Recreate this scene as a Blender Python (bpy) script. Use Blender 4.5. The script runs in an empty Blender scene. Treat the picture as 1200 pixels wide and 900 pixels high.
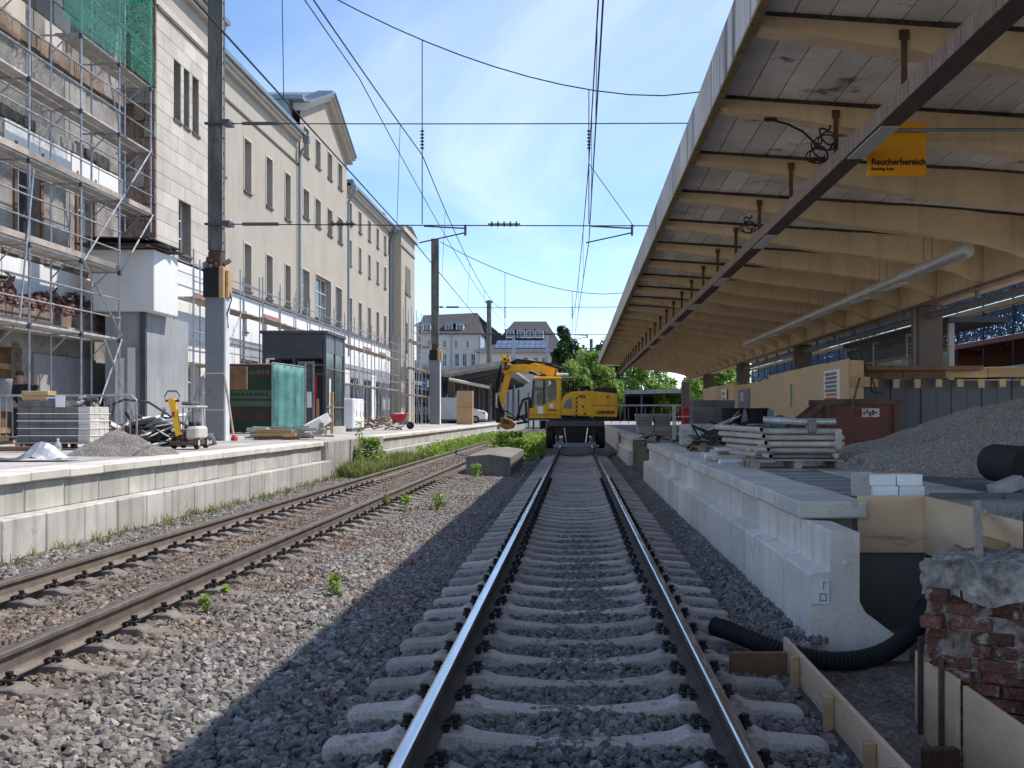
import bpy, bmesh, math, random
from mathutils import Vector, Matrix, Euler
random.seed(11)
S = bpy.context.scene
C = S.collection
R = math.radians
# ---------------------------------------------------------------- camera
cd = bpy.data.cameras.new('camera'); cam = bpy.data.objects.new('camera', cd); C.objects.link(cam)
cam.location = (0, 0, 1.45); cam.rotation_euler = (R(90), 0, 0)
cd.sensor_width = 36; cd.lens = 37.2
cd.shift_x = -75/1200; cd.shift_y = 37/1200
cd.clip_start = 0.1; cd.clip_end = 5000
S.camera = cam
S.render.resolution_x, S.render.resolution_y = 1024, 768
# ---------------------------------------------------------------- light
SUN = Vector((0.60, 0.23, 1.0)).normalized()
w = bpy.data.worlds.new('World'); S.world = w; w.use_nodes = True
nt = w.node_tree; N = nt.nodes; L = nt.links
for n in list(N): N.remove(n)
out = N.new('ShaderNodeOutputWorld'); bg = N.new('ShaderNodeBackground')
sky = N.new('ShaderNodeTexSky'); sky.sky_type = 'NISHITA'; sky.sun_disc = False
sky.sun_elevation = math.asin(SUN.z); sky.sun_rotation = math.atan2(SUN.x, SUN.y)
sky.air_density = 1.0; sky.dust_density = 0.05; sky.ozone_density = 3.2; sky.altitude = 1500
tc = N.new('ShaderNodeTexCoord'); sx = N.new('ShaderNodeSeparateXYZ'); L.new(tc.outputs['Generated'], sx.inputs[0])
mz = N.new('ShaderNodeMath'); mz.operation = 'MAXIMUM'; mz.inputs[1].default_value = 0.03; L.new(sx.outputs['Z'], mz.inputs[0])
ad = N.new('ShaderNodeMath'); ad.operation = 'ADD'; ad.inputs[1].default_value = 0.10; L.new(mz.outputs[0], ad.inputs[0])
dx = N.new('ShaderNodeMath'); dx.operation = 'DIVIDE'; L.new(sx.outputs['X'], dx.inputs[0]); L.new(ad.outputs[0], dx.inputs[1])
dy = N.new('ShaderNodeMath'); dy.operation = 'DIVIDE'; L.new(sx.outputs['Y'], dy.inputs[0]); L.new(ad.outputs[0], dy.inputs[1])
cx = N.new('ShaderNodeCombineXYZ'); L.new(dx.outputs[0], cx.inputs[0]); L.new(dy.outputs[0], cx.inputs[1])
mp = N.new('ShaderNodeMapping'); mp.inputs['Scale'].default_value = (0.9, 0.45, 1); mp.inputs['Rotation'].default_value = (0, 0, R(25)); mp.inputs['Location'].default_value = (3.3, 1.2, 0); L.new(cx.outputs[0], mp.inputs[0])
cn = N.new('ShaderNodeTexNoise'); cn.inputs['Scale'].default_value = 1.1; cn.inputs['Detail'].default_value = 9; cn.inputs['Roughness'].default_value = .55; cn.inputs['Distortion'].default_value = .6
L.new(mp.outputs[0], cn.inputs['Vector'])
cr = N.new('ShaderNodeValToRGB'); cr.color_ramp.elements[0].position = .46; cr.color_ramp.elements[1].position = .74
cr.color_ramp.elements[0].color = (0, 0, 0, 1); cr.color_ramp.elements[1].color = (.36, .36, .36, 1); L.new(cn.outputs['Fac'], cr.inputs[0])
cm = N.new('ShaderNodeMix'); cm.data_type = 'RGBA'; cm.inputs['B'].default_value = (7.2, 7.5, 8.0, 1)
L.new(cr.outputs[0], cm.inputs['Factor']); L.new(sky.outputs[0], cm.inputs['A']); L.new(cm.outputs['Result'], bg.inputs['Color'])
bg.inputs['Strength'].default_value = 0.118
L.new(bg.outputs[0], out.inputs['Surface'])
sd = bpy.data.lights.new('sun', 'SUN'); sd.energy = 2.85; sd.angle = R(0.55); sd.color = (1.0, .94, .85)
so = bpy.data.objects.new('sun', sd); C.objects.link(so); so.rotation_euler = SUN.to_track_quat('Z', 'Y').to_euler(); so.location = (30, 10, 40)
S.view_settings.view_transform = 'Standard'; S.view_settings.look = 'None'; S.view_settings.exposure = 0.97; S.view_settings.gamma = 1
S.view_settings.use_curve_mapping = False
# ---------------------------------------------------------------- materials
def lin(c): return tuple((x/12.92 if x <= .04045 else ((x+.055)/1.055)**2.4) for x in c)
MATS = {}
def mat(name, c1, c2=None, scale=2.0, rough=.85, bump=.25, bscale=45, fine=.25, rnd=.12, metal=0, stretch=(1, 1, 1), streak=None, spec=.35, spots=None, bdist=.01, alpha=None, trans=0, ramp=(.35, .68)):
    """procedural surface: two-tone noise, fine grain, per-object value shift, optional vertical streaks and spots"""
    m = bpy.data.materials.new(name); m.use_nodes = True; MATS[name] = m
    t = m.node_tree; n = t.nodes; l = t.links; b = n['Principled BSDF']
    g = n.new('ShaderNodeNewGeometry'); mpn = n.new('ShaderNodeMapping'); mpn.inputs['Scale'].default_value = stretch
    l.new(g.outputs['Position'], mpn.inputs[0])
    if c2 is None: c2 = tuple(x*.72 for x in c1)
    a = n.new('ShaderNodeTexNoise'); a.inputs['Scale'].default_value = scale; a.inputs['Detail'].default_value = 7; a.inputs['Roughness'].default_value = .6
    l.new(mpn.outputs[0], a.inputs['Vector'])
    r = n.new('ShaderNodeValToRGB'); r.color_ramp.elements[0].position, r.color_ramp.elements[1].position = ramp
    r.color_ramp.elements[0].color = (*c2, 1); r.color_ramp.elements[1].color = (*c1, 1); l.new(a.outputs['Fac'], r.inputs[0])
    col = r.outputs[0]
    f = n.new('ShaderNodeTexNoise'); f.inputs['Scale'].default_value = bscale; f.inputs['Detail'].default_value = 5
    l.new(mpn.outputs[0], f.inputs['Vector'])
    def mul(colr, val):
        x = n.new('ShaderNodeMix'); x.data_type = 'RGBA'; x.blend_type = 'MULTIPLY'; x.inputs['Factor'].default_value = 1
        l.new(colr, x.inputs['A']); l.new(val, x.inputs['B']); return x.outputs['Result']
    def rng(val, lo, hi, a0=0, a1=1):
        x = n.new('ShaderNodeMapRange'); x.inputs[1].default_value = a0; x.inputs[2].default_value = a1; x.inputs[3].default_value = lo; x.inputs[4].default_value = hi
        l.new(val, x.inputs[0]); return x.outputs[0]
    if fine: col = mul(col, rng(f.outputs['Fac'], 1-fine, 1+fine, .3, .7))
    if rnd:
        oi = n.new('ShaderNodeObjectInfo'); col = mul(col, rng(oi.outputs['Random'], 1-rnd, 1+rnd))
    if streak:
        sc, amt = streak[0], streak[1]
        ms = n.new('ShaderNodeMapping'); ms.inputs['Scale'].default_value = (3.0, 3.0, .25); l.new(g.outputs['Position'], ms.inputs[0])
        s_ = n.new('ShaderNodeTexNoise'); s_.inputs['Scale'].default_value = 1.6; s_.inputs['Detail'].default_value = 6; l.new(ms.outputs[0], s_.inputs['Vector'])
        x = n.new('ShaderNodeMix'); x.data_type = 'RGBA'; l.new(rng(s_.outputs['Fac'], 0, amt, .5, .72), x.inputs['Factor']); l.new(col, x.inputs['A']); x.inputs['B'].default_value = (*sc, 1); col = x.outputs['Result']
    if spots:
        sc, thr, ssc = spots
        s_ = n.new('ShaderNodeTexNoise'); s_.inputs['Scale'].default_value = ssc; s_.inputs['Detail'].default_value = 8; s_.inputs['Roughness'].default_value = .65; l.new(mpn.outputs[0], s_.inputs['Vector'])
        x = n.new('ShaderNodeMix'); x.data_type = 'RGBA'; l.new(rng(s_.outputs['Fac'], 0, .9, thr, thr+.09), x.inputs['Factor']); l.new(col, x.inputs['A']); x.inputs['B'].default_value = (*sc, 1); col = x.outputs['Result']
    l.new(col, b.inputs['Base Color'])
    b.inputs['Roughness'].default_value = rough; b.inputs['Metallic'].default_value = metal; b.inputs['Specular IOR Level'].default_value = spec
    if rough < .8: l.new(rng(a.outputs['Fac'], max(.05, rough-.12), min(1, rough+.18), .3, .7), b.inputs['Roughness'])
    if bump:
        bp = n.new('ShaderNodeBump'); bp.inputs['Strength'].default_value = bump; bp.inputs['Distance'].default_value = bdist
        l.new(f.outputs['Fac'], bp.inputs['Height']); l.new(bp.outputs[0], b.inputs['Normal'])
    if alpha is not None: b.inputs['Alpha'].default_value = alpha
    if trans: b.inputs['Transmission Weight'].default_value = trans
    return m
def glass(name, tint=(.03, .04, .045), rough=.06):
    m = mat(name, tint, tuple(x*.6 for x in tint), scale=.7, rough=rough, bump=0, fine=0, rnd=.3, spec=.7); return m
K = mat
K('concrete_new', (.52, .50, .46), (.36, .345, .315), 1.3, .85, .2, 60, .14, .13, streak=((.24, .215, .18), .7), spots=((.27, .245, .21), .60, 2.6))
K('concrete_old', (.44, .425, .39), (.29, .275, .25), 1.1, .9, .3, 40, .2, .10, streak=((.17, .155, .135), .6))
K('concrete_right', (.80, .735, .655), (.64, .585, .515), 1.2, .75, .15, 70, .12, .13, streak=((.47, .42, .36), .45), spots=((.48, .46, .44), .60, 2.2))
K('coping', (.71, .665, .60), (.54, .50, .45), 1.3, .85, .2, 80, .14, .08, spots=((.40, .375, .34), .58, 3))
K('platform_top', (.50, .48, .45), (.33, .315, .295), .6, .95, .3, 60, .2, 0, spots=((.22, .21, .2), .57, 1.1))
K('platform_dark', (.34, .325, .315), (.21, .20, .195), .8, .9, .4, 50, .25, 0, spots=((.36, .36, .36), .6, 1.6))
K('moss_concrete', (.16, .155, .12), (.08, .085, .05), 1.5, .95, .5, 20, .3, .1, streak=((.05, .06, .03), .8))
K('sleeper', (.50, .44, .385), (.34, .295, .255), 2.0, .9, .3, 70, .25, .22, spots=((.20, .165, .14), .56, 4))
K('sleeper_brown', (.23, .20, .175), (.14, .12, .105), 2.0, .9, .3, 70, .25, .14, spots=((.11, .09, .075), .58, 5))
K('rail_rust', (.105, .075, .058), (.06, .045, .037), 4, .8, .3, 80, .3, 0, metal=.1)
K('rail_rust_light', (.225, .185, .155), (.14, .112, .092), 4, .85, .3, 80, .3, 0, metal=.05)
K('rail_steel', (.62, .66, .72), (.50, .54, .60), 6, .16, 0, 80, .05, 0, metal=1, stretch=(8, .3, 8))
K('rail_steel_dull', (.30, .265, .25), (.20, .17, .155), 5, .42, 0, 80, .1, 0, metal=.8, stretch=(8, .3, 8))
K('clip', (.045, .04, .038), (.02, .018, .017), 6, .7, 0, 80, .2, .3, metal=.3)
K('earth', (.26, .21, .17), (.12, .097, .08), 3, .95, 1.0, 30, .5, 0, bdist=.03)
K('ballast_ground', (.11, .10, .092), (.055, .05, .047), 6, .95, 1, 26, .5, 0, bdist=.03)
K('ground', (.16, .15, .13), (.09, .085, .07), .3, .95, .5, 12, .3, 0)
K('plaster', (.44, .39, .325), (.385, .34, .28), .5, .9, .15, 55, .07, .03, streak=((.30, .255, .205), .42))
K('stone_block', (.56, .51, .445), (.46, .41, .355), 1.3, .9, .25, 50, .10, .10)
K('stone_joint', (.30, .26, .22), (.22, .19, .165), 2, .95, .2, 50, .1, 0)
K('trim_light', (.55, .50, .43), (.48, .43, .365), 2, .85, .1, 50, .06, .06)
K('sill_dark', (.13, .11, .10), (.09, .075, .07), 2, .7, .1, 50, .1, .1)
K('white_render', (.80, .79, .77), (.72, .71, .69), .8, .85, .1, 50, .05, .03, streak=((.6, .58, .55), .35))
K('grey_render', (.36, .365, .375), (.27, .275, .285), .8, .85, .15, 50, .1, .05, streak=((.2, .2, .2), .4))
K('raw_wall', (.36, .335, .31), (.19, .17, .155), .9, .95, .5, 25, .25, .12, spots=((.10, .08, .07), .56, 1.2))
K('raw_brown', (.30, .22, .17), (.17, .12, .095), 1.5, .95, .6, 22, .3, .2, spots=((.09, .06, .05), .56, 2.5))
K('brick', (.20, .085, .06), (.10, .045, .036), 7, .92, .8, 40, .4, .5, spots=((.40, .34, .29), .53, 9), bdist=.02)
K('mortar', (.36, .30, .26), (.19, .14, .12), 6, .95, 1, 22, .4, 0, spots=((.13, .055, .042), .50, 7), bdist=.03)
K('cap_concrete', (.47, .425, .375), (.22, .195, .17), 4, .95, 1, 16, .35, 0, spots=((.10, .09, .085), .56, 6), bdist=.04)
K('rubble', (.26, .19, .155), (.13, .085, .065), 5, .95, .5, 22, .4, .4)
K('lead_roof', (.27, .315, .36), (.19, .225, .26), 1, .5, .1, 40, .1, .05, metal=.3)
K('slate_roof', (.062, .056, .056), (.038, .035, .036), 3, .75, .3, 20, .2, .05)
K('lamp_silver', (.62, .60, .57), (.48, .46, .44), 3, .4, .03, 60, .06, 0, metal=.4)
K('zinc', (.30, .34, .38), (.22, .25, .285), 2, .4, .05, 60, .08, .05, metal=.7)
K('dark_wood', (.16, .13, .105), (.065, .055, .05), 3, .85, .5, 30, .3, .15, stretch=(5, 5, .4))
K('mast', (.19, .185, .165), (.085, .085, .078), 1.2, .85, .4, 26, .3, 0, stretch=(3, 3, .45), spots=((.05, .05, .045), .57, 2))
K('mast_concrete', (.25, .255, .265), (.20, .205, .213), .8, .8, .1, 60, .08, 0)
K('scaffold_steel', (.46, .47, .49), (.30, .305, .315), 6, .45, .05, 80, .12, .12, metal=.6)
K('alu_plank', (.55, .53, .50), (.33, .31, .29), 3, .6, .1, 60, .2, .2, metal=.25)
K('plank_wood', (.46, .34, .215), (.30, .215, .135), 2, .85, .3, 50, .2, .2, stretch=(1.2, 1.2, 6))
K('plank_grey', (.44, .36, .30), (.26, .21, .17), 2, .85, .3, 50, .25, .25)
K('toe_red', (.42, .17, .155), (.30, .12, .11), 2, .8, .1, 50, .2, .2)
K('osb', (.80, .62, .42), (.62, .45, .28), 14, .8, .3, 90, .25, .10, stretch=(1, 1, 1.6), ramp=(.3, .7))
K('plywood', (.80, .59, .39), (.63, .43, .26), 1.1, .75, .12, 60, .12, .10, stretch=(.6, .6, 3), spots=((.30, .19, .105), .60, 1.6))
K('ply_grey', (.15, .145, .14), (.11, .106, .10), 1, .6, .05, 60, .1, .05)
K('timber', (.50, .335, .17), (.34, .21, .10), 2, .8, .2, 50, .15, .2, stretch=(.5, 4, 4))
K('timber_dark', (.14, .075, .045), (.075, .042, .028), 3, .8, .3, 50, .25, .2)
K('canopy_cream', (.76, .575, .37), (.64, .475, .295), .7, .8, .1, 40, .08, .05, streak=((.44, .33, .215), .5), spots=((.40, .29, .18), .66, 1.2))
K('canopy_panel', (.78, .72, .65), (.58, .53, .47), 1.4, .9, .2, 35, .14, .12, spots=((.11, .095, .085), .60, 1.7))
K('canopy_dark', (.11, .095, .085), (.03, .027, .025), 4, .95, .4, 25, .4, .1)
K('fascia', (.60, .585, .57), (.48, .465, .455), 1, .85, .15, 50, .1, .06, streak=((.085, .075, .068), .92))
K('fascia_edge', (.29, .22, .09), (.13, .095, .05), 5, .9, .2, 50, .2, 0)
K('duct_brown', (.12, .072, .06), (.07, .045, .04), 2, .75, .15, 50, .15, .08)
K('duct_side', (.34, .27, .235), (.17, .115, .095), 5, .8, .2, 60, .25, .1, stretch=(1, 6, .6), spots=((.55, .48, .42), .6, 9))
K('column_brown', (.17, .13, .108), (.13, .098, .082), .9, .6, .05, 50, .1, .06)
K('lamp_diffuser', (.62, .60, .56), (.5, .48, .45), 3, .4, 0, 50, .1, .1)
K('sign_orange', (.86, .36, .012), (.80, .33, .012), 1, .45, 0, 50, .03, 0)
K('black_print', (.015, .014, .014), (.012, .012, .012), 1, .6, 0, 50, 0, 0)
K('white_paint', (.80, .80, .80), (.70, .70, .69), 2, .5, .03, 50, .05, .08)
K('offwhite', (.62, .60, .55), (.46, .44, .40), 3, .6, .1, 50, .12, .1)
K('yellow_paint', (.93, .50, .02), (.82, .40, .015), 1.6, .45, .05, 50, .10, .04, spots=((.30, .17, .05), .62, 4), streak=((.42, .22, .04), .35))
K('yellow_worn', (.74, .50, .05), (.50, .33, .05), 4, .6, .1, 50, .15, .05, spots=((.25, .2, .12), .62, 7))
K('bucket_orange', (.62, .25, .04), (.36, .14, .03), 4, .6, .1, 50, .2, .05, spots=((.16, .09, .05), .55, 5))
K('black_rubber', (.022, .022, .023), (.012, .012, .012), 3, .75, .1, 50, .15, .1)
K('black_steel', (.035, .036, .038), (.02, .02, .021), 3, .5, .05, 50, .15, .1, metal=.3)
K('concrete_dim', (.24, .22, .20), (.15, .138, .125), 1.1, .9, .3, 40, .2, .10, streak=((.10, .09, .08), .6))
K('grey_steel', (.30, .31, .32), (.2, .205, .21), 4, .45, .05, 50, .15, .15, metal=.6)
K('chrome', (.75, .75, .76), (.6, .6, .6), 4, .2, 0, 50, .05, 0, metal=1)
K('red_paint', (.52, .035, .04), (.40, .025, .03), 3, .5, .03, 50, .08, .05)
K('red_rust', (.24, .075, .052), (.14, .05, .036), 5, .85, .3, 40, .35, .05, spots=((.10, .062, .045), .50, 5))
K('rust_rim', (.13, .08, .055), (.08, .05, .038), 4, .85, .3, 40, .25, .05)
K('paving_grey', (.17, .16, .152), (.115, .108, .103), 3, .9, .25, 60, .15, .14)
K('paver_light', (.58, .55, .50), (.45, .42, .385), 3, .9, .25, 60, .12, .12)
K('kerb_grey', (.46, .445, .42), (.34, .33, .31), 3, .9, .25, 60, .14, .14)
K('gravel', (.34, .305, .27), (.23, .205, .18), 6, .95, .6, 40, .3, .35)
K('pipe_grey', (.60, .54, .475), (.42, .37, .32), 4, .6, .1, 50, .15, .16)
K('pipe_brown', (.30, .20, .16), (.22, .145, .12), 4, .6, .1, 50, .15, .16)
K('plastic_white', (.88, .88, .88), (.78, .78, .78), 4, .4, 0, 50, .05, .1)
K('plastic_clear', (.70, .74, .78), (.55, .58, .62), 4, .15, 0, 50, .05, .1, trans=.6)
K('tarp_silver', (.62, .63, .66), (.44, .45, .47), 4, .35, .2, 20, .12, .1, metal=.5)
K('tarp_grey', (.13, .13, .135), (.075, .075, .08), 4, .6, .4, 20, .2, .1)
K('sheet_teal', (.16, .36, .32), (.10, .25, .225), 2, .8, .2, 20, .1, .1)
K('banner_brown', (.075, .040, .032), (.05, .028, .024), 2, .8, .1, 60, .1, 0)
K('banner_green', (.018, .066, .036), (.013, .05, .028), 2, .8, .1, 60, .1, 0)
K('banner_pale', (.075, .14, .095), (.055, .11, .075), 2, .8, .1, 60, .1, 0)
K('net_green', (.02, .23, .155), (.012, .15, .10), 2, .8, .1, 60, .1, 0)
K('net_blue', (.05, .12, .23), (.03, .07, .15), 3, .8, .2, 30, .3, .2, spots=((.30, .42, .55), .60, 7))
K('steel_dark', (.105, .108, .118), (.07, .072, .08), 1.5, .5, .05, 50, .1, .08, metal=.35)
K('steel_mid', (.235, .24, .25), (.17, .175, .185), 1.5, .5, .05, 50, .1, .08, metal=.3)
K('debris_dark', (.06, .058, .056), (.028, .027, .026), 5, .7, .3, 30, .3, .5)
K('debris_pale', (.52, .50, .475), (.34, .325, .31), 4, .75, .3, 30, .2, .3)
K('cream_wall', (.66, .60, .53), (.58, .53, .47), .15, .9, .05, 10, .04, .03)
K('cream_wall_shaded', (.52, .455, .40), (.46, .40, .35), .15, .9, .05, 10, .04, .03)  # darker copy of the cream, shade put into the wing's wall colour
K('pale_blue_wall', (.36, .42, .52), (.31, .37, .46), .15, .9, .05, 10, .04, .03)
K('solar', (.07, .085, .15), (.05, .065, .115), .5, .3, 0, 10, .05, .15)
K('stone_rock', (.22, .205, .19), (.12, .11, .10), 5, .9, .3, 40, .3, .3)
K('skin', (.55, .33, .24), (.48, .28, .20), 5, .6, 0, 50, .05, 0)
K('cloth_dark', (.03, .035, .05), (.02, .02, .03), 5, .9, .1, 50, .1, 0)
K('cloth_orange', (.6, .20, .03), (.5, .16, .03), 5, .9, .1, 50, .1, 0)
K('vehicle_white', (.74, .75, .76), (.68, .69, .70), 1, .3, 0, 50, .03, .03)
K('vehicle_grey', (.16, .17, .19), (.12, .125, .14), 1, .35, 0, 50, .03, .03)
K('sign_blue', (.02, .14, .45), (.02, .12, .38), 1, .4, 0, 50, .03, 0)
K('violet_sign', (.17, .15, .30), (.14, .125, .25), 1, .5, 0, 50, .03, 0)
K('print_orange', (.6, .22, .14), (.5, .18, .11), 1, .6, 0, 50, .03, 0)
K('print_grey', (.22, .22, .25), (.18, .18, .20), 1, .6, 0, 50, .03, 0)
K('insulator', (.045, .055, .04), (.03, .035, .03), 4, .4, 0, 50, .1, .1)
K('wire', (.02, .022, .026), (.015, .016, .018), 4, .6, 0, 50, .1, 0)
K('bark', (.10, .075, .055), (.055, .042, .032), 3, .95, .6, 15, .3, .1)
K('unlit_dark', (.035, .03, .028), (.02, .018, .017), 1, .9, 0, 50, .1, 0)  # near black standing for unlit insides and a shaded board face
K('wood_brown', (.22, .12, .065), (.13, .07, .04), 3, .8, .2, 50, .2, .1)
K('timber_box', (.56, .37, .20), (.46, .29, .145), 2, .8, .1, 50, .1, .05)
K('cab_glass', (.05, .06, .06), (.03, .035, .035), 1, .08, 0, 50, 0, 0, spec=.7, alpha=.45)
glass('glass_dark'); glass('glass_sky', (.10, .125, .15), .04); glass('glass_kiosk', (.07, .09, .095), .05)
def leafmat(name, a, b, tr=.35):
    m = bpy.data.materials.new(name); m.use_nodes = True; MATS[name] = m
    t = m.node_tree; n = t.nodes; l = t.links; p = n['Principled BSDF']
    g = n.new('ShaderNodeNewGeometry'); z = n.new('ShaderNodeTexNoise'); z.inputs['Scale'].default_value = 1.3; z.inputs['Detail'].default_value = 5
    l.new(g.outputs['Position'], z.inputs['Vector'])
    r = n.new('ShaderNodeValToRGB'); r.color_ramp.elements[0].position = .38; r.color_ramp.elements[1].position = .64
    r.color_ramp.elements[0].color = (*b, 1); r.color_ramp.elements[1].color = (*a, 1); l.new(z.outputs['Fac'], r.inputs[0])
    mx = n.new('ShaderNodeMix'); mx.data_type = 'RGBA'; mx.blend_type = 'MULTIPLY'; mx.inputs['Factor'].default_value = 1
    rr = n.new('ShaderNodeMapRange'); rr.inputs[3].default_value = .6; rr.inputs[4].default_value = 1.35; l.new(g.outputs['Random Per Island'], rr.inputs[0])
    l.new(r.outputs[0], mx.inputs['A']); l.new(rr.outputs[0], mx.inputs['B']); l.new(mx.outputs['Result'], p.inputs['Base Color'])
    p.inputs['Roughness'].default_value = .6
    tb = n.new('ShaderNodeBsdfTranslucent'); l.new(mx.outputs['Result'], tb.inputs['Color'])
    ms = n.new('ShaderNodeMixShader'); ms.inputs[0].default_value = tr; o = n['Material Output']
    l.new(p.outputs[0], ms.inputs[1]); l.new(tb.outputs[0], ms.inputs[2]); l.new(ms.outputs[0], o.inputs['Surface'])
leafmat('leaf_dark', (.045, .10, .022), (.02, .05, .012)); leafmat('leaf_light', (.34, .47, .10), (.17, .28, .05)); leafmat('weed', (.30, .42, .05), (.15, .25, .03)); leafmat('grass_dry', (.30, .32, .10), (.16, .20, .05)); leafmat('withered', (.26, .12, .08), (.16, .08, .05)); leafmat('leaf_lime', (.26, .42, .03), (.16, .28, .02))
def netmat(name, base, fill, n_):
    """woven net: threads with open holes between them"""
    m = MATS[base].copy(); m.name = name; MATS[name] = m; t = m.node_tree; n = t.nodes; l = t.links; p = n['Principled BSDF']
    z = n.new('ShaderNodeTexNoise'); z.inputs['Scale'].default_value = n_; z.inputs['Detail'].default_value = 2
    g = n.new('ShaderNodeNewGeometry'); l.new(g.outputs['Position'], z.inputs['Vector'])
    r = n.new('ShaderNodeMapRange'); r.inputs[1].default_value = .62-fill*.3; r.inputs[2].default_value = .66-fill*.3; r.inputs[3].default_value = 0; r.inputs[4].default_value = 1
    l.new(z.outputs['Fac'], r.inputs[0]); l.new(r.outputs[0], p.inputs['Alpha'])
netmat('net_green_mesh', 'net_green', .45, 30); netmat('net_blue_mesh', 'net_blue', .75, 14)
# ---------------------------------------------------------------- mesh helpers
OFF = {}
def link(o): C.objects.link(o); return o
class MB:
    def __init__(s): s.v = []; s.f = []
    def add(s, vs, fs):
        k = len(s.v); s.v += [tuple(p) for p in vs]; s.f += [tuple(i+k for i in f) for f in fs]; return s
    def box(s, x0, x1, y0, y1, z0, z1):
        return s.add([(x0, y0, z0), (x1, y0, z0), (x1, y1, z0), (x0, y1, z0), (x0, y0, z1), (x1, y0, z1), (x1, y1, z1), (x0, y1, z1)],
                     [(0, 3, 2, 1), (4, 5, 6, 7), (0, 1, 5, 4), (1, 2, 6, 5), (2, 3, 7, 6), (3, 0, 4, 7)])
    def cbox(s, x0, x1, y0, y1, z0, z1, b=.01):
        lo = (x0, y0, z0); hi = (x1, y1, z1); vs = []; ix = {}
        for sx in (0, 1):
            for sy in (0, 1):
                for sz in (0, 1):
                    sg = (sx, sy, sz)
                    for a in range(3):
                        p = []
                        for k in range(3):
                            e = hi[k] if sg[k] else lo[k]
                            p.append(e if k == a else e+(-b if sg[k] else b))
                        ix[(sg, a)] = len(vs); vs.append(p)
        fs = []
        for a in range(3):
            o1, o2 = [k for k in range(3) if k != a]
            for sd_ in (0, 1):
                q = []
                for (i, j) in ((0, 0), (1, 0), (1, 1), (0, 1)):
                    g = [0]*3; g[a] = sd_; g[o1] = i; g[o2] = j; q.append(ix[(tuple(g), a)])
                fs.append(tuple(q))
            for i in (0, 1):
                for j in (0, 1):
                    g0 = [0]*3; g0[o1] = i; g0[o2] = j; g1 = list(g0); g1[a] = 1
                    fs.append((ix[(tuple(g0), o1)], ix[(tuple(g1), o1)], ix[(tuple(g1), o2)], ix[(tuple(g0), o2)]))
        for sx in (0, 1):
            for sy in (0, 1):
                for sz in (0, 1): fs.append(tuple(ix[((sx, sy, sz), a)] for a in range(3)))
        return s.add(vs, fs)
    def obox(s, c, size, rot=(0, 0, 0), b=0):
        t = MB(); h = [x/2 for x in size]
        (t.cbox(-h[0], h[0], -h[1], h[1], -h[2], h[2], b) if b else t.box(-h[0], h[0], -h[1], h[1], -h[2], h[2]))
        m = Euler(rot).to_matrix(); c = Vector(c)
        return s.add([m @ Vector(p)+c for p in t.v], t.f)
    def tube(s, p0, p1, r, n=8, r2=None, caps=True):
        p0 = Vector(p0); p1 = Vector(p1); d = p1-p0
        if d.length < 1e-6: return s
        q = d.to_track_quat('Z', 'Y').to_matrix(); r2 = r if r2 is None else r2; vs = []
        for p, rr in ((p0, r), (p1, r2)):
            for i in range(n):
                a = 2*math.pi*i/n; vs.append(p+q @ Vector((rr*math.cos(a), rr*math.sin(a), 0)))
        fs = [(i, (i+1) % n, n+(i+1) % n, n+i) for i in range(n)]
        if caps: fs += [tuple(range(n-1, -1, -1)), tuple(range(n, 2*n))]
        return s.add(vs, fs)
    def path(s, pts, r, n=6, closed=False):
        pts = [Vector(p) for p in pts]; rr = r if isinstance(r, (list, tuple)) else [r]*len(pts); vs = []; m = len(pts)
        for i, p in enumerate(pts):
            d = (pts[min(i+1, m-1)]-pts[max(i-1, 0)]); q = d.to_track_quat('Z', 'Y').to_matrix()
            for k in range(n):
                a = 2*math.pi*k/n; vs.append(p+q @ Vector((rr[i]*math.cos(a), rr[i]*math.sin(a), 0)))
        fs = [(i*n+k, i*n+(k+1) % n, (i+1)*n+(k+1) % n, (i+1)*n+k) for i in range(m-1) for k in range(n)]
        fs += [tuple(range(n-1, -1, -1)), tuple(range((m-1)*n, m*n))]
        return s.add(vs, fs)
    def prism(s, poly, axis, a, b):
        n = len(poly)
        def P(u, v, t): return {'x': (t, u, v), 'y': (u, t, v), 'z': (u, v, t)}[axis]
        vs = [P(u, v, a) for u, v in poly]+[P(u, v, b) for u, v in poly]
        return s.add(vs, [tuple(range(n-1, -1, -1)), tuple(range(n, 2*n))]+[(i, (i+1) % n, n+(i+1) % n, n+i) for i in range(n)])
    def quad(s, *p): return s.add(p, [tuple(range(len(p)))])
    def lathe(s, prof, n=16, c=(0, 0, 0), axis='z'):
        vs = []
        for r, z in prof:
            for i in range(n):
                a = 2*math.pi*i/n; u, v = r*math.cos(a), r*math.sin(a)
                p = {'z': (u, v, z), 'x': (z, u, v), 'y': (u, z, v)}[axis]; vs.append((p[0]+c[0], p[1]+c[1], p[2]+c[2]))
        m = len(prof); fs = [(j*n+i, j*n+(i+1) % n, (j+1)*n+(i+1) % n, (j+1)*n+i) for j in range(m-1) for i in range(n)]
        if prof[0][0] > 1e-4: fs.append(tuple(range(n-1, -1, -1)))
        if prof[-1][0] > 1e-4: fs.append(tuple(range((m-1)*n, m*n)))
        return s.add(vs, fs)
    def mesh(s, name, m, smooth=False, off=(0, 0, 0), recalc=True):
        me = bpy.data.meshes.new(name); o = Vector(off)
        me.from_pydata([Vector(p)-o for p in s.v], [], s.f)
        if recalc:
            bm = bmesh.new(); bm.from_mesh(me); bmesh.ops.recalc_face_normals(bm, faces=bm.faces); bm.to_mesh(me); bm.free()
        if m: me.materials.append(MATS[m])
        if smooth:
            for p in me.polygons: p.use_smooth = True
            me.set_sharp_from_angle(angle=R(42))
        return me
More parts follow.
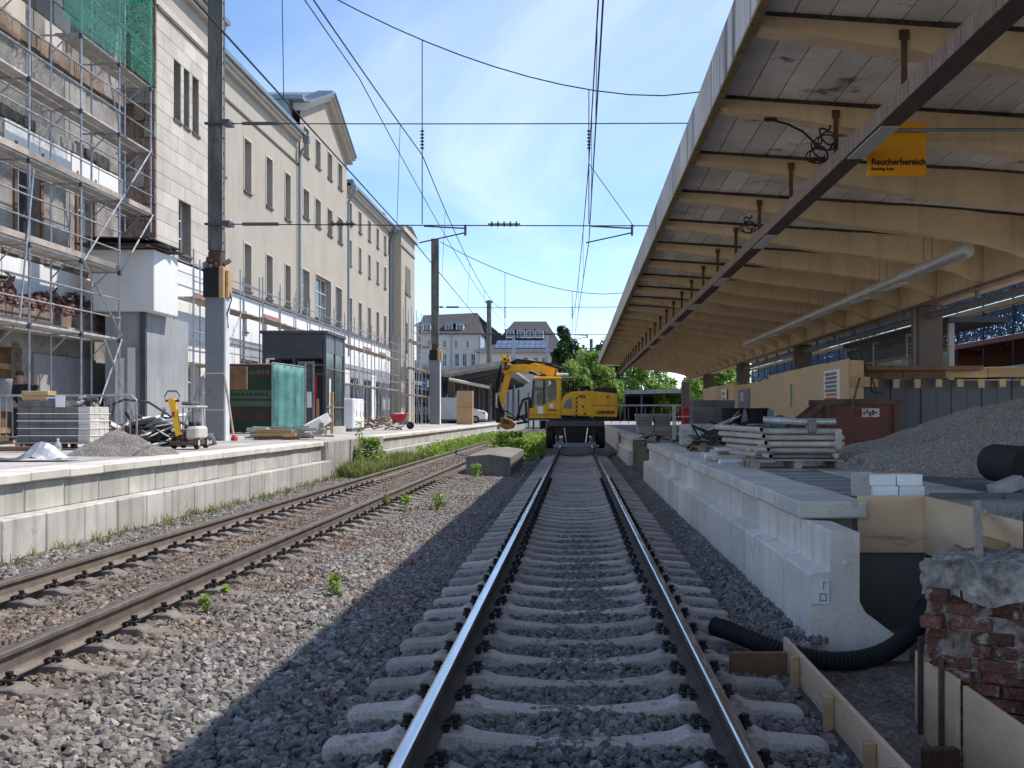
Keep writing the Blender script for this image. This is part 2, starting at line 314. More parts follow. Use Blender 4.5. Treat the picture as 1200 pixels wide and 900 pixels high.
    def build(s, name, m, parent=None, smooth=False, recalc=True):
        off = OFF.get(parent.name, (0, 0, 0)) if parent else (0, 0, 0)
        o = link(bpy.data.objects.new(name, s.mesh(name, m, smooth, off, recalc)))
        if parent: o.parent = parent; OFF[o.name] = off
        return o
def tag(o, label=None, cat=None, group=None, kind=None):
    if label: o['label'] = label
    if cat: o['category'] = cat
    if group: o['group'] = group
    if kind: o['kind'] = kind
    return o
def thing(name, label, cat, loc=(0, 0, 0), rz=0, group=None, local=False):
    o = link(bpy.data.objects.new(name, None)); o.location = loc; o.rotation_euler = (0, 0, rz); o.empty_display_size = .2
    OFF[o.name] = (0, 0, 0) if local else tuple(loc)
    return tag(o, label, cat, group)
def struct(o): o['kind'] = 'structure'; return o
def piece(name, me, parent, loc, rot=(0, 0, 0), scale=None):
    off = OFF.get(parent.name, (0, 0, 0)); o = link(bpy.data.objects.new(name, me)); o.parent = parent
    o.location = Vector(loc)-Vector(off); o.rotation_euler = rot
    if scale: o.scale = scale
    OFF[o.name] = (0, 0, 0); return o
def copy_tree(o, parent=None):
    c = o.copy(); link(c); c.parent = parent
    for ch in list(o.children): copy_tree(ch, c)
    return c
def text(body, size, m, parent, loc, rot, name='lettering', ext=.003, align='LEFT', sx=1):
    """raised lettering as a mesh"""
    cu = bpy.data.curves.new(name, 'FONT'); cu.body = body; cu.size = size; cu.extrude = ext; cu.align_x = align; cu.offset = size*.028; cu.resolution_u = 3
    t = link(bpy.data.objects.new('t', cu)); bpy.context.view_layer.update()
    me = bpy.data.meshes.new_from_object(t.evaluated_get(bpy.context.evaluated_depsgraph_get())); bpy.data.objects.remove(t); me.name = name
    me.materials.clear(); me.materials.append(MATS[m])
    o = link(bpy.data.objects.new(name, me)); o.location = Vector(loc)-Vector(OFF.get(parent.name, (0, 0, 0))); o.rotation_euler = rot; o.parent = parent; o.scale = (sx, 1, 1); return o
def wall_holes(mb, O, U, Nn, W, H, holes, depth=.3):
    """a wall sheet from O along U (length W) and up (height H) with real openings (u0,u1,z0,z1) and their reveals"""
    O = Vector(O); U = Vector(U); Nn = Vector(Nn); Z = Vector((0, 0, 1))
    us = sorted({0, W, *[h[0] for h in holes], *[h[1] for h in holes]}); zs = sorted({0, H, *[h[2] for h in holes], *[h[3] for h in holes]})
    P = lambda u, z, d=0: O+U*u+Z*z-Nn*d
    for i in range(len(us)-1):
        for j in range(len(zs)-1):
            cu, cz = (us[i]+us[i+1])/2, (zs[j]+zs[j+1])/2
            if any(h[0] < cu < h[1] and h[2] < cz < h[3] for h in holes): continue
            mb.quad(P(us[i], zs[j]), P(us[i+1], zs[j]), P(us[i+1], zs[j+1]), P(us[i], zs[j+1]))
    for (a, b, c, d) in holes:
        mb.quad(P(a, c), P(a, d), P(a, d, depth), P(a, c, depth)); mb.quad(P(b, c), P(b, d), P(b, d, depth), P(b, c, depth))
        mb.quad(P(a, c), P(b, c), P(b, c, depth), P(a, c, depth)); mb.quad(P(a, d), P(b, d), P(b, d, depth), P(a, d, depth))
def framebox(mb, O, U, Nn, u0, u1, z0, z1, d0, d1):
    O = Vector(O); U = Vector(U); Nn = Vector(Nn); Z = Vector((0, 0, 1)); vs = [O+U*u+Z*z+Nn*d for z in (z0, z1) for (u, d) in ((u0, d0), (u1, d0), (u1, d1), (u0, d1))]
    mb.add(vs, [(0, 3, 2, 1), (4, 5, 6, 7), (0, 1, 5, 4), (1, 2, 6, 5), (2, 3, 7, 6), (3, 0, 4, 7)])
def window(parent, O, U, Nn, h, depth=.3, nx=2, nz=2, frame='trim_light', gl='glass_dark', sill='sill_dark', trim=None, fw=.05):
    a, b, c, d = h; m = MB(); F = lambda *k: framebox(m, O, U, Nn, *k); q = -depth
    F(a, a+fw, c, d, q, q+.06); F(b-fw, b, c, d, q, q+.06); F(a+fw, b-fw, c, c+fw, q, q+.06); F(a+fw, b-fw, d-fw, d, q, q+.06)
    for i in range(1, nx): u = a+(b-a)*i/nx; F(u-.02, u+.02, c+fw, d-fw, q+.002, q+.055)
    for i in range(1, nz): z = c+(d-c)*i/nz; F(a+fw, b-fw, z-.02, z+.02, q+.004, q+.05)
    wn = m.build('window', frame, parent)
    m = MB(); framebox(m, O, U, Nn, a, b, c, d, q-.02, q-.001); m.build('pane', gl, wn)
    if sill: m = MB(); framebox(m, O, U, Nn, a-.06, b+.06, c-.07, c+.012, q+.07, .08); m.build('sill', sill, wn)
    if trim:
        m = MB(); F = lambda *k: framebox(m, O, U, Nn, *k); F(a-.09, a-.002, c, d+.09, .001, .028); F(b+.002, b+.09, c, d+.09, .001, .028); F(a, b, d+.002, d+.09, .0015, .027); m.build('surround', trim, wn)
    return wn
# ---------------------------------------------------------------- ground, ballast
from mathutils import noise as NZ
def nz(x, y, s=1.0, k=0.0): return NZ.noise(Vector((x*s, y*s, k)))
def sheet(name, m, x0, x1, ys, nx, hf, skip=None, kind='structure'):
    mb = MB(); xs = [x0+(x1-x0)*i/nx for i in range(nx+1)]
    for y in ys:
        for x in xs: mb.v.append((x, y, hf(x, y)))
    n = nx+1
    for j in range(len(ys)-1):
        for i in range(nx):
            if skip and skip((xs[i]+xs[i+1])/2, (ys[j]+ys[j+1])/2): continue
            mb.f.append((j*n+i, j*n+i+1, (j+1)*n+i+1, (j+1)*n+i))
    o = mb.build(name, m, smooth=True, recalc=False); o['kind'] = kind; return o
g = MB().quad((-900, -60, -1.0), (900, -60, -1.0), (900, 1800, -1.0), (-900, 1800, -1.0)).build('ground', 'ground'); struct(g)
def bh(x, y):
    pts = [(-7, -.20), (-6.2, -.22), (-5.4, -.25), (-4.3, -.245), (-3.2, -.25), (-2.6, -.27), (-1.9, -.30), (-1.35, -.315), (-1.2, -.29), (0, -.252), (1.2, -.28), (1.35, -.31), (1.55, -.22), (1.9, -.12)]
    z = pts[-1][1]
    for (a, b), (c, d) in zip(pts, pts[1:]):
        if x < a: z = b; break
        if a <= x <= c: z = b+(d-b)*(x-a)/(c-a); break
    if abs(x) < 1.1: z -= .018*min(1, max(0, (y-9)/10))
    return z+.018*nz(x, y, 1.3)+.010*nz(x, y, 4.1, 3)
def trench(x, y): return x > 1.40 and y < 7.72
ys = [1.5+.25*i for i in range(140)]+[36.5+1.0*i for i in range(95)]
sheet('ballast_bed', 'ballast_ground', -6.9, 1.95, ys, 72, lambda x, y: bh(x, y)-.012, trench)
# stone shapes kept in a library collection that is not part of the scene
def rock_mesh(name, m, seed, flat=.72, n=15):
    rnd = random.Random(seed); bm = bmesh.new(); ax = (rnd.uniform(.8, 1.15), rnd.uniform(.65, 1.0), rnd.uniform(.5, .8))
    for i in range(n):
        v = Vector((rnd.gauss(0, 1), rnd.gauss(0, 1), rnd.gauss(0, 1))).normalized()*rnd.uniform(.8, 1.05)
        bm.verts.new((v.x*ax[0], v.y*ax[1], v.z*ax[2]))
    r = bmesh.ops.convex_hull(bm, input=bm.verts)
    bmesh.ops.delete(bm, geom=[x for x in r['geom_interior'] if isinstance(x, bmesh.types.BMVert)], context='VERTS')
    bmesh.ops.dissolve_limit(bm, angle_limit=R(14), verts=bm.verts, edges=bm.edges)
    me = bpy.data.meshes.new(name); bm.to_mesh(me); bm.free(); me.materials.append(MATS[m]); return me
def stonemat(name, cols, brown=None):
    m = bpy.data.materials.new(name); m.use_nodes = True; MATS[name] = m; t = m.node_tree; n = t.nodes; l = t.links; p = n['Principled BSDF']
    oi = n.new('ShaderNodeObjectInfo'); r = n.new('ShaderNodeValToRGB'); e = r.color_ramp.elements
    while len(e) < len(cols): e.new(.5)
    for i, c in enumerate(cols): e[i].position = i/(len(cols)-1); e[i].color = (*c, 1)
    l.new(oi.outputs['Random'], r.inputs[0]); col = r.outputs[0]
    g_ = n.new('ShaderNodeNewGeometry')
    if brown:
        z = n.new('ShaderNodeTexNoise'); z.inputs['Scale'].default_value = .8; z.inputs['Detail'].default_value = 4; l.new(g_.outputs['Position'], z.inputs['Vector'])
        mr = n.new('ShaderNodeMapRange'); mr.inputs[1].default_value = .48; mr.inputs[2].default_value = .68; mr.inputs[4].default_value = .6; l.new(z.outputs['Fac'], mr.inputs[0])
        x = n.new('ShaderNodeMix'); x.data_type = 'RGBA'; x.blend_type = 'MULTIPLY'; l.new(mr.outputs[0], x.inputs['Factor']); l.new(col, x.inputs['A']); x.inputs['B'].default_value = (*brown, 1); col = x.outputs['Result']
    if brown:
        sp = n.new('ShaderNodeSeparateXYZ'); l.new(g_.outputs['Position'], sp.inputs[0]); m1 = n.new('ShaderNodeMath'); m1.operation = 'ADD'; m1.inputs[1].default_value = 4.3; l.new(sp.outputs['X'], m1.inputs[0])
        m2 = n.new('ShaderNodeMath'); m2.operation = 'ABSOLUTE'; l.new(m1.outputs[0], m2.inputs[0]); mr = n.new('ShaderNodeMapRange'); mr.inputs[1].default_value = .8; mr.inputs[2].default_value = 1.7; mr.inputs[3].default_value = .75; mr.inputs[4].default_value = 0; l.new(m2.outputs[0], mr.inputs[0])
        x = n.new('ShaderNodeMix'); x.data_type = 'RGBA'; x.blend_type = 'MULTIPLY'; l.new(mr.outputs[0], x.inputs['Factor']); l.new(col, x.inputs['A']); x.inputs['B'].default_value = (.84, .69, .575, 1); col = x.outputs['Result']
    z = n.new('ShaderNodeTexNoise'); z.inputs['Scale'].default_value = 70; z.inputs['Detail'].default_value = 4; l.new(g_.outputs['Position'], z.inputs['Vector'])
    mr = n.new('ShaderNodeMapRange'); mr.inputs[1].default_value = .3; mr.inputs[2].default_value = .7; mr.inputs[3].default_value = .72; mr.inputs[4].default_value = 1.28; l.new(z.outputs['Fac'], mr.inputs[0])
    x = n.new('ShaderNodeMix'); x.data_type = 'RGBA'; x.blend_type = 'MULTIPLY'; x.inputs['Factor'].default_value = 1; l.new(col, x.inputs['A']); l.new(mr.outputs[0], x.inputs['B'])
    l.new(x.outputs['Result'], p.inputs['Base Color']); p.inputs['Roughness'].default_value = .85
stonemat('stone_left', [(.09, .082, .074), (.165, .15, .135), (.25, .228, .205), (.12, .106, .092), (.195, .18, .165), (.36, .33, .30), (.085, .074, .065)], brown=(1.0, .74, .60))
stonemat('stone_right', [(.085, .077, .07), (.155, .141, .127), (.225, .206, .187), (.118, .106, .095), (.185, .168, .152), (.32, .295, .27)])
stonemat('stone_gravel', [(.22, .195, .172), (.34, .305, .27), (.47, .425, .38), (.28, .25, .222), (.40, .36, .325)])
LIB = {}
def lib(key, m, seed0):
    c = bpy.data.collections.new(key); LIB[key] = c
    for i in range(9): c.objects.link(bpy.data.objects.new('%s_stone' % key, rock_mesh('%s_stone' % key, m, seed0+i)))
lib('ballast_left', 'stone_left', 100); lib('ballast_right', 'stone_right', 200); lib('gravel', 'stone_gravel', 300)
def scatter(o, coll, density, smin, smax, seed, attr=None):
    """geometry nodes: instances of the library stones on the faces of o, replacing o's own mesh"""
    ng = bpy.data.node_groups.new('stone_scatter', 'GeometryNodeTree'); ng.interface.new_socket('Geometry', in_out='INPUT', socket_type='NodeSocketGeometry'); ng.interface.new_socket('Geometry', in_out='OUTPUT', socket_type='NodeSocketGeometry')
    n = ng.nodes; l = ng.links; gi = n.new('NodeGroupInput'); go = n.new('NodeGroupOutput')
    d = n.new('GeometryNodeDistributePointsOnFaces'); d.inputs['Density'].default_value = density; d.inputs['Seed'].default_value = seed
    ci = n.new('GeometryNodeCollectionInfo'); ci.inputs['Collection'].default_value = coll; ci.inputs['Separate Children'].default_value = True; ci.inputs['Reset Children'].default_value = True
    ip = n.new('GeometryNodeInstanceOnPoints'); ip.inputs['Pick Instance'].default_value = True
    rr = n.new('FunctionNodeRandomValue'); rr.data_type = 'FLOAT_VECTOR'; rr.inputs[0].default_value = (-1.1, -1.1, 0); rr.inputs[1].default_value = (1.1, 1.1, 6.28); rr.inputs['Seed'].default_value = seed+1
    rs = n.new('FunctionNodeRandomValue'); rs.data_type = 'FLOAT'; rs.inputs[2].default_value = smin; rs.inputs[3].default_value = smax; rs.inputs['Seed'].default_value = seed+2
    l.new(gi.outputs[0], d.inputs[0]); l.new(d.outputs['Points'], ip.inputs['Points']); l.new(ci.outputs[0], ip.inputs['Instance'])
    l.new(rr.outputs[0], ip.inputs['Rotation']); l.new(rs.outputs[1], ip.inputs['Scale']); l.new(ip.outputs[0], go.inputs[0])
    md = o.modifiers.new('stones', 'NODES'); md.node_group = ng
def clear_rail(x, y): return abs(abs(x)-.75) < .08 or abs(abs(x+4.3)-.75) < .08 or trench(x, y)
def near_ys(a, b, s): k = int((b-a)/s); return [a+(b-a)*i/k for i in range(k+1)]
def bed(name, label, coll, x0, x1, a, b, dens, s0, s1, seed, dz=.0):
    o = sheet(name, None, x0, x1, near_ys(a, b, .4), max(2, int((x1-x0)/.08)), lambda x, y: bh(x, y)+dz, clear_rail, 'stuff'); scatter(o, coll, dens, s0, s1, seed)
    tag(o, label, 'ballast'); return o
A_, B_ = LIB['ballast_left'], LIB['ballast_right']
bed('ballast', 'coarse brown grey ballast stones beside the left track in the foreground', A_, -6.55, -1.5, 3.8, 15, 700, .020, .056, 1)
bed('ballast', 'brown grey ballast stones around the left track in the middle distance', A_, -6.55, -1.5, 15, 30, 480, .024, .042, 2)
bed('ballast', 'brown grey ballast stones along the left track in the distance', A_, -6.55, -1.5, 30, 70, 110, .04, .065, 3)
bed('ballast', 'dark blue grey ballast stones between the near sleepers of the right track', B_, -1.5, 1.78, 3.8, 15, 720, .019, .050, 4)
bed('ballast', 'dark grey ballast stones of the right track in the middle distance', B_, -1.5, 1.78, 15, 30, 480, .022, .038, 5, -.012)
bed('ballast', 'dark grey ballast stones of the right track near the excavator', B_, -1.5, 1.78, 30, 60, 110, .035, .055, 6, -.03)
# ---------------------------------------------------------------- tracks
def sleeper_mesh(m):
    st = [(-1.30, -.245, .070), (-1.27, -.232, .078), (-1.0, -.210, .082), (-.94, -.178, .088), (-.58, -.176, .088), (-.50, -.206, .082), (-.2, -.236, .070), (.2, -.236, .070), (.50, -.206, .082), (.58, -.176, .088), (.94, -.178, .088), (1.0, -.210, .082), (1.27, -.232, .078), (1.30, -.245, .070)]
    mb = MB()
    for x, z, wt in st: mb.v += [(x, -wt-.045, -.42), (x, -wt-.008, z-.012), (x, -wt+.006, z), (x, wt-.006, z), (x, wt+.008, z-.012), (x, wt+.045, -.42)]
    for i in range(len(st)-1):
        for k in range(5): mb.f.append((i*6+k, i*6+k+1, i*6+k+7, i*6+k+6))
    mb.f += [tuple(range(6)), tuple(range((len(st)-1)*6, len(st)*6))]
    return mb.mesh('sleeper', m)
def rail_mb(xc, y0, y1):
    pr = [(-.070, -.172), (.070, -.172), (.070, -.164), (.022, -.150), (.010, -.135), (.009, -.055), (.034, -.040), (.036, -.012), (.030, -.005), (-.030, -.005), (-.036, -.012), (-.034, -.040), (-.009, -.055), (-.010, -.135), (-.022, -.150), (-.070, -.164)]
    return MB().prism([(xc+a, b) for a, b in pr], 'y', y0, y1)
CLIP = []
for s_ in (-1, 1):
    fm = MB(); fm.cbox(s_*.075-.022, s_*.075+.022, -.075, .075, -.176, -.152, .005)
    fm.tube((s_*.125, 0, -.18), (s_*.125, 0, -.10), .016, 6); fm.tube((s_*.125, 0, -.118), (s_*.125, 0, -.098), .026, 6)
    fm.path([(s_*.06, -.05, -.152), (s_*.10, -.075, -.135), (s_*.15, -.05, -.142), (s_*.155, 0, -.150), (s_*.15, .05, -.142), (s_*.10, .075, -.135), (s_*.06, .05, -.152)], .0085, 5)
    CLIP.append(fm.mesh('rail_clip', 'clip'))
def track(label, xc, y_sl, n, msl, web, head, rad):
    t = thing('railway_track', label, 'railway track', (xc, 4, -.42))
    sm = sleeper_mesh(msl)
    for k in range(n):
        y = y_sl+.6*k; s_ = piece('sleeper', sm, t, (xc, y, random.uniform(-.004, .003)), (0, 0, random.uniform(-.006, .006)))
        if y < rad:
            for x in (-.75, .75):
                for cm0 in CLIP: f_ = link(bpy.data.objects.new('rail_clip', cm0)); f_.parent = s_; f_.location = (x, 0, 0)
    for x in (-.75, .75):
        r_ = rail_mb(xc+x, 2, 118).build('rail', web, t)
        MB().prism([(xc+x-.029, -.0055), (xc+x+.029, -.0055), (xc+x+.0285, -.002), (xc+x+.018, 0), (xc+x-.018, 0), (xc+x-.0285, -.002)], 'y', 2.01, 117.9).build('running_surface', head, r_)
    return t
track('straight track with polished rails and pale concrete sleepers in the canopy shade', 0, 3.70, 70, 'sleeper', 'rail_rust', 'rail_steel', 27)
track('sunlit rusty brown track along the left platform wall', -4.3, 5.2, 108, 'sleeper_brown', 'rail_rust_light', 'rail_steel_dull', 26)
# buried old cable duct covers showing in the sunlit ballast strip
cd_ = thing('cable_duct', 'row of half buried flat concrete duct covers in the sunlit ballast strip', 'cable duct', (-2.25, 5, -.33))
cm_ = MB().cbox(-.16, .16, -.46, .46, -.06, .012, .012).mesh('duct_cover', 'concrete_dim')
for k in range(14): piece('duct_cover', cm_, cd_, (-2.2-.012*k+random.uniform(-.02, .02), 4.6+.98*k, bh(-2.2, 4.6+.98*k)-.006+random.uniform(-.022, .012)), (random.uniform(-.02, .02), random.uniform(-.05, .05), random.uniform(-.05, .05)))
# ---------------------------------------------------------------- left platform
pl = MB().box(-75, -6.98, -5, 135, -.9, .748).build('platform_left', 'platform_top'); struct(pl)
lowm = MB().cbox(-6.80, -6.45, .012, .988, -.42, .265, .014).mesh('wall_block', 'concrete_new')
upm = MB().cbox(-6.97, -6.72, .010, .990, .267, .632, .012).mesh('wall_block', 'concrete_new')
copm = MB().cbox(-7.25, -6.64, .006, .994, .640, .762, .016).mesh('coping_slab', 'coping')
oldm = MB().cbox(-6.97, -6.60, .004, 1.036, -.42, .755, .012).mesh('wall_block', 'concrete_old')
jit = lambda a: random.uniform(-a, a)
for k in range(-2, 80):
    y = 9.9+1.0*k-.0
    if 27.5 < y < 35.5: continue
    piece('wall_block', lowm, pl, (jit(.004), y, jit(.003))); piece('wall_block', upm, pl, (jit(.003), y, 0)); piece('coping_slab', copm, pl, (jit(.006), y+jit(.003), jit(.003)))
for k in range(8): piece('wall_block', oldm, pl, (jit(.004), 27.92+1.04*k, jit(.004)))
MB().box(-6.97, -6.9, -4.5, 7.89, -.9, .70).build('wall_core', 'concrete_old', pl)
MB().box(-6.96, -6.45, 89.95, 134, -.9, .755).build('wall_core', 'concrete_old', pl)
# ---------------------------------------------------------------- right platform
pr_ = MB().box(2.28, 60, 8.72, 135, -.9, .735).build('platform_right', 'platform_dark'); struct(pr_)
prof = [(1.70, -.36), (2.42, -.36), (2.42, -.22), (2.10, .02), (2.06, .10), (2.06, .60), (1.86, .612), (1.845, .60), (1.845, .318), (1.715, .30), (1.70, .285)]
for k in range(0, 19):
    y = 7.67+1.0*k
    m_ = MB().prism([(a+jit(.003), b) for a, b in prof], 'y', y+.009, y+.985) if k == 0 else None
    if k == 0:
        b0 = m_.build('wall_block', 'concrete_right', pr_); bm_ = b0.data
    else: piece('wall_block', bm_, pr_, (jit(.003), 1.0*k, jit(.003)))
cpm = MB().cbox(1.785, 2.34, .006, .992, .625, .762, .014).mesh('coping_slab', 'coping')
for k in range(18): piece('coping_slab', cpm, pr_, (jit(.006), 8.5+1.0*k, jit(.004)))
MB().box(1.95, 2.30, 8.74, 26.4, -.6, .62).build('wall_core', 'concrete_old', pr_)
MB().prism([(26.66, -.45), (27.4, -.45), (27.4, .60), (27.05, .74), (26.66, .70)], 'x', 1.93, 2.4).build('wall_block', 'moss_concrete', pr_)
for k in range(6):
    y = 27.42+1.1*k; MB().cbox(1.80+.02*(k % 2), 2.5, y, y+1.08, -.45, .66+jit(.05), .02).build('wall_block', 'moss_concrete', pr_)
for k in range(10): piece('wall_block', bm_, pr_, (0, 26.5+1.0*k, 0)); piece('coping_slab', cpm, pr_, (0, 34.2+1.0*k, 0))
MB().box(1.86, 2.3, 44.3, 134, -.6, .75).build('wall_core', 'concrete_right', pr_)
MB().box(1.95, 2.3, 34.2, 44.29, -.6, .62).build('wall_core', 'concrete_old', pr_)
# label on the nearest block: a printed sheet
pp = MB().box(1.713, 1.835, 7.666, 7.6745, .085, .265); lb = pp.build('paper_label', 'plastic_white', b0)
MB().box(1.765, 1.815, 7.6635, 7.6655, .105, .112).box(1.765, 1.815, 7.6635, 7.6655, .155, .162).box(1.765, 1.772, 7.6635, 7.6655, .112, .155).box(1.808, 1.815, 7.6635, 7.6655, .112, .155).build('print', 'print_grey', b0)
MB().box(1.79, 1.797, 7.6635, 7.6655, .19, .245).box(1.797, 1.81, 7.6635, 7.6655, .238, .245).build('print', 'print_grey', b0)
MB().lathe([(.022, 7.6735), (.022, 7.668)], 12, (1.945, 0, .385), 'y').build('plug', 'plastic_white', b0)
# light screed strips and paver lane on the dark platform floor
for k in range(9):
    y = 9.0+.66*k; MB().prism([(2.40+jit(.06), y), (3.05+jit(.25), y+.08+jit(.1)), (3.1+jit(.2), y+.22+jit(.05)), (2.42, y+.17+jit(.05))], 'z', .736, .742+jit(.001)).build('screed_strip', 'kerb_grey', pr_)
pv = MB().cbox(-.145, .145, -.145, .145, -.03, .012, .006).mesh('paving_stone', 'paver_light')
for i in range(22):
    for j in range(2): piece('paving_stone', pv, pr_, (3.28+.3*j, 9.6+.3*i, .737+jit(.003)), (0, 0, jit(.01)))
pg_ = MB().cbox(-.19, .19, -.19, .19, -.04, .008, .006).mesh('paving_stone', 'paving_grey')
for i in range(16):
    for j in range(8):
        if random.random() < .95: piece('paving_stone', pg_, pr_, (4.0+.39*j, 9.9+.39*i, .738+jit(.004)), (0, 0, jit(.01)))
# concrete slab between the tracks
sl = MB().prism([(-3.12, -.42), (-1.86, -.42), (-1.86, .255), (-2.45, .345), (-3.12, .29)], 'y', 30, 37.6).build('concrete_slab', 'concrete_dim'); tag(sl, 'long low concrete slab lying between the two tracks', 'concrete slab')
# ---------------------------------------------------------------- right platform canopy
cn_ = thing('platform_canopy', 'long cantilevered cream concrete canopy with tapered ribs over the right platform', 'canopy', (8.9, 26.5, .735))
YR = [11.0+2.85*k for k in range(-6, 26)]
Y0c, Y1c = YR[0]-1.2, 82.5
def zt(x): return 5.60+(x-1.82)*(-.062)+ (-.012*max(0, x-6)**2)
def inter(p, x):
    for (a, b), (c, d) in zip(p, p[1:]):
        if a <= x <= c: return b+(d-b)*(x-a)/(c-a)
    return p[-1][1]
ZB = [(1.88, 5.44), (3.6, 5.17), (4.75, 4.98), (5.9, 4.83), (7.2, 4.68), (7.8, 4.57), (8.2, 4.44), (8.55, 4.26)]
xs = [1.88+(8.55-1.88)*i/14 for i in range(15)]
rp = [(x, inter(ZB, x)) for x in xs]+[(x, zt(x)-.002) for x in reversed(xs)]
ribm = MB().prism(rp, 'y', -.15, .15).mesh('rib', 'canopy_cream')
stripm = MB().prism([(x, zt(x)-.035-.02*random.random()) for x in xs]+[(x, zt(x)-.003) for x in reversed(xs)], 'y', -.172, -.151).mesh('dark_strip', 'canopy_dark')  # dark strip along the rib top, uneven at its lower edge
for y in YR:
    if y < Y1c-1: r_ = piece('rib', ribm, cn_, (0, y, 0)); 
    if y < 40: piece('rib_top_strip', stripm, r_, (0, 0, 0))
# underside panels, laid lengthwise between the ribs
NP = 18; pw = (8.55-1.86)/NP
pmesh = []
for k in range(NP):
    xa, xb = 1.86+pw*k, 1.86+pw*(k+1); za, zb_ = zt(xa), zt(xb)
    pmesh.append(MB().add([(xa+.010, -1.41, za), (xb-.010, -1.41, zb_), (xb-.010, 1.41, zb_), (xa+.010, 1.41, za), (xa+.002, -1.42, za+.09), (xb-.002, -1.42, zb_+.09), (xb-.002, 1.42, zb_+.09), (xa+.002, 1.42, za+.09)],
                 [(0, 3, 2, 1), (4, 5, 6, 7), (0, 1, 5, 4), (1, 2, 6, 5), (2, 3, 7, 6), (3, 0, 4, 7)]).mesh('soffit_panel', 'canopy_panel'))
far = MB()
for i in range(len(YR)-1):
    ym = (YR[i]+YR[i+1])/2
    for k in range(NP):
        if 8 < ym < 36: piece('soffit_panel', pmesh[k], cn_, (0, ym, jit(.004)), (0, 0, 0))
        elif k == 0 or True:
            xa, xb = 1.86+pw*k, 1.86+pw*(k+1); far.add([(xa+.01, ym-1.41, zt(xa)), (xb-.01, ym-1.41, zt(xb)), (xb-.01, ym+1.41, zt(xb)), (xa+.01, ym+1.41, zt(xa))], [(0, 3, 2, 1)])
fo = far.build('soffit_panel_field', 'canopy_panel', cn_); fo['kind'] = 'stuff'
MB().prism([(1.84, 5.70), (8.9, 5.22), (8.9, 5.45), (1.84, 5.98)], 'y', Y0c, Y1c).build('roof_slab', 'canopy_dark', cn_)
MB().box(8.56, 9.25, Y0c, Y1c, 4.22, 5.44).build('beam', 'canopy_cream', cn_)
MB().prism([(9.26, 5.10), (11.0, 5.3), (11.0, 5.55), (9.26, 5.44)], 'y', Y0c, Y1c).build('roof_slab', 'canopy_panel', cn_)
MB().box(8.50, 8.559, Y0c, Y1c, 4.16, 4.222).build('beam_trim', 'duct_side', cn_)
# fascia in lengths
fm_ = MB().cbox(1.755, 1.838, .006, 2.844, 5.44, 6.07, .008).mesh('fascia_panel', 'fascia'); fe = MB().box(1.76, 1.856, .006, 2.844, 5.405, 5.438).mesh('fascia_lip', 'fascia_edge')
for i in range(len(YR)-1):
    f_ = piece('fascia_panel', fm_, cn_, (jit(.002), YR[i], jit(.003))); piece('fascia_lip', fe, f_, (0, 0, 0))
# rounded far end
ar = [(1.755+1.6*(1-math.cos(a)), Y1c-.02+2.2*math.sin(a)) for a in [i*math.pi/12 for i in range(7)]]
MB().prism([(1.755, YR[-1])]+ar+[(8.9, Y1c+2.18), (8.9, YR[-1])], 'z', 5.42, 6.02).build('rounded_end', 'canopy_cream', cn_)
# columns
for k in range(6):
    y = 11.8+14.72*k; c_ = MB().cbox(8.58, 9.20, y, y+.62, .74, 4.219, .03).build('column', 'column_brown', cn_)
    MB().box(8.50, 8.574, y+.08, y+.16, .74, 4.15).build('cable_strip', 'steel_mid', c_)
# hanging service duct with lamps and hangers
dct = MB().cbox(3.33, 3.57, -6, 81.5, 4.63, 4.80, .012).build('service_duct', 'duct_brown', cn_)
MB().box(3.312, 3.328, -6, 81.5, 4.632, 4.815).build('duct_side', 'duct_side', dct)
hm = MB().box(-.03, .03, -.012, .012, 4.80, 5.38).box(-.05, .05, -.014, .014, 5.30, 5.40).mesh('hanger', 'timber_dark')
for y in YR:
    if 6 < y < 80: piece('hanger', hm, cn_, (3.36, y-.165, 0))
lm_ = MB().cbox(3.345, 3.555, 0, 1.45, 4.612, 4.628, .004).mesh('lamp_panel', 'lamp_diffuser')
for y in (11.6, 18.6, 24.4, 30.2, 36, 42, 48): piece('lamp_panel', lm_, dct, (0, y, 0))
# loose cables on the duct
for y, x in ((13.4, 3.2), (14.1, 3.25), (19.5, 3.2)):
    MB().path([(x+.08*math.sin(i*.33), y+.25*i/24, 4.80+.42*(i/24)+.05*math.sin(i*.5)) for i in range(25)], .013, 6).build('loose_cable', 'wire', cn_, True)
    MB().path([(x-.02+(.10+.002*i)*math.cos(i*.35), y-.05+.004*i, 4.92+(.12-.001*i)*math.sin(i*.35)) for i in range(36)], .011, 6).build('loose_cable', 'wire', cn_, True)
MB().path([(3.2, 13.75, 4.9), (2.95, 13.78, 5.15), (2.75, 13.79, 5.25), (2.55, 13.79, 5.30)], .016, 5).box(2.45, 2.62, 13.77, 13.79, 5.28, 5.33).build('loose_cable', 'wire', cn_)
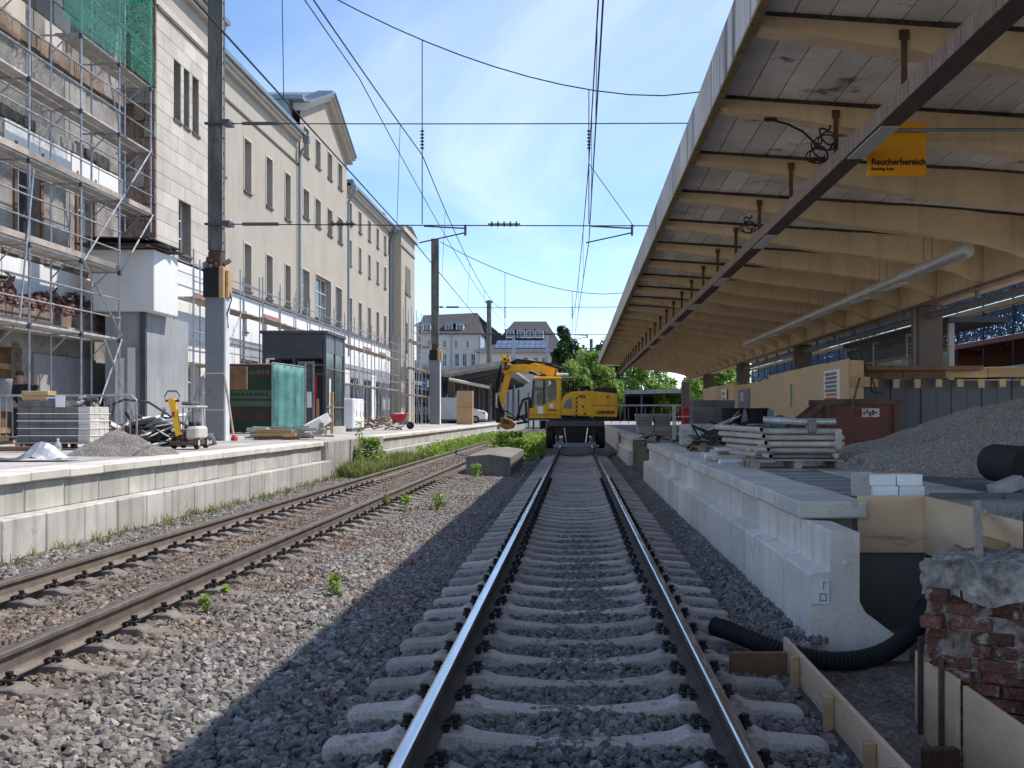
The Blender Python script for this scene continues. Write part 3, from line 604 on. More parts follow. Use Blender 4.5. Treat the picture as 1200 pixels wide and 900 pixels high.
# tubular lamp
tl = thing('tube_lamp', 'long silver tubular lamp hung under the canopy ribs', 'lamp', (6.5, 29, 4.2))
t_ = MB().tube((6.5, 17.75, 4.20), (6.5, 40.5, 4.20), .115, 16).build('housing', 'lamp_silver', tl, True)
MB().lathe([(.02, 17.5), (.10, 17.52), (.132, 17.62), (.134, 17.95), (.118, 18.0)], 16, (6.5, 0, 4.2), 'y').build('end_cap', 'lamp_silver', tl, True)
for k in range(7): MB().lathe([(.119, 0), (.119, .05)], 16, (6.5, 20+3*k, 4.2), 'y').build('joint_ring', 'chrome', tl, True)
for y in (21, 23.6, 27, 30.5, 34, 37): MB().cbox(6.42, 6.58, y, y+1.2, 4.065, 4.085, .004).build('diffuser', 'lamp_diffuser', tl)
for y in YR:
    if 18 < y < 40: MB().box(6.42, 6.43, y-.01, y+.01, 4.30, 4.78).box(6.57, 6.58, y-.01, y+.01, 4.30, 4.77).build('bracket', 'steel_mid', tl)
# platform sign on an arm
sg = thing('sign', 'orange smoking area sign hanging from a pole under the canopy', 'sign', (4.1, 13.3, 4.45))
MB().cbox(3.66, 4.40, 13.28, 13.32, 4.46, 5.13, .006).build('panel', 'sign_orange', sg)
MB().tube((3.6, 13.22, 5.02), (9.0, 13.22, 5.02), .024, 8).build('arm', 'zinc', sg, True)
text('Raucherbereich', .108, 'black_print', sg, (3.705, 13.278, 4.60), (R(90), 0, 0)); text('Smoking Area', .05, 'black_print', sg, (3.705, 13.278, 4.53), (R(90), 0, 0))
MB().lathe([(.07, 13.274), (.07, 13.279)], 18, (3.80, 0, 4.94), 'y').build('pictogram_disc', 'black_print', sg); MB().lathe([(.055, 13.271), (.055, 13.2735)], 18, (3.80, 0, 4.94), 'y').build('pictogram_field', 'plastic_white', sg)
MB().obox((3.80, 13.270, 4.94), (.075, .001, .014), (0, R(20), 0)).build('pictogram_mark', 'black_print', sg)
# ---------------------------------------------------------------- station building on the left
sb = thing('station_building', 'long beige plastered station building with gabled section and narrow windows along the left', 'building', (-18, 60, .75))
UY = (0, 1, 0); NX = (1, 0, 0)
def facade(xf, y0, y1, z0, z1, wins, m, name='wall', trim='trim_light', depth=.34, nx=2, nz=3, gl='glass_dark', wide='glass_sky'):
    O = (xf, y0, z0); hs = [(a-y0, b-y0, c-z0, d-z0) for a, b, c, d in wins]; mb = MB(); wall_holes(mb, O, UY, NX, y1-y0, z1-z0, hs, depth)
    w_ = mb.build(name, m, sb, recalc=False)
    for h in hs: window(sb, O, UY, NX, h, depth, 3 if h[1]-h[0] > 2 else nx, nz, gl=wide if h[1]-h[0] > 2 else gl, trim=trim, frame='white_paint')
    return w_
XA, XB, XE = -13.4, -14.5, -13.6
EAVE = 15.85
# section A: stone faced
wa = [(35.26, 35.89, 11.35, 13.34), (36.16, 36.68, 11.35, 13.34), (36.97, 37.6, 11.35, 13.34), (35.7, 36.84, 6.95, 8.8)]
facade(XA-.03, 33.8, 39.5, 6.7, 14.5, wa, 'stone_joint', trim=None)
row = 0; z = 6.72
BL = {}
while z < 14.45:
    h_ = .51; off_ = (row % 2)*.6; segs = []; y = 33.8-off_
    while y < 39.5:
        a, b = max(33.8, y), min(39.5, y+1.2)
        if b-a > .05: segs.append((a, b))
        y += 1.2
    for (a, b) in segs:
        cuts = [(a, b)]
        for (wa0, wb0, wc, wd) in wa:
            if wc-.05 < z+h_/2 < wd+.05:
                nc = []
                for (p, q) in cuts:
                    if wb0 <= p or wa0 >= q: nc.append((p, q))
                    else:
                        if wa0-p > .04: nc.append((p, wa0))
                        if q-wb0 > .04: nc.append((wb0, q))
                cuts = nc
        for (p, q) in cuts:
            key = round(q-p, 2)
            if key not in BL: BL[key] = MB().cbox(-.06, 0, .004, key-.004, .004, h_-.004, .008).mesh('stone_block', 'stone_block')
            piece('stone_block', BL[key], sb, (XA+jit(.002), p, z))
    z += h_; row += 1
MB().box(XA-.06, XA+.05, 33.8, 39.52, 14.47, 14.60).build('string_course', 'sill_dark', sb)
MB().box(XA-.8, XA-.01, 33.8, 39.5, 14.6, EAVE).build('frieze', 'plaster', sb)
# return wall of A facing the scaffold bay, cut rough
for k in range(26):
    zz = .76+.53*k
    if zz > 14.4: break
    for j in range(3):
        a = -14.42+.345*j; MB().cbox(a+.004, a+.341, 33.66+jit(.05), 33.795, zz+.006, zz+.524, .012).build('stone_block', 'raw_brown' if random.random() < .75 else 'raw_wall', sb)
MB().box(-14.5, -13.47, 33.8, 34.3, .75, EAVE).build('return_wall', 'raw_brown', sb)
# section B
wb = []
for y in (43.2, 46.7, 50.0, 53.2): wb += [(y-.5, y+.5, 6.95, 9.0), (y-.5, y+.5, 11.3, 13.6)]
wb += [(40.4, 41.3, 6.95, 9.0), (40.4, 41.3, 11.3, 13.6)]
facade(XB, 39.4, 55.3, 6.7, EAVE, wb, 'plaster')
MB().box(XB-.01, XB+.05, 39.5, 55.2, 14.5, 14.6).build('string_course', 'sill_dark', sb)
MB().box(XB-.9, XA-.06, 39.42, 39.5, .75, 14.6).build('return_wall', 'plaster', sb)
# section C with the gable
wc_ = []
for y in (56.55, 59.15, 62.0, 64.7): wc_ += [(y-.65, y+.55, 12.0, 13.5), (y-.6, y+.5, 15.3, 16.8)]
wc_ += [(55.7, 57.2, 6.95, 9.2), (58.6, 62.2, 6.9, 9.3), (63.4, 65.1, 6.95, 9.2)]
XC = -14.42
facade(XC, 55.3, 66.6, 6.7, 17.5, wc_, 'plaster')
ym = 60.95
MB().prism([(55.3, 17.5), (66.6, 17.5), (ym, 19.6)], 'x', XC-.3, XC-.002).build('gable', 'plaster', sb)
def rake(m, x0, x1, a, b, name):
    for s_ in (-1, 1):
        e = ym+s_*(ym-55.3+.35); MB().prism([(e, 17.2+a), (ym, 19.5+a), (ym, 19.5+b), (e, 17.2+b)], 'x', x0, x1).build(name, m, sb)
rake('trim_light', XC-.3, XC+.30, .10, .34, 'raking_cornice'); rake('trim_light', XC-.3, XC+.48, .345, .50, 'raking_cornice'); rake('zinc', XC-12, XC+.58, .505, .58, 'gable_roof')
MB().box(XC-11, XC-.4, 54.55, 55.28, 16.7, 17.75).build('attic_cladding', 'lead_roof', sb); MB().box(XC-11, XC+.35, 54.45, 55.26, 17.76, 17.98).build('attic_cornice', 'lead_roof', sb)
MB().box(XC-11, XC-.55, 54.8, 55.28, 15.9, 16.69).build('attic_cladding', 'lead_roof', sb)
for k in range(16): MB().box(XC-.35, XC+.54, 55.35+k*.34, 55.40+k*.34, 17.86+k*.1395, 17.93+k*.1395).build('roof_seam', 'zinc', sb)
# section D
wd_ = []
for y in (67.9, 71.0, 74.2, 77.3, 80.3): wd_ += [(y-.5, y+.5, 6.85, 9.0), (y-.4, y+.4, 11.1, 12.7), (y-.45, y+.45, 13.7, 15.1)]
facade(XB, 66.6, 82.5, 6.7, EAVE, wd_, 'plaster')
# tower E
facade(XE, 82.5, 89.0, .75, EAVE, [(84.3, 84.9, 11.2, 13.4), (85.2, 85.8, 11.2, 13.4), (86.1, 86.7, 11.2, 13.4), (84.6, 85.4, 6.6, 8.9), (84.6, 85.6, 1.8, 4.4)], 'plaster')
MB().box(XB-4, XE-.001, 82.3, 82.49, .75, EAVE).build('return_wall', 'plaster', sb)
MB().box(XB-4, XE-.001, 89.0, 89.2, .75, EAVE).build('return_wall', 'plaster', sb)
MB().box(XB-4, XE+.30, 82.0, 89.4, EAVE, EAVE+.35).build('eave', 'trim_light', sb); MB().prism([(82.0, EAVE+.35), (89.4, EAVE+.35), (85.7, EAVE+.9)], 'x', XB-4, XE+.3).build('roof', 'slate_roof', sb)
MB().box(XE-.01, XE+.06, 82.45, 89.0, 14.6, 14.75).build('string_course', 'sill_dark', sb)
# eaves, gutters, roofs
for xf, a, b in ((XA, 33.2, 39.6), (XB, 39.65, 55.0), (XB, 66.9, 82.0)):
    MB().box(xf-1.2, xf+.32, a, b, EAVE, EAVE+.14).build('eave', 'trim_light', sb); MB().box(xf-.01, xf+.20, a, b, EAVE-.18, EAVE-.002).build('eave_mould', 'trim_light', sb)
    MB().prism([(xf+.30, EAVE+.16), (xf+.46, EAVE+.16), (xf+.50, EAVE+.30), (xf+.26, EAVE+.30)], 'y', a, b).build('gutter', 'zinc', sb)
    MB().prism([(xf+.26, EAVE+.31), (xf-7, EAVE+2.2), (xf-14, EAVE+.31)], 'y', a, b).build('roof', 'lead_roof', sb)
def pipe(y, x, zb, zt_): MB().tube((x, y, zb), (x, y, zt_), .075, 10).path([(x, y, zt_-.02), (x+.12, y, zt_+.35), (x+.3, y, zt_+.5), (x+.36, y, zt_+.75)], .075, 10).build('downpipe', 'zinc', sb, True); MB().cbox(x+.18, x+.52, y-.16, y+.16, zt_+.72, zt_+1.1, .02).build('rain_head', 'zinc', sb)
pipe(55.05, XB+.13, 6.9, 14.9); pipe(66.85, XB+.13, 5.2, 14.9); pipe(82.1, XB+.13, 5.2, 14.9)
# dormer bits on the far roof
for y in (68, 79): MB().cbox(XB-.6, XB+.2, y, y+.6, EAVE+.32, EAVE+.8, .03).build('vent_box', 'lead_roof', sb)
# ground floor: white insulated wall with grey lower zone
facade(XB+.10, 39.52, 82.28, 4.7, 6.62, [(y-.3, y+.3, 5.1, 6.0) for y in (42, 46, 49, 52.4, 56, 60.4, 64)], 'white_render', trim=None, nx=1, nz=2)
facade(XB+.08, 39.52, 82.28, .75, 4.69, [(y-1.4, y+1.4, .95, 3.9) for y in (42.2, 46.6, 51, 55.4, 59.8, 64.2, 68.6, 73, 77.4)], 'grey_render', trim=None, nx=3, nz=2, wide='unlit_dark')
for y in (44.4, 53.2, 57.6, 66.4, 75.2): MB().cbox(XB+.085, XB+.14, y-.8, y+.8, 1.0, 4.3, .01).build('insulation_board', 'white_render', sb)
facade(XA+.02, 33.75, 39.55, .75, 6.62, [(36.0, 37.6, .9, 3.2)], 'white_render', trim=None, nx=1, nz=4)
MB().box(XB-.01, XB+.22, 39.56, 82.2, 6.62, 6.76).build('ledge', 'sill_dark', sb)
MB().box(-28, XB-.4, 34.4, 88, .75, EAVE-.05).build('core', 'unlit_dark', sb)
# recessed bay behind the scaffold
W0 = -14.4
ww = [(27.2, 28.4, 5.95, 8.3), (30.55, 31.55, 5.95, 8.3), (26.9, 27.6, 13.3, 14.2), (22.8, 24, 5.95, 8.3), (25.0, 27.5, .8, 3.2)]
hs = [(a-18, b-18, c-.75, d-.75) for a, b, c, d in ww]
mb = MB(); wall_holes(mb, (W0, 18, .75), UY, NX, 33.66-18, 15.2, hs, .35); mb.build('wall', 'raw_wall', sb, recalc=False)
for h in hs[:2]+hs[3:4]:
    window(sb, (W0, 18, .75), UY, NX, h, .3, 2, 3, frame='white_paint', gl='glass_kiosk', sill=None)
    m = MB(); framebox(m, (W0, 18, .75), UY, NX, h[0]-.14, h[0]-.002, h[2]-.1, h[3]+.2, -.1, .05); framebox(m, (W0, 18, .75), UY, NX, h[1]+.002, h[1]+.14, h[2]-.1, h[3]+.2, -.1, .05); m.build('window_casing', 'wood_brown', sb)
    m = MB(); framebox(m, (W0, 18, .75), UY, NX, h[0]-.3, h[1]+.3, h[3]+.22, h[3]+.62, .002, .03); m.build('lintel', 'raw_brown', sb)
MB().box(W0-.3, W0-.28, 25.0, 27.5, .8, 3.2).build('door_panel', 'wood_brown', sb); MB().box(W0-.31, W0-.29, 26.9, 27.6, 13.3, 14.2).build('niche_back', 'raw_brown', sb)
for k in range(4): MB().box(W0-.279, W0-.25, 25.0, 27.5, 1.0+.55*k, 1.14+.55*k).build('door_plank', 'timber', sb)
# blocks of the raw bay: upper courses
for r_ in range(5):
    zz = 11.6+.62*r_
    for k in range(9):
        a = 24.6+1.0*k+(.5 if r_ % 2 else 0); b = min(a+1.0, 33.6)
        if b <= a+.1 or (r_ in (2, 3, 4) and a < 27.6 and b > 26.9): continue
        MB().cbox(W0+.002, W0+.045+jit(.015), a+.01, b-.01, zz+.01, zz+.61, .015).build('stone_block', 'stone_block' if random.random() < .2 else 'raw_wall', sb)
for za, zb_, m_, d_ in ((11.1, 11.55, 'raw_brown', .12), (8.95, 9.3, 'canopy_dark', .05), (5.55, 5.8, 'raw_brown', .10)):
    y = 22.0
    while y < 33.5:
        ln = random.uniform(.4, 1.1); MB().cbox(W0+.002, W0+d_+jit(.03), y, min(y+ln-.02, 33.6), za+jit(.06), zb_+jit(.06), .02).build('rough_band', m_ if random.random() < .7 else 'raw_wall', sb); y += ln
# white insulation sheets and grey panels
for k in range(7): MB().cbox(W0+.004, W0+.06, 23.6+1.42*k, 24.98+1.42*k, 4.55, 5.5, .008).build('insulation_board', 'white_render', sb)
for k in range(8): MB().cbox(W0+.004, W0+.07, 22.4+1.4*k if k > 3 else 21.0+1.0*k, 23.78+1.4*k if k > 3 else 21.98+1.0*k, .76, 3.1, .008).build('wall_panel', 'grey_render', sb)
for k in range(4): MB().cbox(W0+.004, W0+.05, 26.6+1.75*k, 28.3+1.75*k, 8.4, 8.94, .01).build('insulation_board', 'white_render', sb)
# broken brick ledge of the old projecting roof: courses of brick, each its own piece
bk = MB().cbox(-.11, .11, -.12, .12, -.035, .035, .006).mesh('brick', 'brick')
MB().box(W0+.002, W0+.55, 21, 31.2, 3.85, 4.20).build('broken_slab', 'raw_brown', sb); MB().box(W0+.002, W0+.70, 21, 30.9, 3.60, 3.84).build('broken_slab', 'concrete_old', sb)
for r_ in range(4):
    for k in range(42):
        y = 21.2+.25*k+(.12 if r_ % 2 else 0)
        if r_ == 3 and random.random() < .45: continue
        piece('brick', bk, sb, (W0+.47+jit(.03), y, 4.24+.08*r_), (jit(.04), jit(.04), jit(.06)))
for k in range(70):
    piece('brick', bk, sb, (W0+.30+jit(.2), random.choice((25.6, 28.2, 30.1))+random.gauss(0, .45), 4.5+abs(random.gauss(0, .22))), (jit(1), jit(1), jit(3)), (random.uniform(.5, 1),)*3)
MB().box(W0-.36, W0+2.3, 17.9, 33.7, 15.96, 16.2).build('eave', 'trim_light', sb)  # unseen overhang above the view, added to shade the raw wall
MB().box(-28, W0-.4, 18, 33.7, .75, 15.9).build('core', 'unlit_dark', sb)
# grey cut-off bay box
MB().cbox(-13.75, -12.0, 30.1, 31.9, 4.42, 6.18, .02).build('bay_box', 'white_render', sb)
MB().box(-13.5, -12.35, 30.35, 33.7, .75, 4.415).build('bay_wall', 'grey_render', sb); MB().box(-12.46, -12.30, 30.22, 30.345, .75, 4.41).build('bay_post', 'steel_dark', sb)
MB().box(-13.2, -12.95, 30.30, 30.346, .78, 3.1).build('sunlit_strip', 'white_paint', sb); MB().box(-12.85, -12.62, 30.30, 30.346, .78, 3.4).build('sunlit_strip', 'white_paint', sb)  # white panels standing in for sunlit strips on the bay wall
for k in range(9): MB().obox((-13.0+jit(.6), 30.9+jit(.6), 6.22+.035*k), (1.5+jit(.4), 1.3+jit(.5), .03), (jit(.04), jit(.04), jit(.25))).build('roofing_sheet', 'debris_dark' if k % 3 else 'rust_rim', sb)
# ---------------------------------------------------------------- masts and overhead line
def mast(label, x, y, w_, colh, top, d=.42, props=False):
    t = thing('catenary_mast', label, 'mast', (x, y, .75), group='overhead line masts on the left platform')
    MB().cbox(x-w_/2, x+w_/2, y, y+d, .75, colh-.02, .03).build('concrete_column', 'mast_concrete', t)
    MB().box(x+w_/2+.002, x+w_/2+.05, y+.03, y+d-.05, .75, colh-.1).build('white_side_strip', 'white_paint', t)  # white strip over the right face of the column
    MB().box(x-w_*.56, x+w_*.30, y-.05, y-.004, colh-.1, colh+.72).build('formwork_board', 'unlit_dark', t); MB().cbox(x+w_*.31, x+w_*.56, y-.10, y+d+.03, colh-.13, colh+.75, .01).build('formwork_board', 'timber_box', t)  # front board coloured near black as its shade, side board in timber colour
    MB().cbox(x+w_*.57, x+w_*.72, y+.05, y+d, colh-.1, colh+.66, .01).build('formwork_board', 'timber', t)
    MB().cbox(x-w_*.36, x+w_*.36, y+.03, y+d-.03, colh-.02, colh+1.2, .03).build('rusty_stub', 'rust_rim', t)
    for k in range(7): MB().obox((x+jit(w_*.55), y+d*.4+jit(.15), colh+.85+jit(.1)), (.28, .16, .12), (jit(.5), jit(.5), jit(3)), .01).build('broken_concrete', 'rust_rim' if k % 2 else 'concrete_old', t)
    n = 8; mb = MB(); hw = w_*.40; bw = w_*.34
    mb.cbox(x-hw, x+hw*.95, y+.06, y+d-.06, colh+1.2, top, .035); mb.build('pole', 'mast', t)
    for k in range(int((top-colh-1.3)/.42)): MB().box(x+hw*.95, x+hw*.95+.05, y+.1, y+.16, colh+1.4+.42*k, colh+1.44+.42*k).build('climbing_rung', 'steel_dark', t)
    MB().cbox(x+hw*.951, x+hw*.95+.022, y+.05, y+.09, colh+1.2, top, .004).build('edge_strip', 'scaffold_steel', t)
    if props:
        for sx_, m_ in ((-1, 'scaffold_steel'), (1, 'plank_grey')):
            MB().tube((x+sx_*.3, y-.02, 2.55), (x+sx_*.3+sx_*(.45), y-.6, .82), .032, 8).build('prop', m_, t, True)
        MB().lathe([(.02, .76), (.10, .765), (.09, .86), (.03, .92)], 10, (x+.76, y-.6, 0)).build('prop_foot', 'red_paint', t, True)
        for z in (1.6, 2.62): MB().box(x-w_/2-.008, x+w_/2+.06, y-.012, y-.002, z, z+.02).build('strap', 'white_paint', t)
        for (a, z) in ((-.1, 2.15), (.02, 1.95), (-.05, 3.2)): MB().lathe([(.075, -.006), (.075, -.001)], 14, (x+a, y, z), 'y').build('former_tie', 'steel_mid', t)
        MB().path([(x+.34, y+.2, 5.0), (x+.42, y+.2, 4.7), (x+.33, y+.1, 4.3), (x+.36, y+.1, 3.9)], .02, 6).build('cable', 'wire', t)
    return t
mast('tall weathered mast on a broad grey column in the foreground of the left platform', -10.09, 29.5, .52, 4.85, 15.2, props=True)
mast('mast on a grey column with rusty collar in front of the pale houses', -11.35, 85, .76, 6.0, 15.7, .6)
m3 = thing('catenary_mast', 'plain round grey mast rising above the excavator boom, farthest of the three', 'mast', (-9.7, 118, .75), group='overhead line masts on the left platform')
MB().lathe([(.30, .75), (.26, 14.3), (.0, 14.31)], 14, (-9.7, 118, 0)).build('pole', 'mast', m3, True); MB().box(-10.1, -9.3, 117.9, 118.1, 14.0, 14.2).build('cross_bar', 'steel_dark', m3)
def wire(name, pts, r, label, m='wire', grp=None):
    return tag(MB().path(pts, r, 5).build(name, m, smooth=True), label, 'wire', grp)
def sag(p0, p1, s_, n=14):
    p0, p1 = Vector(p0), Vector(p1); return [p0.lerp(p1, i/n)-Vector((0, 0, 4*s_*(i/n)*(1-i/n))) for i in range(n+1)]
def headspan(y, xl, xr, zl, zlow, zr, zc, zs, tracks, r, label):
    t = thing('head_span', label, 'overhead wires', (xl, y, zc)); f = lambda x: zlow+(zl-zlow)*max(0, (xlow-x)/(xlow-xl))**1.75 if x < xlow else zlow+(zr-zlow)*((x-xlow)/(xr-xlow))**1.75
    xlow = 2.2; pts = [(xl+(xr-xl)*i/20, y, f(xl+(xr-xl)*i/20)) for i in range(21)]; MB().path(pts, r, 5).build('suspension_wire', 'wire', t, True)
    MB().path(sag((xl, y, zc), (xr, y, zc+.05), .03), r*.9, 5).build('upper_span_wire', 'wire', t, True); MB().path(sag((xl, y, zs), (xr, y, zs-.03), .03), r*.9, 5).build('lower_span_wire', 'wire', t, True)
    def beads(name, p, d, L_, n, R_):
        d = Vector(d).normalized(); p = Vector(p); mb = MB().tube(p-d*L_/2, p+d*L_/2, R_*.3, 6)
        for i in range(n): q = p+d*(L_*(.12+.76*i/(n-1)-.5)); mb.tube(q-d*L_*.022, q+d*L_*.022, R_, 10)
        return mb.build(name, 'insulator', t, True)
    for x in tracks:
        MB().path([(x, y, f(x)), (x, y, zc), (x, y, zs)], r*.8, 5).build('hanger_wire', 'wire', t, True); beads('insulator', (x, y, zc-.45), (0, 0, 1), .62*r/.018, 6, .055*r/.018)
        xe = x+1.2; MB().tube((x+.05, y, zs-.06), (xe, y, zs-.12), .022*r/.018, 6).tube((xe, y, zs-.02), (xe, y, zs-.32), .035*r/.018, 6).tube((xe, y, zs-.24), (x-.08, y, zs-.52), .02*r/.018, 6).build('steady_arm', 'steel_dark', t)
    beads('insulator', (-2.0, y, zs), (1, 0, 0), .9*r/.018, 5, .075*r/.018); beads('insulator', (-6.5, y, zs+.01), (1, 0, 0), .7*r/.018, 5, .075*r/.018)
    for z in (zc, zs): MB().tube((xl+.5, y, z), (xl+1.5, y, z), .05*r/.018, 8).build('tension_rod', 'steel_dark', t, True); MB().box(xl-.55, xl+.16, y-.05, y+.05, z-.03, z+.03).box(xl-.02, xl+.2, y-.24, y+.24, z-.06, z+.06).build('mast_clamp', 'steel_dark', t)
    MB().tube((xr, y, 5.3), (xr, y, max(zr, zc)+.3), .09, 10).build('canopy_post', 'steel_dark', t, True)
    return t
headspan(29.45, -9.78, 9.0, 14.9, 10.35, 12.5, 9.58, 6.78, (-4.28, .36), .018, 'cross span wires with insulators strung from the foreground mast above both tracks')
headspan(84.9, -10.9, 9.0, 15.4, 11.2, 12.5, 10.15, 8.0, (-5.7, -.3), .028, 'cross span wires strung from the second mast above the excavator')
WG = 'wires above the tracks'
CR = [(.28, -3, 6.3), (.36, 29.5, 6.3), (-.3, 84.9, 6.4), (-.2, 118, 6.4)]; CL = [(-4.25, -3, 6.15), (-4.4, 29.5, 6.15), (-5.75, 84.9, 6.6), (-5.6, 118, 6.6)]
MR = sag((.38, -20, 8.4), (.36, 29.5, 8.5), .35)+sag((.36, 29.5, 8.5), (-.3, 84.9, 9.4), 1.0)[1:]; ML = sag((-4.6, -20, 8.6), (-4.28, 29.5, 8.7), .45)+sag((-4.28, 29.5, 8.7), (-5.7, 84.9, 9.9), 1.0)[1:]
def on(pts, y):
    for a, b in zip(pts, pts[1:]):
        if a[1] <= y <= b[1]: return Vector(a).lerp(Vector(b), (y-a[1])/(b[1]-a[1]))
wire('contact_wire', CR, .013, 'contact wire running lengthwise above the right track', grp=WG)
wire('contact_wire', CL, .014, 'lower wire running lengthwise above the left track past the long facade', grp=WG)
wire('messenger_wire', MR, .015, 'upper wire sagging above the right track', grp=WG)
wire('messenger_wire', ML, .015, 'upper wire sagging above the left track', grp=WG)
wire('messenger_wire', sag((-4.5, -20, 8.5), (-4.5, 22, 8.45), .3)+sag((-4.5, 22, 8.45), (-5.2, 84.9, 8.3), .7)[1:], .011, 'thin extra wire just below the left upper wire', grp=WG)
wire('guy_wire', [(.36, 29.45, 8.46), (1.62, 29.45, 6.70)], .011, 'short slanting stay wire at the canopy edge')
for cw, mw, side, spots in ((CL, ML, 'left', (15.7, 25.9, 36, 47, 58)), (CR, MR, 'right', (18, 24, 38, 50, 62))):
    for i, y in enumerate(spots): tag(MB().tube(on(cw, y), on(mw, y), .007, 5).build('dropper', 'wire'), ('nearest', 'second nearest', 'middle', 'second farthest', 'farthest')[i]+' thin vertical dropper joining the two wires above the '+side+' track', 'wire', 'dropper wires of the '+side+' track')
# ---------------------------------------------------------------- scaffolds
POST = {}
def postmesh(h_):
    k = round(h_, 2)
    if k not in POST: POST[k] = MB().tube((0, 0, 0), (0, 0, k), .027, 8).mesh('post', 'scaffold_steel', True)
    return POST[k]
def railmesh(l_, r=.02):
    k = ('r', round(l_, 2), r)
    if k not in POST: POST[k] = MB().tube((0, 0, 0), (0, l_, 0), r, 6).mesh('guard_rail', 'scaffold_steel', True)
    return POST[k]
def plankmesh(l_, m):
    k = ('p', round(l_, 2), m)
    if k not in POST: POST[k] = MB().cbox(-.155, .155, .012, l_-.012, -.055, 0, .008).mesh('deck_plank', m)
    return POST[k]
s1 = thing('scaffold', 'tall steel tube scaffold with plank decks in front of the raw left wall', 'scaffold', (-12.7, 26, .75), group='scaffolds along the station building')
YS = [18.9, 21.4, 23.8, 26.3, 28.5, 30.6]; XF, XR = -12.3, -13.05
for i, y in enumerate(YS):
    z0 = .76 if i < 5 else 6.75
    piece('post', postmesh(15.4-z0), s1, (XF, y, z0)); piece('post', postmesh(15.2-z0), s1, (XR, y, z0))
    if i < 5:
        for x in (XF, XR): MB().box(x-.08, x+.08, y-.08, y+.08, .752, .765).build('base_plate', 'scaffold_steel', s1)
    for z in (3.48, 5.3, 7.2, 9.03, 10.9):
        if i == 5 and z < 7: continue
        MB().tube((XF+.05, y, z), (XR-.25, y, z), .024, 6).build('cross_tube', 'scaffold_steel', s1, True)
        MB().tube((XR, y, z-.45), (XR+.42, y, z-.02), .02, 6).build('bracket_brace', 'scaffold_steel', s1, True)
        MB().cbox(XF-.045, XF+.045, y-.05, y+.05, z-.07, z+.05, .01).build('coupler', 'steel_dark', s1)
for i in range(5):
    a, b = YS[i], YS[i+1]; l_ = b-a
    for z in (3.54, 5.36, 7.27, 9.1, 10.97):
        if i == 4 and z < 7: continue
        if z > 10 and i < 3: continue
        for j in range(2): piece('deck_plank', plankmesh(l_, 'alu_plank'), s1, (XF-.17-.34*j, a, z), (0, 0, 0))
        if z in (5.36, 7.27): MB().cbox(XF-.012, XF+.016, a+.03, b-.03, z+.005, z+.15, .004).build('toe_board', 'plank_grey', s1)
        for dz in (.52, 1.02): piece('guard_rail', railmesh(l_), s1, (XF+.035, a, z+dz))
        if z < 10: piece('guard_rail', railmesh(l_), s1, (XR, a, z-.06))
def brace(t, y0, z0, y1, z1, x=XF+.07): MB().tube((x, y0, z0), (x, y1, z1), .024, 8).build('brace', 'scaffold_steel', t, True)
brace(s1, 26.3, 5.3, 30.5, 9.1); brace(s1, 30.6, 7.25, 28.5, 5.36); brace(s1, 26.3, 5.28, 28.5, 3.6); brace(s1, 28.5, 3.5, 26.5, .9); brace(s1, 23.9, 7.0, 23.3, 3.6, XF+.05); brace(s1, 30.6, 9.0, 28.6, 12.8, XR); brace(s1, 27.4, 3.4, 29.6, .9, XF+.1)
nm = MB(); yy = [25.2+5.45*i/22 for i in range(23)]; zz = [10.98+3.6*j/10 for j in range(11)]
for y in yy:
    for z in zz: nm.v.append((XF+.075+.05*nz(y*1.3, z*.9, 1.2, 5)+.02*math.sin(y*9), y, z))
for i in range(22):
    for j in range(10): nm.f.append((i*11+j, (i+1)*11+j, (i+1)*11+j+1, i*11+j+1))
nm.build('safety_net', 'net_green_mesh', s1, True)
def long_scaffold(label, y0, n, step, xf, xr, decks, top, toe, zb=.76, red=True):
    t = thing('scaffold', label, 'scaffold', ((xf+xr)/2, y0, zb), group='scaffolds along the station building')
    for i in range(n+1):
        y = y0+step*i
        if i and i % 2: MB().tube((xf+.06, y-step, 6.4), (xf+.06, y, 6.4), .018, 6).build('guard_rail', 'scaffold_steel', t)
        for x in (xf, xr): piece('post', postmesh(top-zb), t, (x, y, zb))
        for z in decks: MB().tube((xf+.05, y, z-.06), (xr-.1, y, z-.06), .022, 6).build('cross_tube', 'scaffold_steel', t)
        if i == n: break
        for z in decks:
            for j in range(2): piece('deck_plank', plankmesh(step, 'plank_grey'), t, (xf-.17-.34*j, y, z))
            if red and z == decks[-1] and (i*7) % 5 < 2: MB().cbox(xf+.004, xf+.03, y+.02, y+step-.02, z+.002, z+.14, .004).build('toe_board', 'toe_red', t)
            for dz in (.5, 1.0): piece('guard_rail', railmesh(step), t, (xf+.04, y, z+dz)); 
            piece('guard_rail', railmesh(step), t, (xr, y, z+.9))
        if i % 3 == 1: MB().tube((xf+.07, y, decks[0]), (xf+.07, y+step, decks[-1]), .022, 6).build('brace', 'scaffold_steel', t); MB().tube((xf+.07, y+step, zb), (xf+.07, y, decks[0]), .022, 6).build('brace', 'scaffold_steel', t)
    return t
long_scaffold('low two deck scaffold with red toe boards between bay box and kiosk', 34.6, 3, 2.4, -12.5, -13.15, (3.2, 5.35), 6.9, True)
long_scaffold('long scaffold with red toe boards along the white ground floor behind the kiosk', 42.4, 13, 2.5, -12.55, -13.3, (3.25, 5.4), 7.0, True)
long_scaffold('scaffold with ladder bays at the foot of the end tower', 76.6, 4, 2.4, -11.9, -12.5, (3.0, 5.0, 7.0), 9.3, False, red=False)
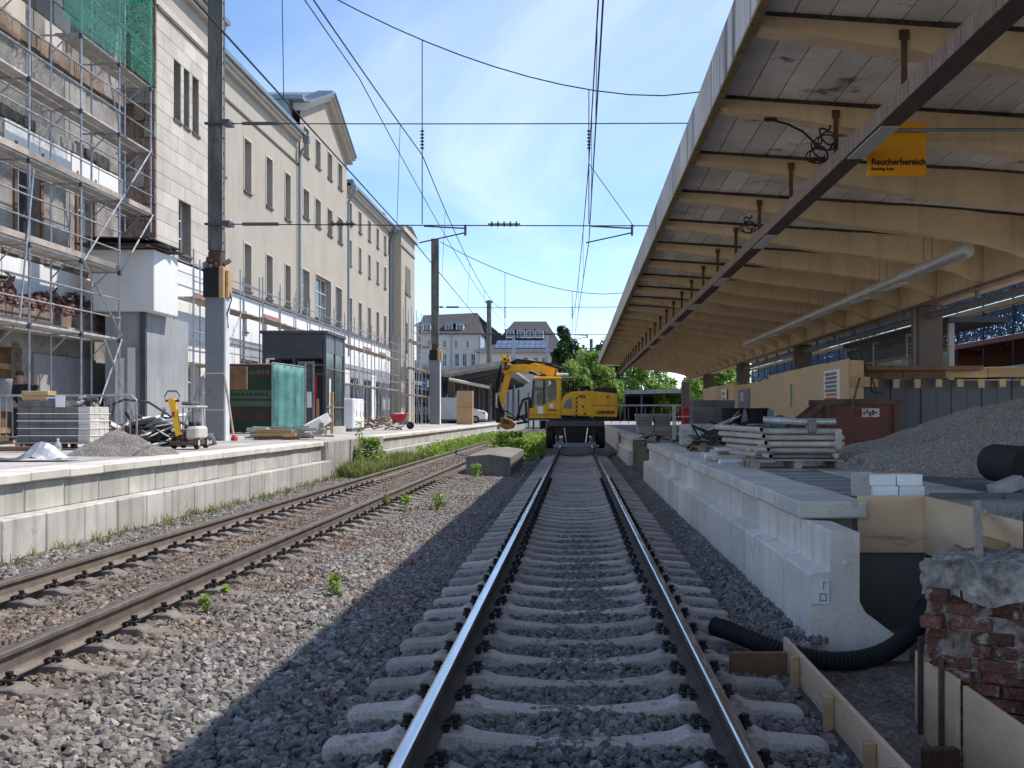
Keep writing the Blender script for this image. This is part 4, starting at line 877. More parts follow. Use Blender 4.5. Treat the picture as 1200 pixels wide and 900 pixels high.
for k in range(3):
    y = (46.0, 57.0, 70)[k]; t = thing('ladder', ('aluminium ladder leaning in the scaffold just right of the white cabinets', 'aluminium ladder standing in the middle of the long scaffold', 'aluminium ladder near the far end of the long scaffold')[k], 'ladder', (-12.2, y, .75), group='ladders in the scaffold')
    for s_ in (-.2, .2): MB().tube((-12.3, y+s_, .76), (-12.75, y+s_, 3.9), .025, 6).build('stile', 'scaffold_steel', t)
    for i in range(10): z = 1.05+.29*i; x = -12.3-.45*(z-.76)/3.14; MB().tube((x, y-.2, z), (x, y+.2, z), .016, 6).build('rung', 'scaffold_steel', t)
# ---------------------------------------------------------------- road-rail excavator on the right track
ex = thing('excavator', 'yellow road rail excavator standing on the right track with its boom folded left', 'excavator', (.05, 45, 0))
YF, YB = 43.7, 46.3
def P8(x, y): return ((x/8-95)*.0363, 1.45-(y/8-77)*.0363)
hood = [P8(*p) for p in ((625, 615), (1138, 632), (1142, 415), (905, 392), (730, 396), (665, 425), (625, 480))]
hb = MB().prism(hood, 'y', YF, YB).build('engine_hood', 'yellow_paint', ex)
md = hb.modifiers.new('bevel', 'BEVEL'); md.width = .05; md.segments = 3; md.limit_method = 'ANGLE'
MB().prism([P8(*p) for p in ((915, 390), (930, 362), (1120, 362), (1136, 392), (1136, 412), (915, 412))], 'y', YF+.15, YB-.15).build('hood_cover', 'black_steel', ex)
MB().prism([P8(*p) for p in ((640, 545), (662, 490), (700, 458), (724, 452), (722, 556), (690, 556))], 'y', YF-.012, YF-.001).build('vent_window', 'steel_mid', hb)
for k in range(5): a = 440+38*k; MB().prism([P8(*p) for p in ((756, a+18), (774, a), (774, a+18), (756, a+36))], 'y', YF-.012, YF-.001).build('warning_stripe', 'black_print', hb)
text('LIEBHERR', .185, 'black_print', hb, (P8(942, 0)[0], YF-.02, P8(0, 600)[1]), (R(90), 0, 0), sx=1.0); text('922', .17, 'black_print', hb, (P8(785, 0)[0], YF-.02, P8(0, 455)[1]), (R(90), 0, 0), sx=1.1)
for c in ((825, 535), (840, 600)): MB().lathe([(.05, YF-.02), (.05, YF-.001)], 10, (P8(c[0], 0)[0], 0, P8(0, c[1])[1]), 'y').build('latch', 'red_rust', hb)
MB().prism([P8(*p) for p in ((790, 500), (880, 500), (892, 528), (880, 552), (790, 552))], 'y', YF-.01, YF-.001).build('service_hatch', 'yellow_paint', hb); MB().prism([P8(*p) for p in ((1030, 440), (1062, 440), (1050, 462))], 'y', YF-.01, YF-.001).build('emblem', 'red_rust', hb)
MB().box(P8(905, 0)[0], P8(1130, 0)[0], YF-.006, YF-.001, P8(0, 524)[1], P8(0, 520)[1]).build('seam', 'black_print', hb)
# revolving frame and cab
MB().box(P8(332, 0)[0], P8(625, 0)[0], YF+.1, YB-.1, P8(0, 640)[1], P8(0, 602)[1]).build('deck', 'yellow_paint', ex)
MB().box(P8(336, 0)[0], P8(1130, 0)[0], YF+.1, YB-.1, P8(0, 655)[1], P8(0, 640)[1]).build('frame', 'black_steel', ex)
cb = MB().prism([P8(*p) for p in ((335, 602), (335, 552), (440, 528), (520, 492), (582, 460), (582, 602))], 'y', YF+.02, YF+1.15).build('cab', 'yellow_paint', ex)
def post(a, b, w_, yd=(.02, .10), m='yellow_paint', n='cab_post'):
    (x0, z0), (x1, z1) = P8(*a), P8(*b)
    for q in (YF, YF+1.05): MB().prism([(x0-w_/2, z0), (x0+w_/2, z0), (x1+w_/2, z1), (x1-w_/2, z1)], 'y', q+yd[0], q+yd[1]).build(n, m, cb)
post((602, 612), (602, 285), .17); post((468, 515), (468, 285), .06, m='black_steel'); post((352, 545), (375, 285), .06, m='black_steel')
MB().cbox(P8(368, 0)[0], P8(625, 0)[0], YF, YF+1.2, P8(0, 290)[1], P8(0, 262)[1], .03).build('roof', 'yellow_paint', cb)
MB().prism([P8(*p) for p in ((357, 540), (378, 292), (590, 292), (590, 462), (520, 490), (440, 525))], 'y', YF+.05, YF+.06).build('glazing', 'cab_glass', cb)
MB().cbox(P8(400, 0)[0], P8(470, 0)[0], YF+.4, YF+.9, P8(0, 520)[1], P8(0, 400)[1], .08).cbox(P8(500, 0)[0], P8(575, 0)[0], YF+.35, YF+.95, P8(0, 470)[1], P8(0, 330)[1], .1).build('seat', 'black_rubber', cb)
MB().cbox(P8(512, 0)[0], P8(566, 0)[0], YF+.2, YF+.34, P8(0, 462)[1], P8(0, 345)[1], .05).build('jacket', 'red_rust', cb)
MB().box(P8(412, 0)[0], P8(462, 0)[0], YF+.006, YF+.018, P8(0, 600)[1], P8(0, 535)[1]).box(P8(520, 0)[0], P8(555, 0)[0], YF+.006, YF+.018, P8(0, 545)[1], P8(0, 510)[1]).build('decal', 'plastic_white', cb)
for (a, b) in ((498, 545), (535, 580)): MB().box(P8(a, 0)[0], P8(b, 0)[0], YF+.006, YF+.0185, P8(0, 572)[1], P8(0, 562)[1]).build('decal', 'black_print', cb)
MB().cbox(P8(615, 0)[0], P8(755, 0)[0], YF+.15, YF+.9, P8(0, 278)[1], P8(0, 262)[1], .02).build('guard_roof', 'grey_steel', ex); MB().tube((*P8(580, 235)[:1], YF+.5, P8(580, 235)[1]), (P8(690, 235)[0], YF+.5, P8(0, 238)[1]), .05, 8).build('work_light', 'plastic_white', ex)
for k in range(6): x = P8(640+22*k, 0)[0]; MB().cbox(x, x+.07, YF+.25+.2*(k % 3), YF+.5+.2*(k % 3), P8(0, 395)[1], P8(0, 300+12*(k % 4))[1], .02).build('hose_bank', 'black_steel', ex)
for k in range(4): MB().path([(P8(770+30*k, 0)[0], YF+.8, P8(0, 392)[1]), (P8(780+34*k, 0)[0], YF+.8, P8(0, 350)[1]), (P8(830+20*k, 0)[0], YF+1, P8(0, 352)[1]), (P8(880, 0)[0], YF+1, P8(0, 385)[1])], .035, 6).build('pipe', 'black_steel', ex)
# boom
def bev(o, w_=.03): m = o.modifiers.new('bevel', 'BEVEL'); m.width = w_; m.segments = 2; m.limit_method = 'ANGLE'
boom = MB().prism([P8(*p) for p in ((600, 235), (590, 178), (500, 150), (370, 122), (320, 140), (200, 135), (105, 142), (72, 200), (100, 240), (135, 205), (300, 215), (420, 240), (490, 260))], 'y', YF+1.25, YF+1.75).build('boom', 'yellow_paint', ex); bev(boom)
stick = MB().prism([P8(*p) for p in ((70, 190), (152, 200), (150, 250), (66, 548), (22, 548), (30, 500), (70, 300))], 'y', YF+1.32, YF+1.68).build('stick', 'yellow_paint', ex); bev(stick)
MB().lathe([(.10, YF+1.2), (.13, YF+1.22), (.13, YF+1.78), (.10, YF+1.8)], 14, (*P8(95, 88)[:1], 0, P8(0, 88)[1]), 'y').build('joint', 'yellow_paint', boom, True); MB().lathe([(.05, YF+1.17), (.06, YF+1.19)], 10, (*P8(95, 88)[:1], 0, P8(0, 88)[1]), 'y').build('pin', 'black_steel', boom)
for c in ((78, 62), (112, 66), (125, 92)): MB().cbox(P8(c[0], 0)[0]-.05, P8(c[0], 0)[0]+.05, YF+1.25, YF+1.5, P8(0, c[1])[1]-.05, P8(0, c[1])[1]+.05, .012).build('valve', 'black_steel' if c[0] > 100 else 'yellow_worn', boom)
for k in range(5): MB().path([(P8(150-6*k, 0)[0], YF+1.22-.03*k, P8(0, 150+8*k)[1]), (P8(66-8*k, 0)[0], YF+1.2, P8(0, 110+22*k)[1]), (P8(30-5*k, 0)[0], YF+1.2, P8(0, 330)[1]), (P8(30+6*k, 0)[0], YF+1.2, P8(0, 520)[1]), (P8(50+10*k, 0)[0], YF+1.2, P8(0, 590)[1])], .022, 6).build('hydraulic_hose', 'black_rubber', stick, True)
MB().prism([P8(*p) for p in ((60, 60), (130, 55), (140, 110), (110, 145), (75, 145))], 'y', YF+1.3, YF+1.7).build('joint_plate', 'yellow_paint', boom)
for (a, b) in ((320, 425), (440, 480)): MB().prism([(P8(a, 0)[0], P8(a, 200+(a-320)*.2)[1]), (P8(b, 0)[0], P8(b, 200+(b-320)*.22)[1]), (P8(b, 0)[0], P8(b, 224+(b-320)*.22)[1]), (P8(a, 0)[0], P8(a, 224+(a-320)*.2)[1])], 'y', YF+1.238, YF+1.249).build('boom_print', 'black_print', boom)
def hyd(p0, p1, y, r=.05, split=.55):
    a, b = Vector((P8(*p0)[0], y, P8(*p0)[1])), Vector((P8(*p1)[0], y, P8(*p1)[1])); c = a.lerp(b, split)
    h = MB().tube(a, c, r, 10).build('cylinder', 'black_steel', boom, True); MB().tube(c, b, r*.5, 8).build('piston', 'chrome', h, True)
hyd((640, 180), (330, 95), YF+1.35, .07); hyd((640, 160), (330, 105), YF+1.65, .06); hyd((50, 150), (8, 520), YF+1.5, .055); hyd((110, 95), (28, 480), YF+1.3, .04)
for k in range(6): MB().path([(P8(560+16*k, 0)[0], YF+1.2+.1*k, P8(0, 250)[1]), (P8(600+12*k, 0)[0], YF+1.2+.1*k, P8(0, 90+18*k)[1]), (P8(520-10*k, 0)[0], YF+1.2+.1*k, P8(0, 128)[1]), (P8(210, 0)[0], YF+1.3+.08*k, P8(0, 88+10*k)[1]), (P8(140, 0)[0], YF+1.35, P8(0, 120)[1])], .028, 6).build('hydraulic_hose', 'black_rubber', boom, True)
# tool head: coupler, bucket, and hydraulic loops
MB().prism([P8(*p) for p in ((5, 545), (70, 540), (90, 600), (60, 690), (8, 680))], 'y', YF+1.3, YF+1.7).build('quick_coupler', 'black_steel', stick)
bk_ = MB().prism([P8(*p) for p in ((62, 628), (150, 655), (190, 690), (170, 735), (110, 748), (52, 720))], 'y', YF+.9, YF+2.0).build('bucket', 'bucket_orange', ex); bev(bk_)
MB().prism([P8(*p) for p in ((80, 648), (140, 668), (140, 700), (80, 690))], 'y', YF+.885, YF+.899).build('bucket_print', 'rust_rim', bk_)
for (pa, pb) in (((120, 625), (205, 660)), ((205, 690), (320, 672)), ((225, 610), (290, 668)), ((205, 660), (265, 470)), ((265, 470), (330, 450)), ((330, 450), (330, 660)), ((290, 480), (300, 640))):
    MB().tube((P8(*pa)[0], YF+1.0, P8(*pa)[1]), (P8(*pb)[0], YF+1.0, P8(*pb)[1]), .05, 8).build('linkage', 'black_steel', ex, True)
for k in range(4): MB().path([(P8(40+10*k, 0)[0], YF+1.2, P8(0, 560)[1]), (P8(120+14*k, 0)[0], YF+1.1, P8(0, 575+10*k)[1]), (P8(200, 0)[0], YF+1.1, P8(0, 640)[1]), (P8(300, 0)[0], YF+1.2, P8(0, 600+14*k)[1])], .025, 6).build('hydraulic_hose', 'grey_steel' if k % 2 else 'black_rubber', ex, True)
hyd((560, 300), (330, 190), YF+1.1, .06, .6)
for k in range(14): MB().cbox(P8(640+34*k, 0)[0], P8(660+34*k, 0)[0], YF+.3, YF+.5, P8(0, 398)[1], P8(0, 378-7*(k % 3))[1], .01).build('deck_fitting', 'black_steel' if k % 2 else 'grey_steel', ex)
for k in range(5): MB().tube((P8(640+28*k, 0)[0], YF+.12, P8(0, 398)[1]), (P8(640+28*k, 0)[0], YF+.12, P8(0, 290)[1]), .015, 6).build('rail_post', 'black_steel', ex)
MB().tube((P8(640, 0)[0], YF+.12, P8(0, 300)[1]), (P8(752, 0)[0], YF+.12, P8(0, 300)[1]), .018, 6).build('guard_rail', 'black_steel', ex)
# undercarriage
MB().cbox(-1.22, 1.18, 43.75, 46.25, .62, 1.22, .05).build('undercarriage', 'black_steel', ex); MB().lathe([(.75, 1.2), (.75, 1.36)], 24, (0, 45, 0)).build('slew_ring', 'black_steel', ex)
MB().cbox(-1.20, 1.16, 43.55, 43.74, .98, 1.24, .03).build('rear_bumper', 'steel_dark', ex); MB().cbox(-.55, .55, 43.45, 43.6, .30, .78, .03).build('blade_frame', 'black_rubber', ex)
for s_ in (-1, 1):
    for yy_ in (44.05, 45.95):
        w_ = MB().lathe([(.22, -.17), (.40, -.17), (.47, -.12), (.47, .12), (.40, .17), (.22, .17)], 22, (s_*1.05-.02, yy_, .55), 'x').build('wheel', 'black_rubber', ex, True)
        MB().lathe([(.0, -.05), (.20, -.10), (.215, -.16), (.215, .16), (.20, .10), (0, .05)], 16, (s_*1.05-.02, yy_, .55), 'x').build('rim', 'grey_steel', w_, True)
    rw = MB().lathe([(.24, -.04), (.24, -.01), (.19, 0), (.18, .09), (.06, .10), (.06, .22)] if s_ > 0 else [(.06, -.22), (.06, -.10), (.18, -.09), (.19, 0), (.24, .01), (.24, .04)], 18, (s_*.72, 43.3, .195), 'x').build('rail_wheel', 'grey_steel', ex, True)
    MB().obox((s_*.75, 43.45, .42), (.12, .3, .55), (R(-18), 0, 0), .02).build('rail_wheel_arm', 'black_steel', ex); MB().cbox(s_*1.0-.04, s_*1.0+.04, 43.53, 43.548, 1.02, 1.18, .004).build('tail_light', 'red_paint', ex)
    MB().tube((s_*.40, 43.4, .35), (s_*.48, 43.42, .95), .025, 8).build('support_rod', 'chrome', ex, True)
MB().cbox(-.62, .62, 43.2, 43.34, .15, .33, .02).build('axle_beam', 'grey_steel', ex)
# ---------------------------------------------------------------- things on the left platform
ZP = .765
def bevel(o, w_=.015, seg=2): m = o.modifiers.new('bevel', 'BEVEL'); m.width = w_; m.segments = seg; m.limit_method = 'ANGLE'; return o
def pallet(label, x, y, z, rz=0, w_=1.2, d=.8, m='plank_grey', grp='wooden pallets'):
    t = thing('pallet', label, 'pallet', (x, y, z), rz, grp, local=True)
    bd = MB().cbox(-w_/2, w_/2, -.05, .05, .122, .144, .003).mesh('board', m); bl = MB().cbox(-.05, .05, -.07, .07, .022, .100, .003).mesh('block', m); st = MB().cbox(-.05, .05, -d/2, d/2, .100, .121, .003).mesh('stringer', m); sk = MB().cbox(-w_/2, w_/2, -.05, .05, 0, .022, .003).mesh('skid', m)
    for k in range(5): piece('board', bd, t, (0, -d/2+.05+(d-.1)*k/4, 0))
    for sx_ in (-w_/2+.05, 0, w_/2-.05):
        piece('stringer', st, t, (sx_, 0, 0))
        for k in range(3): piece('block', bl, t, (sx_, (-d/2+.07, 0, d/2-.07)[k], 0))
    for k in range(3): piece('skid', sk, t, (0, (-d/2+.06, 0, d/2-.06)[k], 0))
    return t
# paving stones on a pallet
pallet('grey pallet under the strapped stack of dark paving stones', -10.57, 21.85, ZP, 0, 1.5, 1.0)
ps = thing('paving_stone_stack', 'strapped block of dark grey paving stones on a pallet', 'paving stones', (-10.57, 21.85, ZP+.145))
pb_shaded = MB().cbox(-.12, .12, -.105, .105, 0, .118, .006).mesh('paving_stone', 'paving_grey'); pb_sunlit = MB().cbox(-.12, .12, -.105, .105, 0, .118, .006).mesh('paving_stone', 'paver_light')
for i in range(6):
    for j in range(4):
        for k in range(7):
            if 0 < i < 5 and 0 < j < 3 and k < 6: continue
            if k == 6 and i > 3: continue
            piece('paving_stone', pb_sunlit if i == 5 else pb_shaded, ps, (-11.18+.245*i+jit(.004), 21.52+.22*j+jit(.004), ZP+.146+.12*k))  # sunlit end column coloured light, shaded rest coloured dark
for z in (.27, .42, .57, .72): MB().box(-11.31, -9.825, 21.40, 21.404, ZP+z, ZP+z+.014).box(-9.826, -9.822, 21.40, 22.32, ZP+z, ZP+z+.014).build('strap', 'plastic_white', ps)
for k in range(2): tag(MB().cbox(-11.27, -10.75+.02*k, 21.5, 21.85, 1.757+.10*k, 1.852+.10*k, .008).build('carton', 'timber_box'), ('tan carton lying directly on the dark paving stones', 'tan carton on top of another carton on the stone stack')[k], 'carton', 'cartons on the stone stack')
tag(MB().cbox(-10.72, -10.5, 21.47, 21.8, 1.757, 1.80, .006).build('parcel', 'sign_blue'), 'flat blue and white parcel beside the cartons on the stone stack', 'parcel'); tag(MB().box(-10.52, -10.33, 21.385, 21.395, 1.62, 1.86).build('paper_sheet', 'plastic_white'), 'white paper sheet hanging over the edge of the stone stack', 'paper')
rb = thing('rubble_heap', 'small heap of dark offcuts on the right end of the stone stack', 'rubble', (-10.0, 21.8, 1.637))
for k in range(14): MB().obox((-10.02+jit(.17), 21.75+jit(.25), 1.68+.02*k*.6), (.16, .12, .06), (jit(.5), jit(.5), jit(3)), .006).build('offcut', 'debris_dark' if k % 3 else 'debris_pale', rb)
# barrier fence
def barrier(label, x0, x1, y, z0=ZP, h=1.12, n=16, m='scaffold_steel'):
    t = thing('barrier', label, 'barrier', ((x0+x1)/2, y, z0), group='steel barriers')
    MB().path([(x0, y, z0), (x0, y, z0+h-.1), (x0+.1, y, z0+h), (x1-.1, y, z0+h), (x1, y, z0+h-.1), (x1, y, z0)], .024, 8).build('frame', m, t, True); MB().tube((x0, y, z0+.22), (x1, y, z0+.22), .018, 6).build('bottom_rail', m, t, True)
    bm0 = MB().tube((0, 0, 0), (0, 0, h-.24), .010, 6).mesh('bar', m, True)
    for k in range(n): piece('bar', bm0, t, (x0+(x1-x0)*(k+1)/(n+1), y, z0+.22))
    for x in (x0+.3, x1-.3): MB().box(x-.03, x+.03, y-.3, y+.3, z0, z0+.02).build('foot', m, t)
    return t
barrier('galvanised barrier fence behind the stack of paving stones', -11.95, -9.55, 23.0); barrier('galvanised barrier fence at the left picture edge', -14.3, -12.0, 23.05)
tag(MB().obox((-11.75, 20.9, 1.32), (.16, .05, 1.35), (R(-22), R(-20), 0), .004).build('plank', 'wood_brown'), 'brown plank leaning on the left barrier', 'plank', 'loose planks'); tag(MB().obox((-12.0, 20.9, 1.28), (.12, .04, 1.25), (R(-20), R(-8), 0), .004).build('plank', 'timber'), 'pale plank leaning at the left picture edge', 'plank', 'loose planks')
tag(MB().cbox(-11.9, -9.9, 20.2, 20.4, ZP, ZP+.09, .01).build('plank', 'wood_brown'), 'long brown beam lying in front of the stone stack', 'plank', 'loose planks')
# person behind the barrier
def person(label, x, y, z, rz):
    t = thing('person', label, 'person', (x, y, z), rz, local=True)
    def ensure(name, pts, edges, rad, m):
        me = bpy.data.meshes.new(name); o = bpy.data.objects.new(name, me); link(o); bm = bmesh.new(); lay = bm.verts.layers.skin.verify(); vs = [bm.verts.new(p) for p in pts]
        for a, b in edges: bm.edges.new((vs[a], vs[b]))
        for v, r in zip(vs, rad): v[lay].radius = r if isinstance(r, tuple) else (r, r)
        vs[0][lay].use_root = True; bm.to_mesh(me); bm.free(); o.modifiers.new('skin', 'SKIN'); q = o.modifiers.new('sub', 'SUBSURF'); q.levels = q.render_levels = 2
        me.materials.append(MATS[m]); o.parent = t; OFF[o.name] = (0, 0, 0); return o
    pts = [(0, 0, .92), (0, .01, 1.15), (0, .0, 1.38), (0, -.01, 1.48), (0, -.02, 1.56), (0, -.03, 1.64), (0, -.02, 1.73), (.19, 0, 1.38), (.34, -.08, 1.30), (.42, -.20, 1.50), (.43, -.24, 1.62), (-.19, 0, 1.38), (-.25, .0, 1.10), (-.26, -.10, .86), (-.26, -.15, .78), (.09, 0, .86), (.10, -.01, .48), (.11, .02, .08), (.12, -.14, .04), (-.09, 0, .86), (-.10, -.01, .48), (-.11, .02, .08), (-.12, -.14, .04)]
    ed = [(0, 1), (1, 2), (2, 3), (3, 4), (4, 5), (5, 6), (2, 7), (7, 8), (8, 9), (9, 10), (2, 11), (11, 12), (12, 13), (13, 14), (0, 15), (15, 16), (16, 17), (17, 18), (0, 19), (19, 20), (20, 21), (21, 22)]
    rad = [(.16, .11), (.15, .11), (.17, .11), .06, .065, .088, .07, .075, .05, .04, .03, .075, .05, .04, .03, .09, .06, .045, .04, .09, .06, .045, .04]
    ensure('body', pts, ed, rad, 'skin')
    ensure('jacket', [(0, 0, .90), (0, .01, 1.15), (0, 0, 1.38), (0, -.01, 1.44), (.19, 0, 1.38), (.34, -.08, 1.30), (.41, -.18, 1.46), (-.19, 0, 1.38), (-.25, 0, 1.10), (-.26, -.10, .88)], [(0, 1), (1, 2), (2, 3), (2, 4), (4, 5), (5, 6), (2, 7), (7, 8), (8, 9)], [(.18, .13), (.17, .13), (.19, .13), .08, .09, .066, .055, .09, .066, .055], 'cloth_dark')
    ensure('trousers', [(0, 0, .96), (.095, 0, .86), (.10, -.01, .48), (.11, .02, .10), (-.095, 0, .86), (-.10, -.01, .48), (-.11, .02, .10)], [(0, 1), (1, 2), (2, 3), (0, 4), (4, 5), (5, 6)], [(.17, .13), .10, .075, .06, .10, .075, .06], 'cloth_dark')
    MB().lathe([(.098, 1.66), (.094, 1.71), (.075, 1.755), (.03, 1.775), (.001, 1.778)], 14, (0, -.012, 0)).build('hair', 'timber_dark', t, True)
    MB().obox((0, -.125, 1.64), (.022, .03, .05), (R(-15), 0, 0), .006).build('nose', 'skin', t); MB().box(-.045, -.025, -.108, -.104, 1.66, 1.672).box(.025, .045, -.108, -.104, 1.66, 1.672).build('eyes', 'black_print', t); MB().box(-.025, .025, -.108, -.103, 1.598, 1.604).build('mouth', 'red_rust', t)
    for s_ in (-1, 1): MB().obox((s_*.094, -.01, 1.64), (.02, .04, .06), (0, 0, 0), .008).build('ear', 'skin', t)
    for k in range(4): MB().path([(.405+.016*k, -.245, 1.64), (.40+.016*k, -.285, 1.67), (.40+.016*k, -.30, 1.655), (.40+.016*k, -.285, 1.635)], .009, 6).build('finger', 'skin', t, True)
    MB().path([(.41, -.235, 1.63), (.385, -.26, 1.645), (.38, -.285, 1.66)], .010, 6).build('thumb', 'skin', t, True)
    return t
person('person in dark clothing behind the left barrier, holding a scaffold post', -13.45, 25.6, .76, R(15))
cs = MB()
for i in range(9):
    for j in range(6): cs.v.append((-14.2+1.3*i/8, 24.2+.06*nz(i*.7, j*.9, 1), 1.55+.75*j/5+.03*nz(i, j, .8, 2)))
for i in range(8):
    for j in range(5): cs.f.append((i*6+j, (i+1)*6+j, (i+1)*6+j+1, i*6+j+1))
sh = cs.build('plastic_sheet', 'plastic_clear', smooth=True); bevel(sh, .001); sh.modifiers.new('th', 'SOLIDIFY').thickness = .006; tag(sh, 'crumpled translucent plastic sheet draped behind the left barrier', 'plastic sheet')
# gravel heap + scatter
def heap(name, label, cx, cy, z0, rx, ry, h, coll, dens, s0, s1, seed, m, n=26, nxy=1.0, kind='stuff'):
    mb = MB(); R_ = 1.15; V = []
    for j in range(n+1):
        for i in range(n+1):
            u, v = (i/n*2-1)*R_, (j/n*2-1)*R_; d = math.hypot(u, v); d2 = d+.16*nz(u*1.7, v*1.7, 1.6, seed+2); z = h*max(0, 1-d2)**.9*(1+.3*nz(u*2, v*2, nxy, seed))+.10*h*max(0, nz(u*5, v*5, 1, seed+9)) if d < 1 else 0
            V.append((d, (cx+u*rx, cy+v*ry, z0+z+.02*h*nz(u*9, v*9, 1, seed)-(.03 if d > 1 else 0))))
    mb.v = [p for d, p in V]
    for j in range(n):
        for i in range(n):
            q = (j*(n+1)+i, j*(n+1)+i+1, (j+1)*(n+1)+i+1, (j+1)*(n+1)+i)
            if min(V[k][0] for k in q) < 1.02: mb.f.append(q)
    o = tag(mb.build(name, m, smooth=True, recalc=False), label, 'gravel heap', kind=kind)
    s_ = mb.build('gravel_stones', None, None, recalc=False); scatter(s_, coll, dens, s0, s1, seed); s_.parent = o; s_['kind'] = 'stuff'
    return o
heap('gravel_heap', 'small heap of fine dark gravel on the left platform', -8.05, 18.8, ZP-.02, .95, .75, .42, LIB['gravel'], 2600, .008, .016, 31, 'gravel')
# tarp and bottle
tp = MB()
for i in range(15):
    for j in range(8):
        u, v = i/14, j/7; tp.v.append((-9.1+1.35*u, 16.0+.6*v+.1*nz(u*4, v*3, 1), ZP+.01+max(0, .30*math.exp(-((u-.66)/.17)**2-((v-.5)/.32)**2)+.06*nz(u*7, v*6, 1, 4))))
for i in range(14):
    for j in range(7): tp.f.append((i*8+j, (i+1)*8+j, (i+1)*8+j+1, i*8+j+1))
tpo = tag(tp.build('tarp', 'tarp_grey', smooth=False, recalc=False), 'crumpled grey silver tarp lying on the left platform edge', 'tarp'); tpo.data.materials.append(MATS['tarp_silver'])
for p in tpo.data.polygons:
    c = p.center
    if c.x > -8.45: p.material_index = 1
bt = thing('water_bottle', 'clear plastic water bottle standing behind the tarp', 'bottle', (-8.42, 17.2, ZP)); MB().lathe([(.045, ZP), (.05, ZP+.02), (.05, ZP+.13), (.043, ZP+.15), (.05, ZP+.17), (.05, ZP+.21), (.018, ZP+.27), (.016, ZP+.29)], 16, (-8.42, 17.2, 0)).build('body', 'plastic_clear', bt, True); MB().lathe([(.018, ZP+.29), (.018, ZP+.315)], 12, (-8.42, 17.2, 0)).build('cap', 'plastic_white', bt, True)
# demolition rubble
rp_ = thing('rubble_pile', 'jumbled pile of pale sheets, beams and dark scrap beside the paving stones', 'rubble', (-9.7, 24.5, ZP)); rnd = random.Random(5)
for k in range(85):
    a = rnd.random()*6.28; d = rnd.random()**.6; x, y = -9.75+1.15*d*math.cos(a), 24.5+.9*d*math.sin(a); h = (1-d)*.75; kind = rnd.random()
    sz = (rnd.uniform(.35, .85), rnd.uniform(.25, .6), .025) if kind < .55 else ((rnd.uniform(.6, 1.3), .06, .06) if kind < .85 else (.22, .18, .14))
    MB().obox((x, y, ZP+.08+h*rnd.uniform(.5, 1)), sz, (rnd.uniform(-.6, .6), rnd.uniform(-.6, .6), rnd.uniform(0, 3)), .004).build('scrap_piece', rnd.choice(['debris_dark', 'debris_pale', 'debris_pale', 'debris_dark', 'tarp_silver', 'steel_mid']), rp_)
MB().path([(-10.6, 24, ZP+.9), (-10.2, 23.9, ZP+1.05), (-9.6, 23.8, ZP+.98), (-9.0, 23.7, ZP+.62), (-8.7, 23.7, ZP+.45)], .028, 8).path([(-10.4, 23.9, ZP+1.0), (-10.5, 23.8, ZP+.5)], .025, 8).build('bent_bar', 'steel_dark', rp_, True)
for k in range(4): MB().cbox(-9.35+.3*(k % 2), -9.02+.34*(k % 2), 21.0+.25*(k//2), 21.2+.25*(k//2), ZP, ZP+.09, .006).build('loose_block', 'debris_pale', rp_)
# mini forklift-like carrier with yellow arm
mc = thing('mini_loader', 'small worn mini loader with yellow lifting arm and cream cover', 'loader', (-8.05, 21.95, ZP)); X, Y = -8.05, 21.95
def bx(name, m, a, b, c, d, e, f, bv=.012, par=None): return MB().cbox(X+a, X+b, Y+c, Y+d, ZP+e, ZP+f, bv).build(name, m, par or mc)
bx('chassis', 'rust_rim', -.36, .36, -.35, .55, .07, .16); bx('cover', 'offwhite', .06, .37, -.30, .5, .17, .44, .05); bx('engine', 'rust_rim', -.34, .05, -.2, .45, .17, .34)
for (a, b) in ((-.3, -.2), (.33, -.2), (-.3, .42), (.33, .42)):
    w_ = MB().lathe([(.03, -.06), (.10, -.06), (.115, -.04), (.115, .04), (.10, .06), (.03, .06)], 16, (X+a, Y+b, ZP+.115), 'x').build('wheel', 'black_rubber', mc, True); MB().lathe([(.06, -.065), (.06, .065)], 12, (X+a, Y+b, ZP+.115), 'x').build('rim', 'offwhite', w_, True)
for (a, b) in ((-.05, -.22), (.30, -.22), (-.05, .42), (.30, .42)): MB().tube((X+a, Y+b, ZP+.16), (X+a*.9, Y+b, ZP+.80), .018, 8).build('roll_bar', 'steel_mid', mc, True)
bx('canopy_roof', 'offwhite', -.12, .36, -.30, .5, .80, .84, .015); bx('roof_pad', 'tarp_grey', -.10, .22, -.24, .36, .845, .92, .035); bx('seat', 'black_rubber', 0, .25, .0, .3, .44, .52, .03); bx('backrest', 'plastic_clear', .04, .24, .32, .38, .50, .74, .03)
mc.scale = (.74, .85, 1.06)
am = MB().prism([(X-.44, ZP+.98), (X-.26, ZP+.98), (X-.22, ZP+.92), (X-.06, ZP+.28), (X-.20, ZP+.24), (X-.36, ZP+.80)], 'y', Y-.34, Y-.22).build('lifting_arm', 'yellow_paint', mc); bevel(am)
MB().box(X-.31, X-.22, Y-.345, Y-.341, ZP+.62, ZP+.72).build('warning_decal', 'red_paint', am)
MB().path([(X-.50, Y-.28, ZP+.92), (X-.53, Y-.28, ZP+1.02), (X-.44, Y-.28, ZP+1.12), (X-.2, Y-.28, ZP+1.12), (X-.10, Y-.28, ZP+1.02), (X-.16, Y-.28, ZP+.95)], .014, 8).tube((X-.5, Y-.28, ZP+.93), (X-.12, Y-.28, ZP+.93), .02, 8).build('handle', 'black_steel', mc, True)
